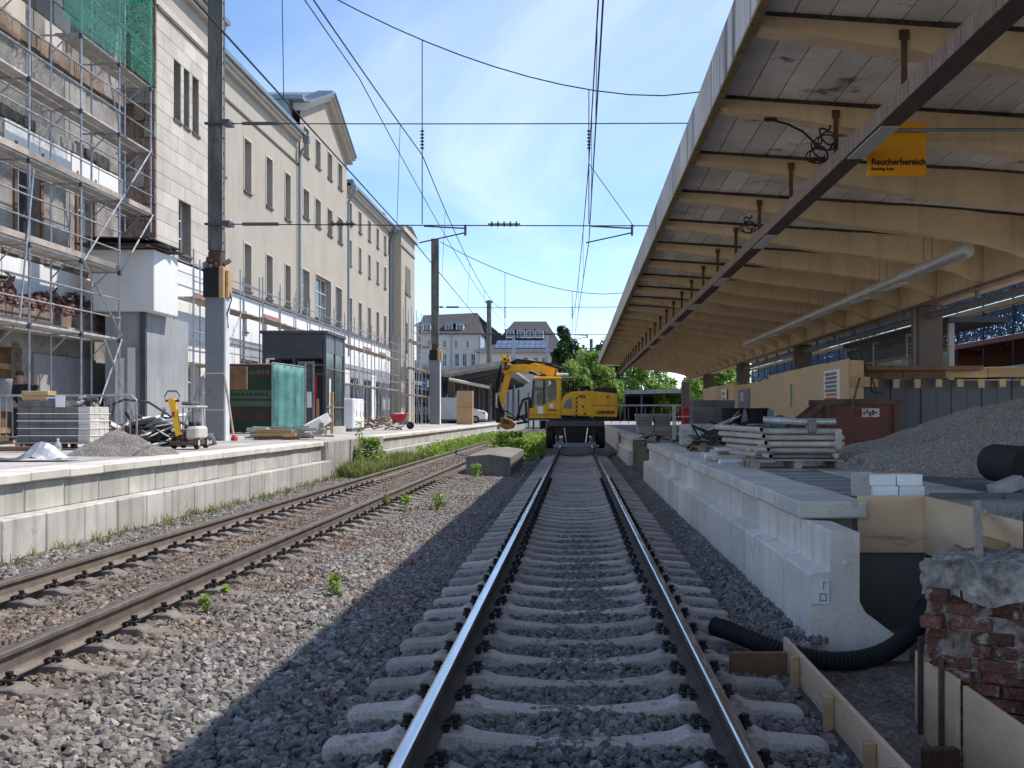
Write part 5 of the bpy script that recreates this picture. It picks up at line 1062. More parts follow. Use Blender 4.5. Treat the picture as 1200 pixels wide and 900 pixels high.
# fence panels with banner and teal sheet
fb = thing('banner_fence', 'site fence covered with a brown and green printed banner', 'fence', (-11.9, 38, ZP))
MB().box(-12.95, -10.85, 38.0, 38.02, .85, 3.28).build('banner', 'banner_brown', fb)
for (a, b) in ((.95, 1.25), (2.42, 2.8), (1.62, 1.72)): MB().box(-12.9, -10.86, 37.993, 37.999, a, b).build('banner_stripe', 'banner_green', fb)
for (a, b) in ((2.05, 2.36), (1.78, 1.98)): MB().box(-12.5, -10.86, 37.990, 37.9985, a, b).build('banner_stripe', 'banner_pale', fb)

rnd = random.Random(2)
for z, h, m_, x in ((2.93, .17, 'banner_pale', -12.85), (2.15, .13, 'banner_green', -12.4)):
    while x < -11.05: wd = rnd.uniform(.05, .13); MB().box(x, x+wd, 37.984, 37.989, z, z+h*rnd.uniform(.8, 1)).build('banner_print', m_, fb); x += wd+rnd.uniform(.02, .06)
for x in (-12.97, -11.9, -10.83): MB().tube((x, 38.05, ZP), (x, 38.05, 3.32), .025, 8).build('post', 'scaffold_steel', fb, True)
MB().tube((-12.97, 38.05, 3.3), (-10.83, 38.05, 3.3), .02, 8).build('rail', 'scaffold_steel', fb, True)
ts = thing('sheeted_fence_panel', 'fence panel hung with a teal sheet beside the printed banner', 'fence', (-10.5, 38, ZP)); tm = MB()
for i in range(13):
    for j in range(9): tm.v.append((-10.78+.88*i/12, 37.6+1.0*i/12+.035*math.sin(i*1.9)+.02*nz(i, j, .6), .85+2.45*j/8-.010*i))
for i in range(12):
    for j in range(8): tm.f.append((i*9+j, (i+1)*9+j, (i+1)*9+j+1, i*9+j+1))
to = tm.build('sheet', 'sheet_teal', ts, True); to.modifiers.new('th', 'SOLIDIFY').thickness = .01
for (x, y) in ((-10.8, 37.62), (-9.88, 38.64)): MB().tube((x, y, ZP), (x, y, 3.36), .025, 8).build('post', 'scaffold_steel', ts, True)
MB().tube((-10.8, 37.62, 3.33), (-9.88, 38.64, 3.22), .02, 8).build('rail', 'scaffold_steel', ts, True)
for k in range(8): MB().lathe([(.02, 0), (.02, .02)], 8, (-10.72+.1*k, 37.66+.11*k, 3.30-.01*k)).build('eyelet', 'scaffold_steel', ts)
# louvred steel door leaf standing in front of the kiosk
ld = thing('louvred_door', 'free standing grey steel door leaf with louvres in front of the kiosk', 'door', (-10.2, 40, ZP))
MB().box(-10.5, -10.43, 39.95, 40.05, ZP, 3.5).box(-9.97, -9.9, 39.95, 40.05, ZP, 3.5).box(-10.43, -9.97, 39.95, 40.05, 3.40, 3.5).box(-10.43, -9.97, 39.95, 40.05, ZP, ZP+.08).box(-10.43, -9.97, 39.95, 40.05, 1.95, 2.03).box(-10.43, -9.97, 39.95, 40.05, 1.2+.75, 1.2+.75+.001).build('frame', 'steel_mid', ld)
lv = MB().obox((0, 0, 0), (.46, .07, .012), (R(35), 0, 0)).mesh('louvre_slat', 'steel_mid')
for k in range(20): piece('louvre_slat', lv, ld, (-10.2, 40, .92+.055*k))
for k in range(24): piece('louvre_slat', lv, ld, (-10.2, 40, 2.08+.055*k))
MB().cbox(-10.16, -9.98, 39.92, 39.949, 1.75, 2.35, .006).build('lock_box', 'plastic_white', ld)
# kiosk
kx0, kx1, ky0, ky1 = -12.06, -9.62, 40.7, 43.9
kk = thing('glass_kiosk', 'dark grey steel and glass lift kiosk on the left platform', 'kiosk', (-10.8, 42.3, ZP))
MB().box(kx0-.05, kx1+.06, ky0-.05, ky1+.05, .75, 1.02).build('plinth', 'concrete_new', kk); MB().cbox(kx0-.08, kx1+.08, ky0-.08, ky1+.08, 4.60, 4.72, .01).build('roof', 'steel_dark', kk)
for (x, y) in ((kx0, ky0), (kx1-.1, ky0), (kx0, ky1-.1), (kx1-.1, ky1-.1), (-10.9, ky0), (kx1-.1, 42.25)): MB().box(x, x+.1, y, y+.1, 1.02, 4.60).build('post', 'steel_dark', kk)
cp = MB().box(0, 1.05, -.012, .0, 0, .05).mesh('cladding_rib', 'steel_dark')
for sx_, w_ in ((kx0+.1, 1.05), (-10.8, 1.05)):
    MB().box(sx_, sx_+w_, ky0+.02, ky0+.05, 3.72, 4.6).build('cladding_panel', 'steel_dark', kk)
    for k in range(9): piece('cladding_rib', cp, kk, (sx_, ky0+.018, 3.76+.095*k))
    MB().box(sx_, sx_+w_, ky0+.02, ky0+.06, 3.66, 3.715).box(sx_, sx_+w_, ky0+.02, ky0+.06, 3.0, 3.08).build('transom', 'steel_dark', kk)
    MB().tube((sx_, ky0+.35, 3.42), (sx_+w_, ky0+.35, 3.42), .06, 10).build('pipe', 'grey_steel', kk, True)
    for k in range(6): MB().obox((sx_+.1+.17*k, ky0+.5, 3.55), (.15, .2, .1), (jit(.5), jit(.5), jit(1)), .01).build('fitting', 'debris_dark', kk)
MB().box(kx0+.1, kx1-.12, ky0+1.3, ky0+1.35, 1.02, 4.5).build('rear_panel', 'steel_dark', kk); MB().box(kx1-.52, kx1-.38, ky0+.2, ky0+.3, 1.02, 3.0).build('guard_strip', 'red_paint', kk); MB().box(kx1-.36, kx1-.25, ky0-.04, ky0-.01, 1.02, 2.1).build('timber_strip', 'timber', kk)
for j, (a, b) in enumerate(((ky0+.1, 42.25), (42.35, ky1-.1))):
    for i, (z0, z1) in enumerate(((1.05, 1.75), (1.81, 3.25), (3.31, 3.9), (3.96, 4.58))):
        if i == 3: MB().box(kx1-.06, kx1-.02, a, b, z0, z1).build('mesh_panel', 'steel_mid', kk)
        else: MB().box(kx1-.05, kx1-.035, a, b, z0, z1).build('pane', 'glass_kiosk', kk)
    for z in (1.75, 3.25, 3.9): MB().box(kx1-.08, kx1-.005, a, b, z, z+.06).build('glazing_bar', 'steel_mid', kk)
MB().box(kx1-.034, kx1-.03, ky0+.7, ky0+.95, 1.5, 2.9).build('poster', 'plastic_white', kk)
# stacks in front of it
st_ = thing('material_stack', 'low jumble of slabs, timber and pipes on the platform in front of the teal sheet', 'building material', (-8.3, 30.6, ZP)); rnd = random.Random(9)
for k in range(26): MB().obox((-9.3+2.0*rnd.random(), 30.5+1.4*rnd.random(), ZP+.05+.25*rnd.random()*(.5+rnd.random())), (rnd.uniform(.3, .9), rnd.uniform(.12, .4), rnd.uniform(.04, .12)), (0, rnd.uniform(-.05, .05), rnd.uniform(-.4, .4)), .006).build('slab', rnd.choice(['debris_pale', 'kerb_grey', 'plank_grey', 'paver_light', 'steel_mid']), st_)
for k in range(3): MB().cbox(-9.2+.05*k, -7.9-.1*k, 30.2-.03*k, 30.32, ZP+.001+.1*k, ZP+.09+.1*k, .005).build('beam', 'wood_brown' if k == 0 else 'timber', st_)
wb_ = thing('white_board_stack', 'stack of white boards leaning in front of the kiosk corner', 'boards', (-9.5, 38.2, ZP))
for k in range(7): MB().obox((-9.35+.02*k, 37.6+.10*k, 1.05+.03*k), (.75, .05, .35), (R(15), R(-28), R(8)), .005).build('board', 'plastic_white', wb_)
MB().cbox(-9.1, -8.95, 37.5, 37.6, ZP, 1.2, .01).build('support', 'plank_grey', wb_)
tag(MB().cbox(-9.36, -9.25, 40.3, 40.4, ZP, 2.35, .006).build('plank', 'timber'), 'upright orange brown timber board at the kiosk corner', 'plank', 'loose planks')
# cabinets
cbn = thing('switch_cabinet', 'white three door switch cabinet right of the kiosk', 'cabinet', (-9.9, 47, ZP)); MB().cbox(-10.25, -9.75, 46.2, 48.6, ZP+.12, 2.2, .02).build('body', 'plastic_white', cbn); MB().box(-10.2, -9.8, 46.25, 48.55, ZP, ZP+.12).build('base', 'steel_mid', cbn)
for k in range(3): MB().cbox(-9.748, -9.73, 46.25+.78*k, 46.99+.78*k, ZP+.16, 2.16, .005).build('door', 'plastic_white', cbn); MB().box(-9.729, -9.715, 46.9+.78*k, 46.94+.78*k, 1.4, 1.65).build('handle', 'black_steel', cbn)
MB().cbox(-10.24, -9.76, 46.18, 46.199, ZP+.16, 2.16, .005).build('side_panel', 'plastic_white', cbn)
# wood heap and wheelbarrow
wh = thing('wood_heap', 'heap of broken timber and rubbish between cabinet and wheelbarrow', 'rubble', (-9.4, 51, ZP)); rnd = random.Random(4)
for k in range(40): d = rnd.random()**.5; a = rnd.random()*6.3; MB().obox((-9.45+.95*d*math.cos(a), 51+.9*d*math.sin(a), ZP+.06+.55*(1-d)), (rnd.uniform(.3, 1.0), .09, .06), (rnd.uniform(-.5, .5), rnd.uniform(-.5, .5), rnd.uniform(0, 3)), .004).build('timber_piece', rnd.choice(['plank_wood', 'plank_grey', 'debris_pale', 'wood_brown', 'timber']), wh)
wbr = thing('wheelbarrow', 'red wheelbarrow standing on the left platform', 'wheelbarrow', (-8.85, 53, ZP))
tb = MB(); 
for (a, z, wy, ws) in ((0, 0, .25, .22), (.3, .3, .42, .36)): pass
tb.add([(-9.15, 52.75, 1.17), (-8.6, 52.75, 1.17), (-8.6, 53.25, 1.17), (-9.15, 53.25, 1.17), (-9.28, 52.62, 1.5), (-8.4, 52.62, 1.53), (-8.4, 53.38, 1.53), (-9.28, 53.38, 1.5)], [(0, 3, 2, 1), (0, 1, 5, 4), (1, 2, 6, 5), (2, 3, 7, 6), (3, 0, 4, 7)])
to = tb.build('tray', 'red_paint', wbr); to.modifiers.new('th', 'SOLIDIFY').thickness = .02
for y in (52.8, 53.2): MB().path([(-9.75, y, 1.32), (-9.2, y, 1.15), (-8.55, y, 1.12), (-8.3, 53.0+(y-53)*.3, .95)], .02, 8).tube((-9.1, y, 1.14), (-9.2, y, ZP), .018, 6).build('frame', 'steel_dark', wbr, True)
MB().lathe([(.02, -.04), (.15, -.05), (.19, -.02), (.19, .02), (.15, .05), (.02, .04)], 18, (-8.3, 53.0, .955), 'y').build('wheel', 'black_rubber', wbr, True)
for k in range(10): MB().obox((-8.9+jit(.3), 53+jit(.25), 1.5+jit(.05)), (.14, .12, .1), (jit(1), jit(1), jit(3)), .01).build('load', 'debris_pale', wbr)
tag(MB().cbox(-12.3, -11.4, 36.6, 36.75, 2.35, 3.15, .01).build('plywood_sheet', 'wood_brown'), 'brown plywood sheet fixed on the scaffold left of the kiosk', 'plywood')
lp = thing('loose_pipes', 'green hose and pipes lying at the foot of the foreground mast', 'pipes', (-9.2, 31.5, ZP))
for k in range(5): MB().path([(-9.7+.1*k, 31+.1*k, ZP+.04), (-9.3, 31.3+.05*k, ZP+.06+.03*k), (-8.7+.1*k, 31.6-.15*k, ZP+.05)], .03, 6).build('pipe', ('net_green', 'sheet_teal', 'steel_dark', 'plank_grey', 'red_paint')[k], lp, True)
# ---------------------------------------------------------------- trench beside the right track
def tf(x, y): return -.62+.30*min(1, max(0, (y-5.2)/2.2))**1.5+.05*nz(x, y, 2.2)+.03*nz(x, y, 6, 2)
to_ = sheet('trench_floor', 'earth', 1.30, 3.3, near_ys(2.2, 9.2, .12), 18, tf)
ss = sheet('trench_stones', None, 1.48, 3.0, near_ys(3, 8.6, .4), 8, lambda x, y: tf(x, y)-.005, None, 'stuff'); scatter(ss, LIB['ballast_right'], 55, .008, .03, 77); tag(ss, 'loose stones scattered in the dark trench', 'stones')
sb_ = thing('trench_boarding', 'long plywood board with stakes retaining the ballast along the sleeper ends', 'formwork', (1.44, 5.8, -.6))
MB().cbox(1.43, 1.455, 2.6, 7.30, -.62, -.075, .003).build('board', 'plywood', sb_)
for y in (3.9, 4.62, 5.02, 5.85, 6.75): MB().cbox(1.375, 1.428, y, y+.055, -.6, -.085+jit(.03), .004).build('stake', 'timber', sb_)
MB().cbox(1.02, 1.40, 7.0, 7.05, -.40, -.12, .004).build('cross_board', 'wood_brown', sb_)
rb_ = thing('trench_boarding', 'plywood boarding held by rusty pins below the broken brick pier', 'formwork', (2.2, 5.5, -.6))
MB().cbox(2.12, 2.145, 5.9, 6.62, -.60, -.02, .003).build('board', 'plywood', rb_); MB().cbox(2.15, 2.175, 3.2, 5.88, -.66, -.05, .003).build('board', 'plywood', rb_)
for y in (6.45, 6.08): MB().cbox(2.09, 2.116, y, y+.03, -.62, .10-.05*(y < 6.2), .003).build('pin', 'rust_rim', rb_)
MB().cbox(1.93, 2.13, 5.86, 5.93, -.60, -.40, .006).build('foot_block', 'timber_dark', rb_)
hs_ = thing('corrugated_hose', 'black corrugated drain hose lying over the trench end', 'hose', (1.8, 7.3, -.3))
ctrl = [(1.02, 7.78, -.10), (1.15, 7.62, -.12), (1.42, 7.44, -.20), (1.75, 7.36, -.255), (2.05, 7.42, -.25), (2.3, 7.55, -.18), (2.5, 7.72, -.06), (2.62, 7.9, .03)]
def spline(c, n):
    out = []; P = [Vector(c[0])]+[Vector(p) for p in c]+[Vector(c[-1])]
    for i in range(len(P)-3):
        for k in range(n):
            t = k/n; a, b, d, e = P[i:i+4]; out.append(.5*((2*b)+(d-a)*t+(2*a-5*b+4*d-e)*t*t+(3*b-a-3*d+e)*t**3))
    return out+[P[-1]]
hp = spline(ctrl, 22); MB().path(hp, [.060 if i % 2 else .070 for i in range(len(hp))], 14).build('tube', 'black_rubber', hs_, True)
# formwork box behind the trench
fw = thing('formwork_box', 'plywood formwork with dark lower boards closing the platform end', 'formwork', (2.6, 8.6, -.3))
MB().cbox(2.29, 2.828, 8.60, 8.622, .335, .80, .003).build('board', 'plywood', fw); MB().cbox(2.20, 2.84, 8.63, 8.66, -.32, .345, .003).build('dark_board', 'ply_grey', fw)
MB().cbox(2.829, 2.851, 7.35, 8.62, .33, .795, .003).build('board', 'plywood', fw); MB().cbox(2.832, 2.853, 6.3, 7.345, .36, .775, .003).build('board', 'plywood', fw); MB().cbox(2.80, 2.828, 6.9, 7.34, .34, .62, .003).build('board', 'timber', fw)
MB().cbox(2.853, 2.872, 6.3, 8.64, -.35, .34, .003).build('dark_board', 'ply_grey', fw)
MB().cbox(2.795, 2.828, 6.55, 6.62, .1, .86, .004).build('stake', 'rust_rim', fw); MB().obox((2.62, 6.9, .72), (.05, 1.1, .05), (R(12), 0, R(-20)), .004).build('brace', 'plank_grey', fw)
gg = sheet('gravel_ground', 'gravel', 2.86, 16, near_ys(1.0, 8.9, .4), 30, lambda x, y: .64+.03*nz(x, y, 1.3)); g2 = sheet('gravel_stones', None, 2.9, 6.5, near_ys(5.5, 9.2, .4), 12, lambda x, y: .64+.03*nz(x, y, 1.3), None, 'stuff'); scatter(g2, LIB['gravel'], 1500, .008, .017, 91); tag(g2, 'fine grey gravel behind the plywood formwork', 'gravel')
# broken brick pier
bp_ = thing('brick_pier', 'broken red brick pier with a rough concrete cap at the right edge', 'brick pier', (2.6, 6.1, -.1))
BX = MB().cbox(-.122, .122, -.06, .06, -.034, .034, .007).mesh('brick', 'brick'); rz_ = R(-32); cx_, cy_ = 2.74, 6.2; ca, sa = math.cos(rz_), math.sin(rz_)
def loc(u, v): return cx_+ca*u-sa*v, cy_+sa*u+ca*v
core = MB()
def rough(mb, u0, u1, v0, v1, z0, z1, n=9, amp=.035, sd=0):
    fs = []
    def face(f):
        k = len(mb.v)
        for j in range(n+1):
            for i in range(n+1):
                p = Vector(f(i/n, j/n)); q = p+Vector((nz(p.x*3+p.z, p.y*3, 2.2, sd), nz(p.x*3, p.y*3+p.z*2, 2.2, sd+3), nz(p.z*3, p.x*3+p.y, 2.2, sd+7)))*amp+Vector((nz(p.x*9+p.z*7, p.y*9, 1.7, sd), nz(p.x*9, p.y*9+p.z*8, 1.7, sd+3), nz(p.z*9, p.x*9+p.y*8, 1.7, sd+7)))*amp*.55; x, y = loc(q.x, q.y); mb.v.append((x, y, q.z))
        for j in range(n):
            for i in range(n): mb.f.append((k+j*(n+1)+i, k+j*(n+1)+i+1, k+(j+1)*(n+1)+i+1, k+(j+1)*(n+1)+i))
    L_ = lambda a, b, t: a+(b-a)*t
    face(lambda s, t: (L_(u0, u1, s), v0, L_(z0, z1, t))); face(lambda s, t: (L_(u0, u1, s), v1, L_(z0, z1, t))); face(lambda s, t: (u0, L_(v0, v1, s), L_(z0, z1, t))); face(lambda s, t: (u1, L_(v0, v1, s), L_(z0, z1, t)))
    face(lambda s, t: (L_(u0, u1, s), L_(v0, v1, t), z1)); face(lambda s, t: (L_(u0, u1, s), L_(v0, v1, t), z0)); return mb
rough(MB(), -.575, .51, -.375, .46, -.02, .40, 22, .045, 1).build('mortar_core', 'mortar', bp_)
rough(MB(), -.40, .6, -.28, .4, -.55, -.02, 6, .04, 5).build('mortar_core', 'mortar', bp_)
rough(MB(), -.60, .60, -.40, .50, .40, .60, 26, .05, 2).build('concrete_cap', 'cap_concrete', bp_)
for r_ in range(-4, 6):
    z = .03+.078*r_; low = r_ < 0; u0, u1, v0, v1 = (-.42, .6, -.30, .4) if low else (-.58+.012*abs(r_-2), .52, -.38, .46)
    n_ = int((v1-v0)/.25)+1
    for k in range(n_+1):
        v = v0+.13+.25*k-(.12 if r_ % 2 else 0)
        if v > v1: continue
        if random.random() < .26: continue
        x, y = loc(u0+.045+jit(.012), v); piece('brick', BX, bp_, (x, y, z), (jit(.04), jit(.04), rz_+R(90)+jit(.04)), (random.uniform(.85, 1.0), 1, 1))
    for k in range(5):
        u = u0+.12+.25*k+(.12 if r_ % 2 else 0)
        if u > u1 or random.random() < .24: continue
        x, y = loc(u, v0+.045+jit(.012)); piece('brick', BX, bp_, (x, y, z), (jit(.04), jit(.04), rz_+jit(.04)), (random.uniform(.85, 1.0), 1, 1))
tag(MB().obox((2.62, 5.92, .60), (.05, .06, .22), (R(-8), R(20), R(-20)), .004).build('timber_wedge', 'plywood'), 'pale timber wedge on the concrete cap of the brick pier', 'timber'); tag(MB().obox((2.92, 5.80, .74), (.62, .07, .05), (0, R(-27), R(-12)), .005).build('iron_bar', 'plank_grey'), 'grey weathered bar leaning on the brick pier', 'bar')
# small things on the platform end
tag(MB().cbox(2.42, 2.60, 9.28, 9.31, .60, .955, .003).build('grey_board', 'kerb_grey'), 'upright dark grey board beside the white blocks', 'board'); tag(MB().cbox(2.36, 2.55, 8.95, 9.2, .60, .752, .006).build('crate', 'timber_dark'), 'small dark wooden box at the end of the coping', 'box')
ab = MB().cbox(-.11, .11, -.1, .1, 0, .098, .006).mesh('white_block', 'plastic_white')
for k, (a, z, l_) in enumerate(((2.70, .0, 'lower left'), (2.93, .0, 'lower right'), (2.68, .1, 'upper left'), (2.91, .1, 'upper right'))):
    o = link(bpy.data.objects.new('white_block', ab)); o.location = (a, 9.32, .737+z); tag(o, l_+' white building block of the little stack on the platform end', 'block', 'white building blocks')
ke = MB().cbox(-.3, .3, -.06, .06, 0, .14, .008).mesh('kerb_stone', 'paving_grey')
for k in range(3): o = link(bpy.data.objects.new('kerb_stone', ke)); o.location = (3.36+.61*k, 9.12+.03*k, .64); o.rotation_euler = (0, 0, jit(.04)); tag(o, ('dark kerb stone beside the white blocks', 'dark kerb stone in the middle of the row by the gravel', 'dark kerb stone nearest the gravel heap')[k], 'kerb stone', 'kerb stones in a row')
tag(MB().obox((3.65, 12.4, .775), (.5, .35, .03), (0, 0, .3), .004).build('board', 'timber_box'), 'pale wooden board lying at the foot of the big gravel heap', 'board')
# big gravel heap
heap('gravel_heap', 'big heap of grey gravel under the canopy', 6.75, 15.0, .72, 3.4, 4.4, 1.0, LIB['gravel'], 1500, .011, .026, 41, 'gravel', 44)
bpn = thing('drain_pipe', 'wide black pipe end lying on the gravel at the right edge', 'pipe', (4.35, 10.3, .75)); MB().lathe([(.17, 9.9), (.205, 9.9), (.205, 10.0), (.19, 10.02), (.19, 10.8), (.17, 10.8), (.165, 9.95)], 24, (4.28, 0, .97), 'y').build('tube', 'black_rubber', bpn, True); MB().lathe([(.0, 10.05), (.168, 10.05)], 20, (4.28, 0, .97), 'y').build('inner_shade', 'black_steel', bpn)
for k in range(3): tag(MB().obox((3.95+.28*k, 9.72-.05*k, .80+.05*k), (.30, .14, .12), (0, R(-18), R(8)), .008).build('kerb_stone', 'kerb_grey'), ('left tilted grey kerb stone under the black pipe', 'middle tilted grey kerb stone under the black pipe', 'right tilted grey kerb stone under the black pipe')[k], 'kerb stone', 'tilted kerb stones')
# pipes on pallet
pallet('weathered pallet under the stack of grey tubes', 2.88, 14.1, .738, 0, 1.2, .8, 'plank_grey')
pk = thing('tube_stack', 'criss cross stack of grey barrier tubes on a pallet', 'tubes', (2.88, 14.1, .89)); rnd = random.Random(3)
for r_ in range(5):
    for k in range(3):
        y = 13.8+.28*k+rnd.uniform(-.05, .05); z = .915+.082*r_; x0 = 2.3+rnd.uniform(-.05, .1); x1 = 3.40+rnd.uniform(-.1, .12)
        q = MB().path([(x0, y, z), (x1, y, z)], .036, 10).build('tube', rnd.choice(['pipe_grey', 'pipe_grey', 'grey_steel']), pk, True)
for k in range(5):
    z = .93+.085*k; MB().tube((2.50-.03*k, 13.62, z), (2.15-.05*k, 14.65, z+.02), .036, 10).build('tube', 'pipe_grey', pk, True); MB().lathe([(.001, 0), (.028, 0)], 10, (2.50-.03*k, 13.615, z), 'y').build('tube_mouth', 'black_print', pk)
for k in range(3): MB().tube((3.35+.03*k, 13.62, .93+.12*k), (3.42, 14.5, .94+.12*k), .036, 10).build('tube', 'pipe_grey', pk, True)
MB().path([(2.45, 13.85, 1.40), (2.9, 13.8, 1.37), (3.4, 13.9, 1.37)], .045, 10).build('wrapped_tube', 'tarp_silver', pk, True); MB().cbox(3.02, 3.12, 13.70, 13.95, 1.22, 1.40, .02).build('clamp', 'steel_mid', pk); MB().cbox(3.36, 3.44, 13.66, 13.76, 1.0, 1.28, .02).build('clamp', 'pipe_grey', pk)
fp = thing('tube_pile', 'loose white and brown tubes lying on the platform beside the pallet', 'tubes', (2.3, 16, .74))
for k in range(12): y = 15.2+.22*k; MB().tube((1.98+.02*k+jit(.15), y, .785+.05*(k % 3)), (3.0+jit(.3), y+.25+jit(.2), .785+.05*(k % 3)), .04, 10).build('tube', ('plastic_white', 'pipe_grey', 'pipe_brown', 'offwhite')[k % 4], fp, True)
# scrap pallet
pallet('pallet under the tangled black scrap', 2.9, 20.5, .738, .05, 1.3, 1.6, 'plank_wood')
sc = thing('scrap_heap', 'tangle of black cables and metal scrap on a pallet', 'scrap', (2.9, 20.5, .9)); rnd = random.Random(12)
for k in range(60):
    d = rnd.random()**.6; a = rnd.random()*6.3; x, y, h = 2.95+.65*d*math.cos(a), 20.4+.8*d*math.sin(a), .62*(1-d)
    MB().obox((x, y, .93+h*rnd.uniform(.6, 1)), (rnd.uniform(.25, .75), rnd.uniform(.02, .07), rnd.uniform(.02, .05)), (rnd.uniform(-.4, .4), rnd.uniform(-.8, .5), rnd.uniform(-.6, .6)), .004).build('scrap_piece', rnd.choice(['debris_dark', 'debris_dark', 'black_rubber', 'steel_mid', 'debris_dark', 'debris_pale']), sc)
for k in range(4): MB().path([(2.2+.1*k, 20.0, 1.25-.1*k), (2.35, 19.9, 1.0), (2.6, 19.8, .95), (3.1, 19.8, .98)], .02, 6).build('cable', 'plastic_white' if k % 2 else 'black_rubber', sc, True)
# kerb block stacks and tubs
def blockstack(label, x0, y0, nx, ny, nz_, sx_, sy_, sz_, m, z0=.738):
    t = thing('block_stack', label, 'blocks', (x0, y0, z0), group='stacks of concrete blocks'); me = MB().cbox(0, sx_-.008, 0, sy_-.008, 0, sz_-.005, .008).mesh('block', m)
    for i in range(nx):
        for j in range(ny):
            for k in range(nz_):
                if 0 < i < nx-1 and 0 < j < ny-1 and k < nz_-1: continue
                piece('block', me, t, (x0+i*sx_+jit(.006), y0+j*sy_, z0+k*sz_))
    return t
blockstack('lower stack of pale grey kerb blocks behind the black scrap', 2.85, 25.0, 2, 3, 4, .78, .3, .13, 'kerb_grey'); blockstack('tall stack of dark grey kerb blocks beside the red board', 3.05, 27.6, 2, 3, 7, .55, .3, .16, 'paving_grey'); blockstack('pale blocks at the left end of the kerb stacks', 2.55, 25.6, 1, 2, 3, .30, .3, .17, 'paver_light')
for k in range(2):
    x = 3.78+.60*k; t = thing('bucket', ('left black mortar tub standing on the grey blocks', 'right black mortar tub standing on the grey blocks')[k], 'tub', (x, 25.6, 1.255), group='black mortar tubs')
    MB().lathe([(.21, 1.256), (.27, 1.62), (.29, 1.63), (.29, 1.60), (.26, 1.60), (.20, 1.28), (.0, 1.275)], 22, (x, 25.6, 0)).build('body', 'black_rubber', t, True)
blockstack('grey blocks carrying the two black tubs', 3.45, 25.3, 2, 2, 4, .60, .35, .13, 'kerb_grey')
tag(MB().cbox(4.60, 4.75, 25.4, 25.5, .74, 1.60, .01).build('post', 'sheet_teal'), 'short teal post beside the black tubs', 'post'); tb_ = tag(MB().lathe([(.0, 25.4), (.17, 25.42), (.19, 25.5), (.17, 25.6), (0, 25.62)], 18, (4.9, 0, 1.28), 'y').build('drum', 'sheet_teal', smooth=True), 'teal drum standing beside the black tubs', 'drum')
# red board and rack
rk = thing('steel_rack', 'light steel rack in front of the red board', 'rack', (2.9, 29, .738))
for x in (2.72, 3.28):
    for y in (29, 29.6): MB().tube((x, y, .74), (x, y, 1.72 if x < 3 else 1.45), .022, 6).build('post', 'offwhite', rk, True)
for z in (.95, 1.42): MB().tube((2.72, 29, z), (3.28, 29, z), .018, 6).tube((2.72, 29.6, z), (3.28, 29.6, z), .018, 6).build('rail', 'offwhite', rk, True)
MB().tube((3.05, 29, .78), (3.28, 29, 1.15), .014, 6).tube((3.28, 29, .78), (3.05, 29, 1.15), .014, 6).build('cross_brace', 'offwhite', rk, True)
rr_ = thing('red_board', 'red warning board standing upright behind the steel rack', 'board', (3.2, 30.2, .738)); MB().cbox(3.02, 3.36, 30.2, 30.5, .76, 1.68, .05).build('body', 'red_paint', rr_); MB().box(3.08, 3.30, 30.19, 30.199, 1.1, 1.14).box(3.08, 3.30, 30.19, 30.199, 1.3, 1.33).build('stripe', 'red_rust', rr_)
# planks and concrete pieces farther along
fp2 = thing('plank_stack', 'low stack of planks on the platform before the white tubs', 'planks', (2.8, 36, .738))
for k in range(9): MB().cbox(2.25+.05*k, 3.2+jit(.2), 35.6+.3*(k % 3), 35.85+.3*(k % 3), .74+.07*(k//3), .80+.07*(k//3), .006).build('plank', ('plank_grey', 'kerb_grey', 'plank_wood')[k % 3], fp2)
dbp = thing('debris_patch', 'brown leaves and debris spread on the platform edge', 'debris', (2.6, 30, .738)); rnd = random.Random(8)
for k in range(60): MB().obox((2.0+1.4*rnd.random(), 28.2+5.5*rnd.random(), .755+.03*rnd.random()), (rnd.uniform(.08, .3), rnd.uniform(.05, .2), .025), (rnd.uniform(-.3, .3), rnd.uniform(-.3, .3), rnd.uniform(0, 3)), .003).build('fragment', rnd.choice(['rubble', 'plank_grey', 'debris_dark', 'kerb_grey']), dbp)
for k in range(2):
    x = 2.72+.72*k; t = thing('concrete_trough', ('left pale concrete trough piece on the right platform', 'right pale concrete trough piece on the right platform')[k], 'trough', (x, 42, .738), group='concrete trough pieces'); MB().add([(x-.28, 42, 1.02), (x+.28, 42, 1.02), (x+.28, 42.7, 1.02), (x-.28, 42.7, 1.02), (x-.36, 41.9, 1.52), (x+.36, 41.9, 1.52), (x+.36, 42.8, 1.52), (x-.36, 42.8, 1.52)], [(0, 3, 2, 1), (4, 5, 6, 7), (0, 1, 5, 4), (1, 2, 6, 5), (2, 3, 7, 6), (3, 0, 4, 7)]).build('body', 'kerb_grey', t)
    for z in (1.14, 1.26, 1.38): MB().box(x-.29-.08*(z-1.02)/.5, x+.29+.08*(z-1.02)/.5, 41.88-.0+.0, 41.97, z, z+.012).build('groove', 'paving_grey', t)
    MB().cbox(x-.3, x+.3, 42, 42.7, .74, 1.018, .02).build('base_block', 'concrete_old', t)
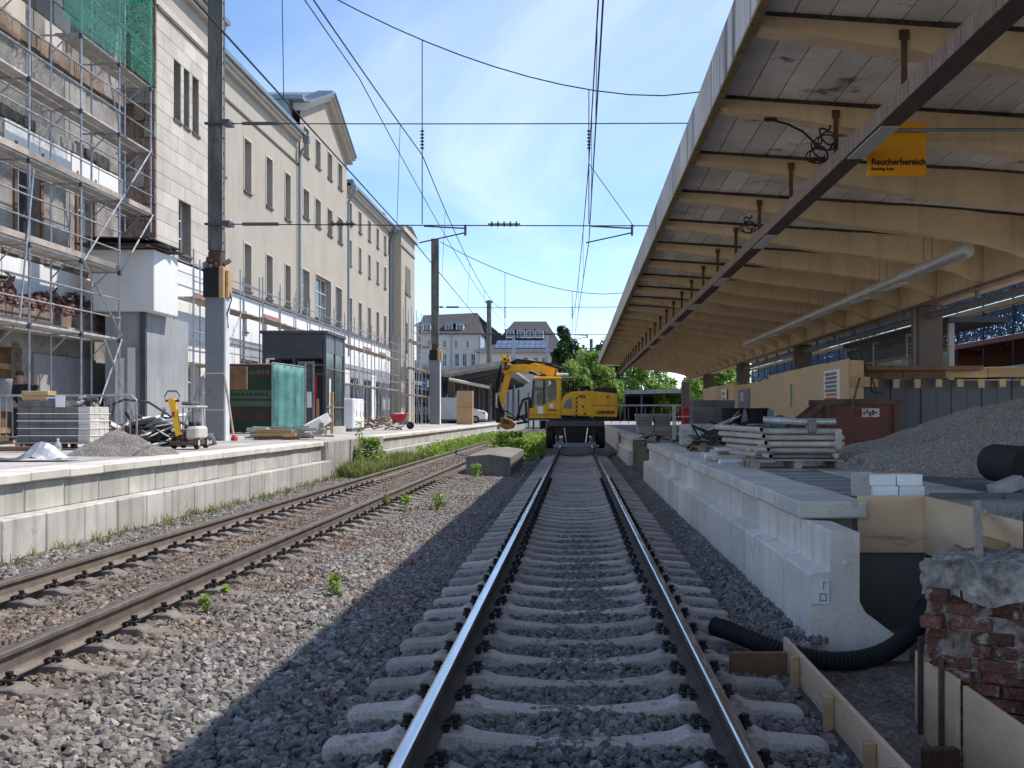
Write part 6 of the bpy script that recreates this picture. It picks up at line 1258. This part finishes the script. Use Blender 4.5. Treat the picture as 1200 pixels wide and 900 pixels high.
# skip container
sk_ = thing('skip_container', 'rusty red open skip container beside the gravel heap', 'skip', (5.7, 22.9, .74))
MB().prism([(4.62, 1.12), (5.3, 1.68), (6.85, 1.70), (6.85, .80), (5.0, .80)], 'y', 22.4, 22.46).prism([(4.62, 1.12), (5.3, 1.68), (6.85, 1.70), (6.85, .80), (5.0, .80)], 'y', 23.9, 23.96).box(5.0, 6.84, 22.47, 23.89, .80, .86).box(6.79, 6.84, 22.47, 23.89, .87, 1.68).build('body', 'red_rust', sk_)
MB().prism([(4.55, 1.08), (5.27, 1.66), (5.27, 1.78), (4.45, 1.12)], 'y', 22.34, 22.52).box(5.271, 6.92, 22.34, 22.52, 1.68, 1.80).box(5.27, 6.92, 23.85, 24.0, 1.68, 1.80).build('rim', 'rust_rim', sk_)
for x in (5.32, 6.78): MB().box(x-.06, x+.06, 22.33, 22.399, .80, 1.679).build('rib', 'rust_rim', sk_)
MB().box(6.05, 6.42, 22.39, 22.398, 1.42, 1.60).build('label', 'offwhite', sk_); MB().box(5.1, 6.7, 22.45, 23.9, .742, .799).build('skid', 'rust_rim', sk_)
for k in range(6): MB().box(6.02+.06*k, 6.05+.065*k, 22.384, 22.389, 1.43+.03*(k % 3), 1.57-.04*(k % 2)).build('label_wear', 'red_rust', sk_)
tag(MB().tube((5.75, 22.2, 1.5), (6.0, 22.38, 2.25), .025, 8).build('rusty_pole', 'rust_rim'), 'rusty pole leaning on the skip in front of the poster', 'pole')
# OSB hoarding
PW = 2.5
ho = thing('hoarding', 'wooden chipboard hoarding with posters along the right platform', 'hoarding', (6.2, 38, .74)); y = 24.0; k = 0
while y < 51: MB().cbox(6.18+.006*(k % 2), 6.212+.006*(k % 2), y+.004, y+PW-.004, .74, 2.74+jit(.02)-(.14 if 33 < y < 40 else 0), .003).build('panel', 'osb', ho); y += PW; k += 1
for j in range(12): MB().box(6.23, 6.32, 24.05+2.4*j, 24.14+2.4*j, .74, 2.7).build('stud', 'timber', ho)
MB().cbox(6.19, 6.50, 23.90, 23.998, .74, 2.70, .005).build('end_board', 'timber_box', ho); MB().cbox(6.18, 6.62, 23.80, 23.898, 2.1, 2.32, .005).build('end_rail', 'timber', ho)
po = MB().box(6.168, 6.178, 24.75, 26.35, 1.72, 2.55).build('poster', 'plastic_white', ho)
for j in range(7): MB().box(6.160, 6.1675, 25.05, 26.2-.1*(j % 2), 2.42-.1*j, 2.49-.1*j).build('poster_print', 'print_orange' if j in (5, 6) else 'print_grey', po)
MB().box(6.158, 6.178, 37.6, 40.2, 1.2, 2.42).build('violet_sign', 'violet_sign', ho); text('RTS', .42, 'plastic_white', ho, (6.152, 39.6, 2.0), (R(90), 0, R(-90)))
vp = thing('narrow_sign', 'narrow white notice board with dark lettering on the hoarding', 'sign', (6.0, 43.5, .74)); MB().box(6.10, 6.13, 43.0, 44.4, 1.2, 2.55).build('board', 'plastic_white', vp)
for j in range(4): MB().box(6.09, 6.099, 43.5, 44.0, 2.3-.24*j, 2.42-.24*j).build('mark', 'print_grey', vp)
MB().box(6.09, 6.099, 43.2, 44.2, 1.22, 1.36).build('mark', 'red_paint', vp)
tag(MB().path([(6.12, 30.1, 2.35), (6.12, 30.12, 1.7)], .02, 6).build('strap', 'sheet_teal'), 'short teal strap hanging on the hoarding', 'strap')
# timber deck edge and dark sheet wall beyond the skip
dw = thing('sheet_wall', 'dark grey ribbed sheet wall with timber beams on top behind the gravel', 'wall', (9.5, 25, .74))
for k in range(14): MB().cbox(6.75+.36*k, 7.10+.36*k, 25.1+.03*(k % 2), 25.16+.03*(k % 2), .74, 2.30, .006).build('sheet', 'steel_dark', dw)
for k in range(5): MB().cbox(6.7+1.0*k, 7.69+1.0*k, 24.9, 25.05, 2.32+.012*k, 2.56+.012*k, .006).build('beam', 'timber' if k > 1 else 'wood_brown', dw)
MB().cbox(6.6, 9.4, 24.4, 24.88, 2.50, 2.60, .006).build('beam', 'wood_brown', dw)
for k in range(10): MB().cbox(6.95+.5*k, 7.1+.5*k, 24.85, 24.898, 2.12+jit(.03), 2.31, .004).build('wedge', 'timber_box', dw)
for k in range(2): MB().path([(6.55+.25*k, 24.3, 2.9-.6*k), (6.8+.1*k, 24.3, 2.0), (7.05, 24.3, 1.95), (7.1, 24.3, 1.75)], .02, 6).build('cable', 'steel_dark' if k else 'wire', dw, True)
# glazed shelter and site building beyond the columns
gs = thing('glazed_shelter', 'dark glazed shelter with light posts beyond the canopy columns', 'shelter', (11, 34, .74))
for k in range(4):
    MB().cbox(10.05, 10.20, 28.5+3.6*k, 28.65+3.6*k, .74, 3.95, .01).build('post', 'offwhite', gs)
    if k < 3:
        for j in range(2): MB().box(10.10, 10.12, 28.66+3.6*k+1.75*j, 30.34+3.6*k+1.75*j, 1.0, 3.2).build('pane', 'cab_glass', gs)
        for z in (.98, 2.6, 3.2): MB().box(10.08, 10.16, 28.66+3.6*k, 32.09+3.6*k, z, z+.06).build('transom', 'steel_mid', gs)
        for j in range(5): MB().box(10.06, 10.12, 28.66+3.6*k, 32.09+3.6*k, 3.30+.11*j, 3.38+.11*j).build('louvre', 'steel_dark', gs)
MB().box(10.0, 11.6, 28.4, 39.6, 3.96, 4.1).build('roof', 'steel_dark', gs)
MB().tube((8.9, 12.45, 3.95), (8.9, 26.5, 3.95), .09, 12).tube((8.9, 27.16, 3.95), (8.9, 41.2, 3.95), .09, 12).tube((8.9, 41.9, 3.95), (8.9, 56, 3.95), .09, 12).build('service_pipe', 'steel_mid', cn_, True)
for k in range(16): MB().box(8.86, 8.94, 13+2.6*k, 13.1+2.6*k, 3.96, 4.219).build('pipe_hanger', 'steel_mid', cn_)
sw = thing('netted_scaffold', 'storeyed site scaffold with red beams and blue netting beyond the right platform', 'scaffold', (15, 50, .74))
for z, m_ in ((4.0, 'toe_red'), (5.15, 'timber'), (6.0, 'timber')): MB().cbox(14.0, 14.2, 24, 85, z-.12, z+.06, .01).build('beam', m_, sw); MB().box(14.21, 15.4, 24, 85, z-.06, z).build('deck', 'wood_brown' if z < 5 else 'steel_mid', sw)
for k in range(25): MB().tube((14.05, 24+2.5*k, .74), (14.05, 24+2.5*k, 7.2), .035, 6).build('post', 'steel_dark', sw); MB().box(14.21, 15.3, 24.8+2.5*k, 24.9+2.5*k, 3.72, 3.93).build('joist', 'red_rust', sw)
MB().box(14.08, 14.10, 24, 85, 4.08, 4.98).build('net', 'net_blue_mesh', sw); MB().box(14.08, 14.10, 24, 85, 5.25, 5.85).build('net', 'net_blue_mesh', sw); MB().tube((13.9, 24, 3.0), (13.9, 85, 3.0), .05, 8).build('guard_rail', 'zinc', sw, True); MB().box(14.3, 14.4, 24, 85, .74, 2.7).build('boarding', 'timber', sw); MB().box(15.3, 15.4, 24, 85, .74, 3.9).build('rear_wall', 'red_rust', sw)
# ---------------------------------------------------------------- far background
UX = (1, 0, 0); NYm = (0, -1, 0)
def house(name, label, x0, x1, y, d, zb, eave, wins, wallm, roof, nx=2, nz=2, sidem=None, frame='white_paint'):
    t = thing(name, label, 'house', ((x0+x1)/2, y, zb)); O = (x0, y, zb); hs = [(a-x0, b-x0, c-zb, e-zb) for a, b, c, e in wins]; mb = MB(); wall_holes(mb, O, UX, NYm, x1-x0, eave-zb, hs, .25); mb.build('wall', wallm, t, recalc=False)
    for h in hs: window(t, O, UX, NYm, h, .2, nx, nz, frame=frame, sill='trim_light', fw=.12, gl='glass_sky')
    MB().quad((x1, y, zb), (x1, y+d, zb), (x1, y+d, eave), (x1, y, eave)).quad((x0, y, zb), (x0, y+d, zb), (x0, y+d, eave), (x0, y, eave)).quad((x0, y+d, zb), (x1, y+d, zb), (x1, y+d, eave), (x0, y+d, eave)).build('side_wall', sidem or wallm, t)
    return t
def hip(t, x0, x1, y, d, eave, ridge, o=.6, ins=None, m='slate_roof'):
    ins = d/2 if ins is None else ins; a, b, c, e = x0-o, x1+o, y-o, y+d+o
    MB().add([(a, c, eave), (b, c, eave), (b, e, eave), (a, e, eave), (a+ins, (c+e)/2, ridge), (b-ins, (c+e)/2, ridge)], [(0, 1, 5, 4), (1, 2, 5), (2, 3, 4, 5), (3, 0, 4), (0, 3, 2, 1)]).build('roof', m, t); MB().box(a, b, c-.1, c+.1, eave-.25, eave-.01).build('gutter', 'zinc', t)
def dormer(t, x, y, z, w_=1.3, h=1.5, d=3):
    dm = MB().box(x-w_/2, x+w_/2, y, y+d, z, z+h).build('dormer', 'white_paint', t); MB().box(x-w_*.38, x-w_*.04, y-.05, y-.01, z+.2, z+h-.15).box(x+w_*.04, x+w_*.38, y-.05, y-.01, z+.2, z+h-.15).build('pane', 'glass_sky', dm); MB().prism([(x-w_*.7, z+h), (x+w_*.7, z+h), (x+w_*.7, z+h+.12), (x, z+h+.45), (x-w_*.7, z+h+.12)], 'y', y-.3, y+d).build('dormer_roof', 'lead_roof', dm)
Y = 165; q = lambda u, Y_=165: (u-675)*Y_/1240; zq = lambda v, Y_=165: 1.45-(v-487)*Y_/1240
wn_ = []
for u in (503, 521, 534.5, 548): wn_.append((q(u-2.5), q(u+2.5), zq(408), zq(398.5)))
for u in (504, 514, 521, 535.5, 544.5, 554.5): wn_.append((q(u-3), q(u+3), zq(430), zq(414)))
for u in (508, 522, 535, 554): wn_.append((q(u-2.5), q(u+2.5), zq(464), zq(455)))
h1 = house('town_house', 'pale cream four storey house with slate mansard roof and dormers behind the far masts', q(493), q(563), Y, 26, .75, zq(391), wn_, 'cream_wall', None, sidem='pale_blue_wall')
rf = MB().add([(q(491), Y-.6, zq(391)), (q(565), Y-.6, zq(391)), (q(565), Y+26, zq(391)), (q(491), Y+26, zq(391)), (q(486), Y+9, zq(363)), (q(553), Y+9, zq(360)), (q(553), Y+20, zq(361)), (q(490), Y+20, zq(363))], [(0, 1, 5, 4), (1, 2, 6, 5), (2, 3, 7, 6), (3, 0, 4, 7), (4, 5, 6, 7)]).build('roof', 'slate_roof', h1)
MB().prism([(q(548), zq(391)), (q(590), zq(393)), (q(551), zq(361))], 'y', Y+8, Y+24).build('roof', 'slate_roof', h1)
for u in (499, 525, 538): dormer(h1, q(u), Y+1.0, zq(388), 1.2, 1.25)
MB().box(q(528), q(528)+.15, Y-.15, Y-.01, .75, zq(391)).box(q(563)-.2, q(563), Y-.15, Y-.01, .75, zq(391)).build('downpipe', 'zinc', h1)
h1b = house('town_house', 'narrow grey shaded house wing at the left end of the cream house', q(484), q(492.5), Y+4, 18, .75, zq(378), [(q(486.5), q(490), zq(430), zq(416)), (q(486.5), q(490), zq(404), zq(393))], 'cream_wall_shaded', None); hip(h1b, q(484), q(492.5), Y+4, 18, zq(378), zq(362), .3, 1)
h2 = house('town_house', 'house with long dark roof and four gabled dormers behind the solar roof', q(588, 200), q(648, 200), 200, 22, .75, zq(405, 200), [], 'cream_wall', None); hip(h2, q(580, 200), q(656, 200), 200, 24, zq(407, 200), zq(370, 200), .6, 3.5)
for u in (597, 609.5, 620.5, 631.5): dormer(h2, q(u, 200), 202.6, zq(395, 200), 1.6, 1.5, 5)
h3 = house('town_house', 'low pale house with a blue solar panel roof above the excavator', q(562, 150), q(643, 150), 150, 14, .75, zq(409, 150), [(q(u-3.5, 150), q(u+3.5, 150), zq(437, 150), zq(418, 150)) for u in (574, 602, 616, 628, 638)], 'cream_wall', None); hip(h3, q(562, 150), q(645, 150), 150, 14, zq(411, 150), zq(395, 150), .8, 4.5)
sy = (13.4-.4)/2
for k in range(9):
    for j in range(2):
        a = q(579+6.8*k, 150); b = q(585.2+6.8*k, 150); f0, f1 = .16+.40*j, .53+.40*j; z0, z1 = zq(411, 150), zq(395, 150); yy = lambda f: 149.2+7.8*f
        MB().add([(a, yy(f0), z0+(z1-z0)*f0+.12), (b, yy(f0), z0+(z1-z0)*f0+.12), (b, yy(f1), z0+(z1-z0)*f1+.12), (a, yy(f1), z0+(z1-z0)*f1+.12)], [(0, 1, 2, 3)]).build('solar_panel', 'solar', h3)
# far station canopy on the left platform
fc = thing('far_canopy', 'old dark station canopy on slim posts at the far end of the left platform', 'canopy', (-11, 110, .75))
MB().prism([(-15.8, 5.6), (-11.2, 5.0), (-7.0, 5.75), (-6.4, 6.0), (-6.4, 6.25), (-11.2, 5.45), (-15.8, 5.95)], 'y', 92, 146).build('roof', 'concrete_old', fc); MB().prism([(-15.8, 5.45), (-11.2, 4.8), (-6.4, 5.7), (-6.4, 5.98), (-11.2, 4.99), (-15.8, 5.59)], 'y', 92.2, 92.6).build('edge_beam', 'concrete_old', fc)
for k in range(9): MB().cbox(-11.5, -10.9, 95+6*k, 95.5+6*k, .75, 5.0, .03).build('column', 'column_brown', fc); MB().prism([(-15, 5.3), (-11.2, 4.4), (-7, 5.4), (-7, 5.7), (-11.2, 4.95), (-15, 5.5)], 'y', 95.1+6*k, 95.4+6*k).build('rib', 'steel_dark', fc)
for k in range(10): MB().cbox(-15.6, -15.2, 93+5.4*k, 93.4+5.4*k, .75, 5.4, .03).build('column', 'steel_mid', fc)
MB().tube((-11.0, 91.6, 4.6), (-7.5, 91.9, 3.9), .14, 10).build('stay', 'offwhite', fc, True); MB().box(-22, -16, 92, 146, .75, 7).build('rear_building', 'steel_dark', fc)
for k in range(12): MB().box(-15.99, -15.9, 94+4*k, 97+4*k, 1.5, 4.2).build('rear_pane', 'glass_sky', fc)
fc2 = thing('far_canopy', 'low dark canopy across the far end of the tracks behind the excavator', 'canopy', (0, 150, .75))
MB().prism([(-6, 5.0), (2, 4.4), (32, 5.0), (32, 5.5), (2, 5.0), (-6, 5.5)], 'y', 150, 190).build('roof', 'concrete_old', fc2)
for k in range(7): MB().cbox(-5.2+2.4*k, -4.9+2.4*k, 151, 151.4, -.8, 4.9, .02).build('column', 'steel_dark', fc2)
MB().box(-6, 32, 175, 175.3, -.8, 4.6).build('rear_wall', 'unlit_dark', fc2)
sg1 = thing('platform_sign', 'blue platform number one sign left of the second mast', 'sign', (-12.3, 88, 3.6)); MB().cbox(-12.75, -12.0, 88, 88.1, 3.65, 4.55, .01).build('panel', 'sign_blue', sg1); text('1', .8, 'plastic_white', sg1, (-12.5, 87.97, 3.83), (R(90), 0, 0)); MB().box(-15.2, -12.76, 88.0, 88.08, 4.0, 4.3).build('light_box', 'plastic_white', sg1); MB().tube((-12.9, 88.1, .75), (-12.9, 88.1, 4.6), .06, 8).build('post', 'steel_dark', sg1)
# box closet
bxo = thing('plywood_box', 'tall orange brown plywood box standing at the platform edge', 'box', (-8.5, 82, .765)); MB().cbox(-9.25, -8.05, 82, 82.9, .765, 3.36, .01).build('body', 'timber_box', bxo); MB().box(-8.045, -8.03, 82.02, 82.88, .79, 3.3).build('side_board', 'timber', bxo)
for z in (.765, 2.05): MB().box(-9.25, -8.05, 81.97, 81.998, z, z+.03).build('batten', 'timber', bxo)
# lorry and van
def wheels(t, xs, y, z, r, w_=.25):
    for x in xs: wl = MB().lathe([(.05, -w_/2), (r*.9, -w_/2), (r, -w_/4), (r, w_/4), (r*.9, w_/2), (.05, w_/2)], 20, (x, y, z+r), 'y').build('wheel', 'black_rubber', t, True); MB().lathe([(.02, -w_/2-.02), (r*.55, -w_/2-.01), (r*.6, -w_/2+.05)], 16, (x, y, z+r), 'y').build('rim', 'grey_steel', wl, True)
lo = thing('lorry', 'white flatbed lorry with grey cab parked behind the second mast', 'lorry', (-13.5, 100, .755))
MB().cbox(-16.0, -12.3, 99.0, 101.2, 1.55, 1.72, .02).build('flatbed', 'vehicle_white', lo); MB().cbox(-16.0, -12.3, 99.0, 99.06, 1.73, 2.25, .01).build('side_board', 'vehicle_white', lo); MB().cbox(-16, -12.4, 99.07, 101.1, 1.73, 2.75, .05).build('load', 'vehicle_grey', lo)
ca_ = MB().prism([(-12.2, 1.3), (-10.5, 1.3), (-10.4, 2.2), (-10.75, 3.3), (-12.2, 3.4)], 'y', 99.0, 101.2).build('cab', 'vehicle_white', lo); bevel(ca_, .08, 3); MB().prism([(-11.7, 2.25), (-10.62, 2.25), (-10.85, 3.1), (-11.7, 3.15)], 'y', 98.985, 98.999).build('side_window', 'glass_dark', ca_)
MB().box(-16, -10.5, 99.3, 100.9, 1.15, 1.5).build('chassis', 'black_steel', lo); wheels(lo, (-15.2, -14.2, -11.3), 99.2, .755, .48)
for k in range(2): MB().lathe([(.15, 98.97), (.2, 98.99)], 12, (-14.9+.6*k, 0, 2.5), 'y').build('spare_ring', 'black_rubber', lo)
MB().cbox(-11.9, -11.5, 98.93, 98.98, 1.5, 2.0, .01).build('tank', 'grey_steel', lo)
vn = thing('van', 'white van seen from the side with its nose to the right behind the plywood box', 'van', (-10, 95, .755))
bd_ = MB().prism([(-13.2, 1.05), (-8.05, 1.05), (-7.98, 1.55), (-8.2, 1.85), (-9.1, 2.05), (-9.75, 2.85), (-10.1, 3.05), (-13.2, 3.1)], 'y', 94.2, 96.2).build('body', 'vehicle_white', vn); bevel(bd_, .10, 3)
MB().prism([(-10.35, 2.1), (-9.35, 2.1), (-9.85, 2.78), (-10.35, 2.85)], 'y', 94.17, 94.199).build('side_window', 'glass_dark', vn); MB().prism([(-9.08, 2.10), (-9.70, 2.84), (-9.74, 2.82), (-9.12, 2.06)], 'y', 94.35, 96.05).build('windscreen', 'glass_dark', vn); MB().cbox(-8.45, -8.02, 94.17, 94.4, 1.62, 1.82, .03).build('headlight', 'chrome', vn); MB().box(-13.2, -8.0, 94.18, 96.22, .98, 1.12).build('bumper', 'vehicle_grey', vn); wheels(vn, (-12.3, -8.95), 94.3, .755, .36)
# far clutter below the canopies: posts
pg2 = 'slim posts under the far canopy'
for k in range(4): tag(MB().tube((-8.2+.9*k+.2*(k % 3), 128+3*k, -.8), (-8.2+.9*k+.2*(k % 3), 128+3*k, 4.4+.3*(k % 2)), .12, 8).build('post', 'steel_dark' if k % 2 else 'steel_mid'), ('leftmost', 'second', 'third', 'rightmost')[k]+' slim steel post behind the excavator boom under the far canopy', 'post', pg2)
for k, u in enumerate((602, 641)): tag(MB().tube((q(u, 135), 135, -.8), (q(u, 135), 135, zq(393, 135)), .17, 10).build('signal_pole', 'zinc', smooth=True), ('slender grey pole in front of the solar roof house', 'slender grey pole at the right end of the solar roof house')[k], 'pole', 'slender poles')
tag(MB().tube((1.9, 132, -.8), (1.9, 132, 14.0-3), .2, 10).build('signal_pole', 'mast', smooth=True), 'grey pole in front of the bright green trees', 'pole', 'slender poles')
bs = thing('bicycle_rack', 'dark rack crowded with parked bicycles at the far end of the right platform', 'bicycle rack', (5, 95, .74))
for k in range(9):
    x = 3.2+.75*k; MB().lathe([(.30, -.02), (.34, -.02), (.34, .02), (.30, .02)], 16, (x, 95, 1.1), 'x').build('hoop', 'black_steel', bs); MB().tube((x, 95, .74), (x, 95, 2.2), .03, 6).build('post', 'steel_dark', bs)
MB().box(3, 9.5, 95.5, 95.6, 2.3, 2.45).build('roof', 'steel_mid', bs)
# ---------------------------------------------------------------- trees and weeds
def crown_mesh(mb, c, r, n, leaf, rnd, clumps=34):
    cl = []
    for _ in range(clumps):
        v = Vector((rnd.gauss(0, 1), rnd.gauss(0, 1), rnd.gauss(0, 1))).normalized()*rnd.uniform(.35, .95); cl.append((Vector((v.x*r[0], v.y*r[1], v.z*r[2])), rnd.uniform(.22, .42)))
    for i in range(n):
        p, k = cl[i % clumps]; d = Vector((rnd.gauss(0, 1), rnd.gauss(0, 1), rnd.gauss(0, 1))).normalized()*(rnd.random()**.4); p = p+Vector((d.x*r[0], d.y*r[1], d.z*r[2]))*k+Vector(c)
        s_ = leaf*rnd.uniform(.6, 1.4); m = Euler((rnd.uniform(-1.2, 1.2), rnd.uniform(-1.2, 1.2), rnd.uniform(0, 6.3))).to_matrix()
        q_ = [p+m @ Vector(t) for t in ((-s_*.5, 0, 0), (0, -s_*.32, s_*.06), (s_*.5, 0, 0), (0, s_*.32, s_*.06))]; k0 = len(mb.v); mb.v += [tuple(t) for t in q_]; mb.f.append((k0, k0+1, k0+2, k0+3))
def tree(label, x, y, z0, h, r, m, n=6000, leaf=.45, sd=1, grp='trees beyond the tracks'):
    rnd = random.Random(sd); t = thing('tree', label, 'tree', (x, y, z0), group=grp); zc = z0+h-r[2]
    tk = MB().path([(x, y, z0), (x+.1, y, z0+(zc-z0)*.5), (x-.05, y, zc+.3*r[2])], [.32, .24, .1], 8)
    for k in range(6): a = k*1.05; tk.path([(x, y, z0+(zc-z0)*(.5+.07*k)), (x+r[0]*.35*math.cos(a), y+r[1]*.35*math.sin(a), zc-r[2]*.1+.12*k), (x+r[0]*.62*math.cos(a), y+r[1]*.62*math.sin(a), zc+r[2]*.25)], [.12, .08, .03], 6)
    tk.build('trunk', 'bark', t, True); mb = MB(); crown_mesh(mb, (x, y, zc), r, n, leaf, rnd); mb.build('crown', m, t, recalc=False); return t
tree('dark round tree beside the solar roof house', -1.5, 138, -1, 14.2, (1.7, 1.7, 3.4), 'leaf_dark', 9000, .36, 2)
tree('bright green bushy tree left of the canopy end', -.2, 122, -1, 9.2, (2.0, 2.2, 2.9), 'leaf_light', 7500, .36, 3); tree('bright green tree right behind the excavator cab', 2.2, 130, -1, 10.6, (2.6, 2.4, 3.6), 'leaf_light', 8500, .38, 4)
tree('taller dark green tree behind the bright trees at the canopy edge', 3.6, 160, -1, 14.5, (3.8, 3.2, 4.4), 'leaf_dark', 8000, .5, 5); tree('small green tree filling the gap below the canopy end', 5.6, 150, -1, 7.4, (1.5, 2, 2.6), 'leaf_light', 7000, .5, 6)
tree('green tree seen between the far canopy columns', 17, 128, -1, 11, (5, 4, 5), 'leaf_light', 8000, .55, 7); tree('green tree right of the far canopy columns', 28, 132, -1, 12, (6, 4, 5.5), 'leaf_dark', 8000, .6, 8); tree('green tree behind the netted scaffold', 40, 140, -1, 14, (7, 5, 6.5), 'leaf_light', 8000, .7, 9)
tree('green tree far behind at the canopy edge', -2.8, 175, -1, 13, (3.2, 3, 4.5), 'leaf_light', 7000, .5, 10); tree('small tree low behind the bicycle rack', 13.5, 155, -1, 6.8, (2.2, 2, 2.6), 'leaf_light', 5000, .6, 12)
tree('broad tree behind the low far canopy, left of the two', 12, 205, -1, 13, (7, 4, 5.5), 'leaf_light', 7000, .7, 14); tree('broad tree behind the low far canopy, right of the two', 27, 205, -1, 14, (8, 4, 6), 'leaf_dark', 7000, .7, 15)
def blades(mb, x, y, z, n, h, rnd, spread, w_=.012):
    for _ in range(n):
        a = rnd.random()*6.3; d = rnd.random()*spread; bx_, by_ = x+d*math.cos(a), y+d*math.sin(a); hh = h*rnd.uniform(.45, 1.1); lx, ly = rnd.uniform(-.5, .5)*hh, rnd.uniform(-.5, .5)*hh; k = len(mb.v); b = rnd.random()*3.14; wx, wy = w_*math.cos(b), w_*math.sin(b)
        mb.v += [(bx_-wx, by_-wy, z), (bx_+wx, by_+wy, z), (bx_+lx*.4+wx*.8, by_+ly*.4+wy*.8, z+hh*.6), (bx_+lx*.4-wx*.8, by_+ly*.4-wy*.8, z+hh*.6), (bx_+lx, by_+ly, z+hh*rnd.uniform(.75, 1))]; mb.f += [(k, k+1, k+2, k+3), (k+3, k+2, k+4)]
def leafy(mb, x, y, z, n, h, rnd, spread, leaf=.06):
    for _ in range(n):
        u = rnd.random()**.7; a = rnd.random()*6.3; d = spread*rnd.random()**.5*(1.1-.5*u); p = Vector((x+d*math.cos(a), y+d*math.sin(a), z+h*u)); s_ = leaf*rnd.uniform(.6, 1.4); m = Euler((rnd.uniform(-.9, .9), rnd.uniform(-.9, .9), rnd.uniform(0, 6.3))).to_matrix(); k = len(mb.v)
        mb.v += [tuple(p+m @ Vector(t)) for t in ((-s_*.5, 0, 0), (-s_*.1, -s_*.34, .01), (s_*.5, 0, 0), (-s_*.1, s_*.34, .01))]; mb.f.append((k, k+1, k+2, k+3))
rnd = random.Random(21)
gm = MB()
for _ in range(330): y = rnd.uniform(28.2, 38.5); blades(gm, -6.36+rnd.random()**2*.85, y, -.24, 26, .55*(1-.35*rnd.random()), rnd, .13)
for _ in range(120): y = rnd.uniform(9.5, 28); blades(gm, -6.38+rnd.random()**3*.3, y, -.23, 8, .20, rnd, .06, .006)
tag(gm.build('grass', 'grass_dry', recalc=False), 'tall dry yellow green grass along the left platform wall', 'grass', kind='stuff')
wm = MB()
for _ in range(420): y = rnd.uniform(40, 74); leafy(wm, -6.1+rnd.random()*.8, y, -.25, 26, .55*rnd.uniform(.4, 1.2), rnd, .22, .10)
for _ in range(330): y = rnd.uniform(42, 62); leafy(wm, rnd.uniform(-3.3, -1.5), y, -.26, 30, .55*rnd.uniform(.3, 1.1), rnd, .25, .11)
for _ in range(160): y = rnd.uniform(56, 80); leafy(wm, rnd.uniform(-3.4, -1.6) if rnd.random() < .7 else rnd.uniform(-6, -3), y, -.26, 26, .6*rnd.uniform(.3, 1.1), rnd, .3, .13)
tag(wm.build('weeds', 'weed', recalc=False), 'bright green weeds overgrowing the left track in front of the excavator bucket', 'weeds', kind='stuff')
def plant(label, x, y, h, spread, n, m='leaf_lime', leaf=.07, sd=1, z=None):
    r_ = random.Random(sd); z = bh(x, y) if z is None else z; t = thing('plant', label, 'plant', (x, y, z), group='small plants in the ballast'); mb = MB()
    for k in range(4): a = k*1.6; mb.path([(x, y, z-.02), (x+spread*.3*math.cos(a), y+spread*.3*math.sin(a), z+h*.5), (x+spread*.55*math.cos(a), y+spread*.55*math.sin(a), z+h*.95)], [.006, .005, .002], 5)
    mb.build('stem', m, t); lm = MB(); leafy(lm, x, y, z+.03, n, h, r_, spread, leaf); lm.build('foliage', m, t, recalc=False); return t
def gp(u, v): Yg = 1240*1.71/(v-487); return (u-675)*Yg/1240, Yg
for k, (u, v, h, sp, n, lb) in enumerate(((450, 596, .22, .12, 40, 'small yellow green plant close to the near rail of the left track'), (475, 600, .26, .16, 60, 'bushy lime green plant in the sunlit ballast, middle of three'), (513, 597, .26, .15, 55, 'lime green plant in the sunlit ballast, rightmost of three'), (392, 697, .17, .08, 46, 'lime plant on the shadow edge in the foreground ballast'), (241, 722, .15, .06, 30, 'small dark green plant in the foreground ballast'), (222, 708, .08, .05, 14, 'tiny pale plant left of the dark green plant'), (263, 700, .08, .04, 12, 'tiny pale plant behind the dark green plant'), (558, 560, .36, .20, 60, 'lime plant at the front corner of the concrete slab'), (567, 557, .22, .15, 40, 'low lime plant just right of the slab corner plant'))):
    x, y = gp(u, v); plant(lb, x, y, h, sp, n, 'leaf_lime' if k != 4 else 'weed', .045+.002*y, 30+k)
bsh = [plant(('dense dark green bush in the grass at the old wall section'), -6.15, 31.6, 1.0, .50, 900, 'weed', .10, 51, -.25), plant('tall thin weed growing up the old wall section', -6.35, 31.0, 1.5, .15, 120, 'weed', .09, 52, -.25), plant('broad green bush in front of the excavator bucket', -2.75, 43.5, 1.0, .85, 1600, 'weed', .12, 53, -.25), plant('green bush right beside the concrete slab back end', -2.1, 40.4, .8, .7, 1000, 'weed', .12, 54, -.25)]
# dead brown plants: low reddish growth on the ballast
for k, (u, v) in enumerate(((430, 630), (380, 640), (335, 690), (250, 690), (545, 585))):
    x, y = gp(u, v); r_ = random.Random(60+k); mb = MB(); 
    for _ in range(26): leafy(mb, x+r_.gauss(0, .28), y+r_.gauss(0, .35), bh(x, y)+.02, 5, .05, r_, .08, .03)
    tag(mb.build('withered_plant', 'withered', recalc=False), ('withered red plant patch below the three lime plants', 'withered red plant patch near the left rail', 'withered patch beside the shadow edge plant', 'withered patch among the foreground stones', 'withered patch near the concrete slab')[k], 'plant', 'withered patches')
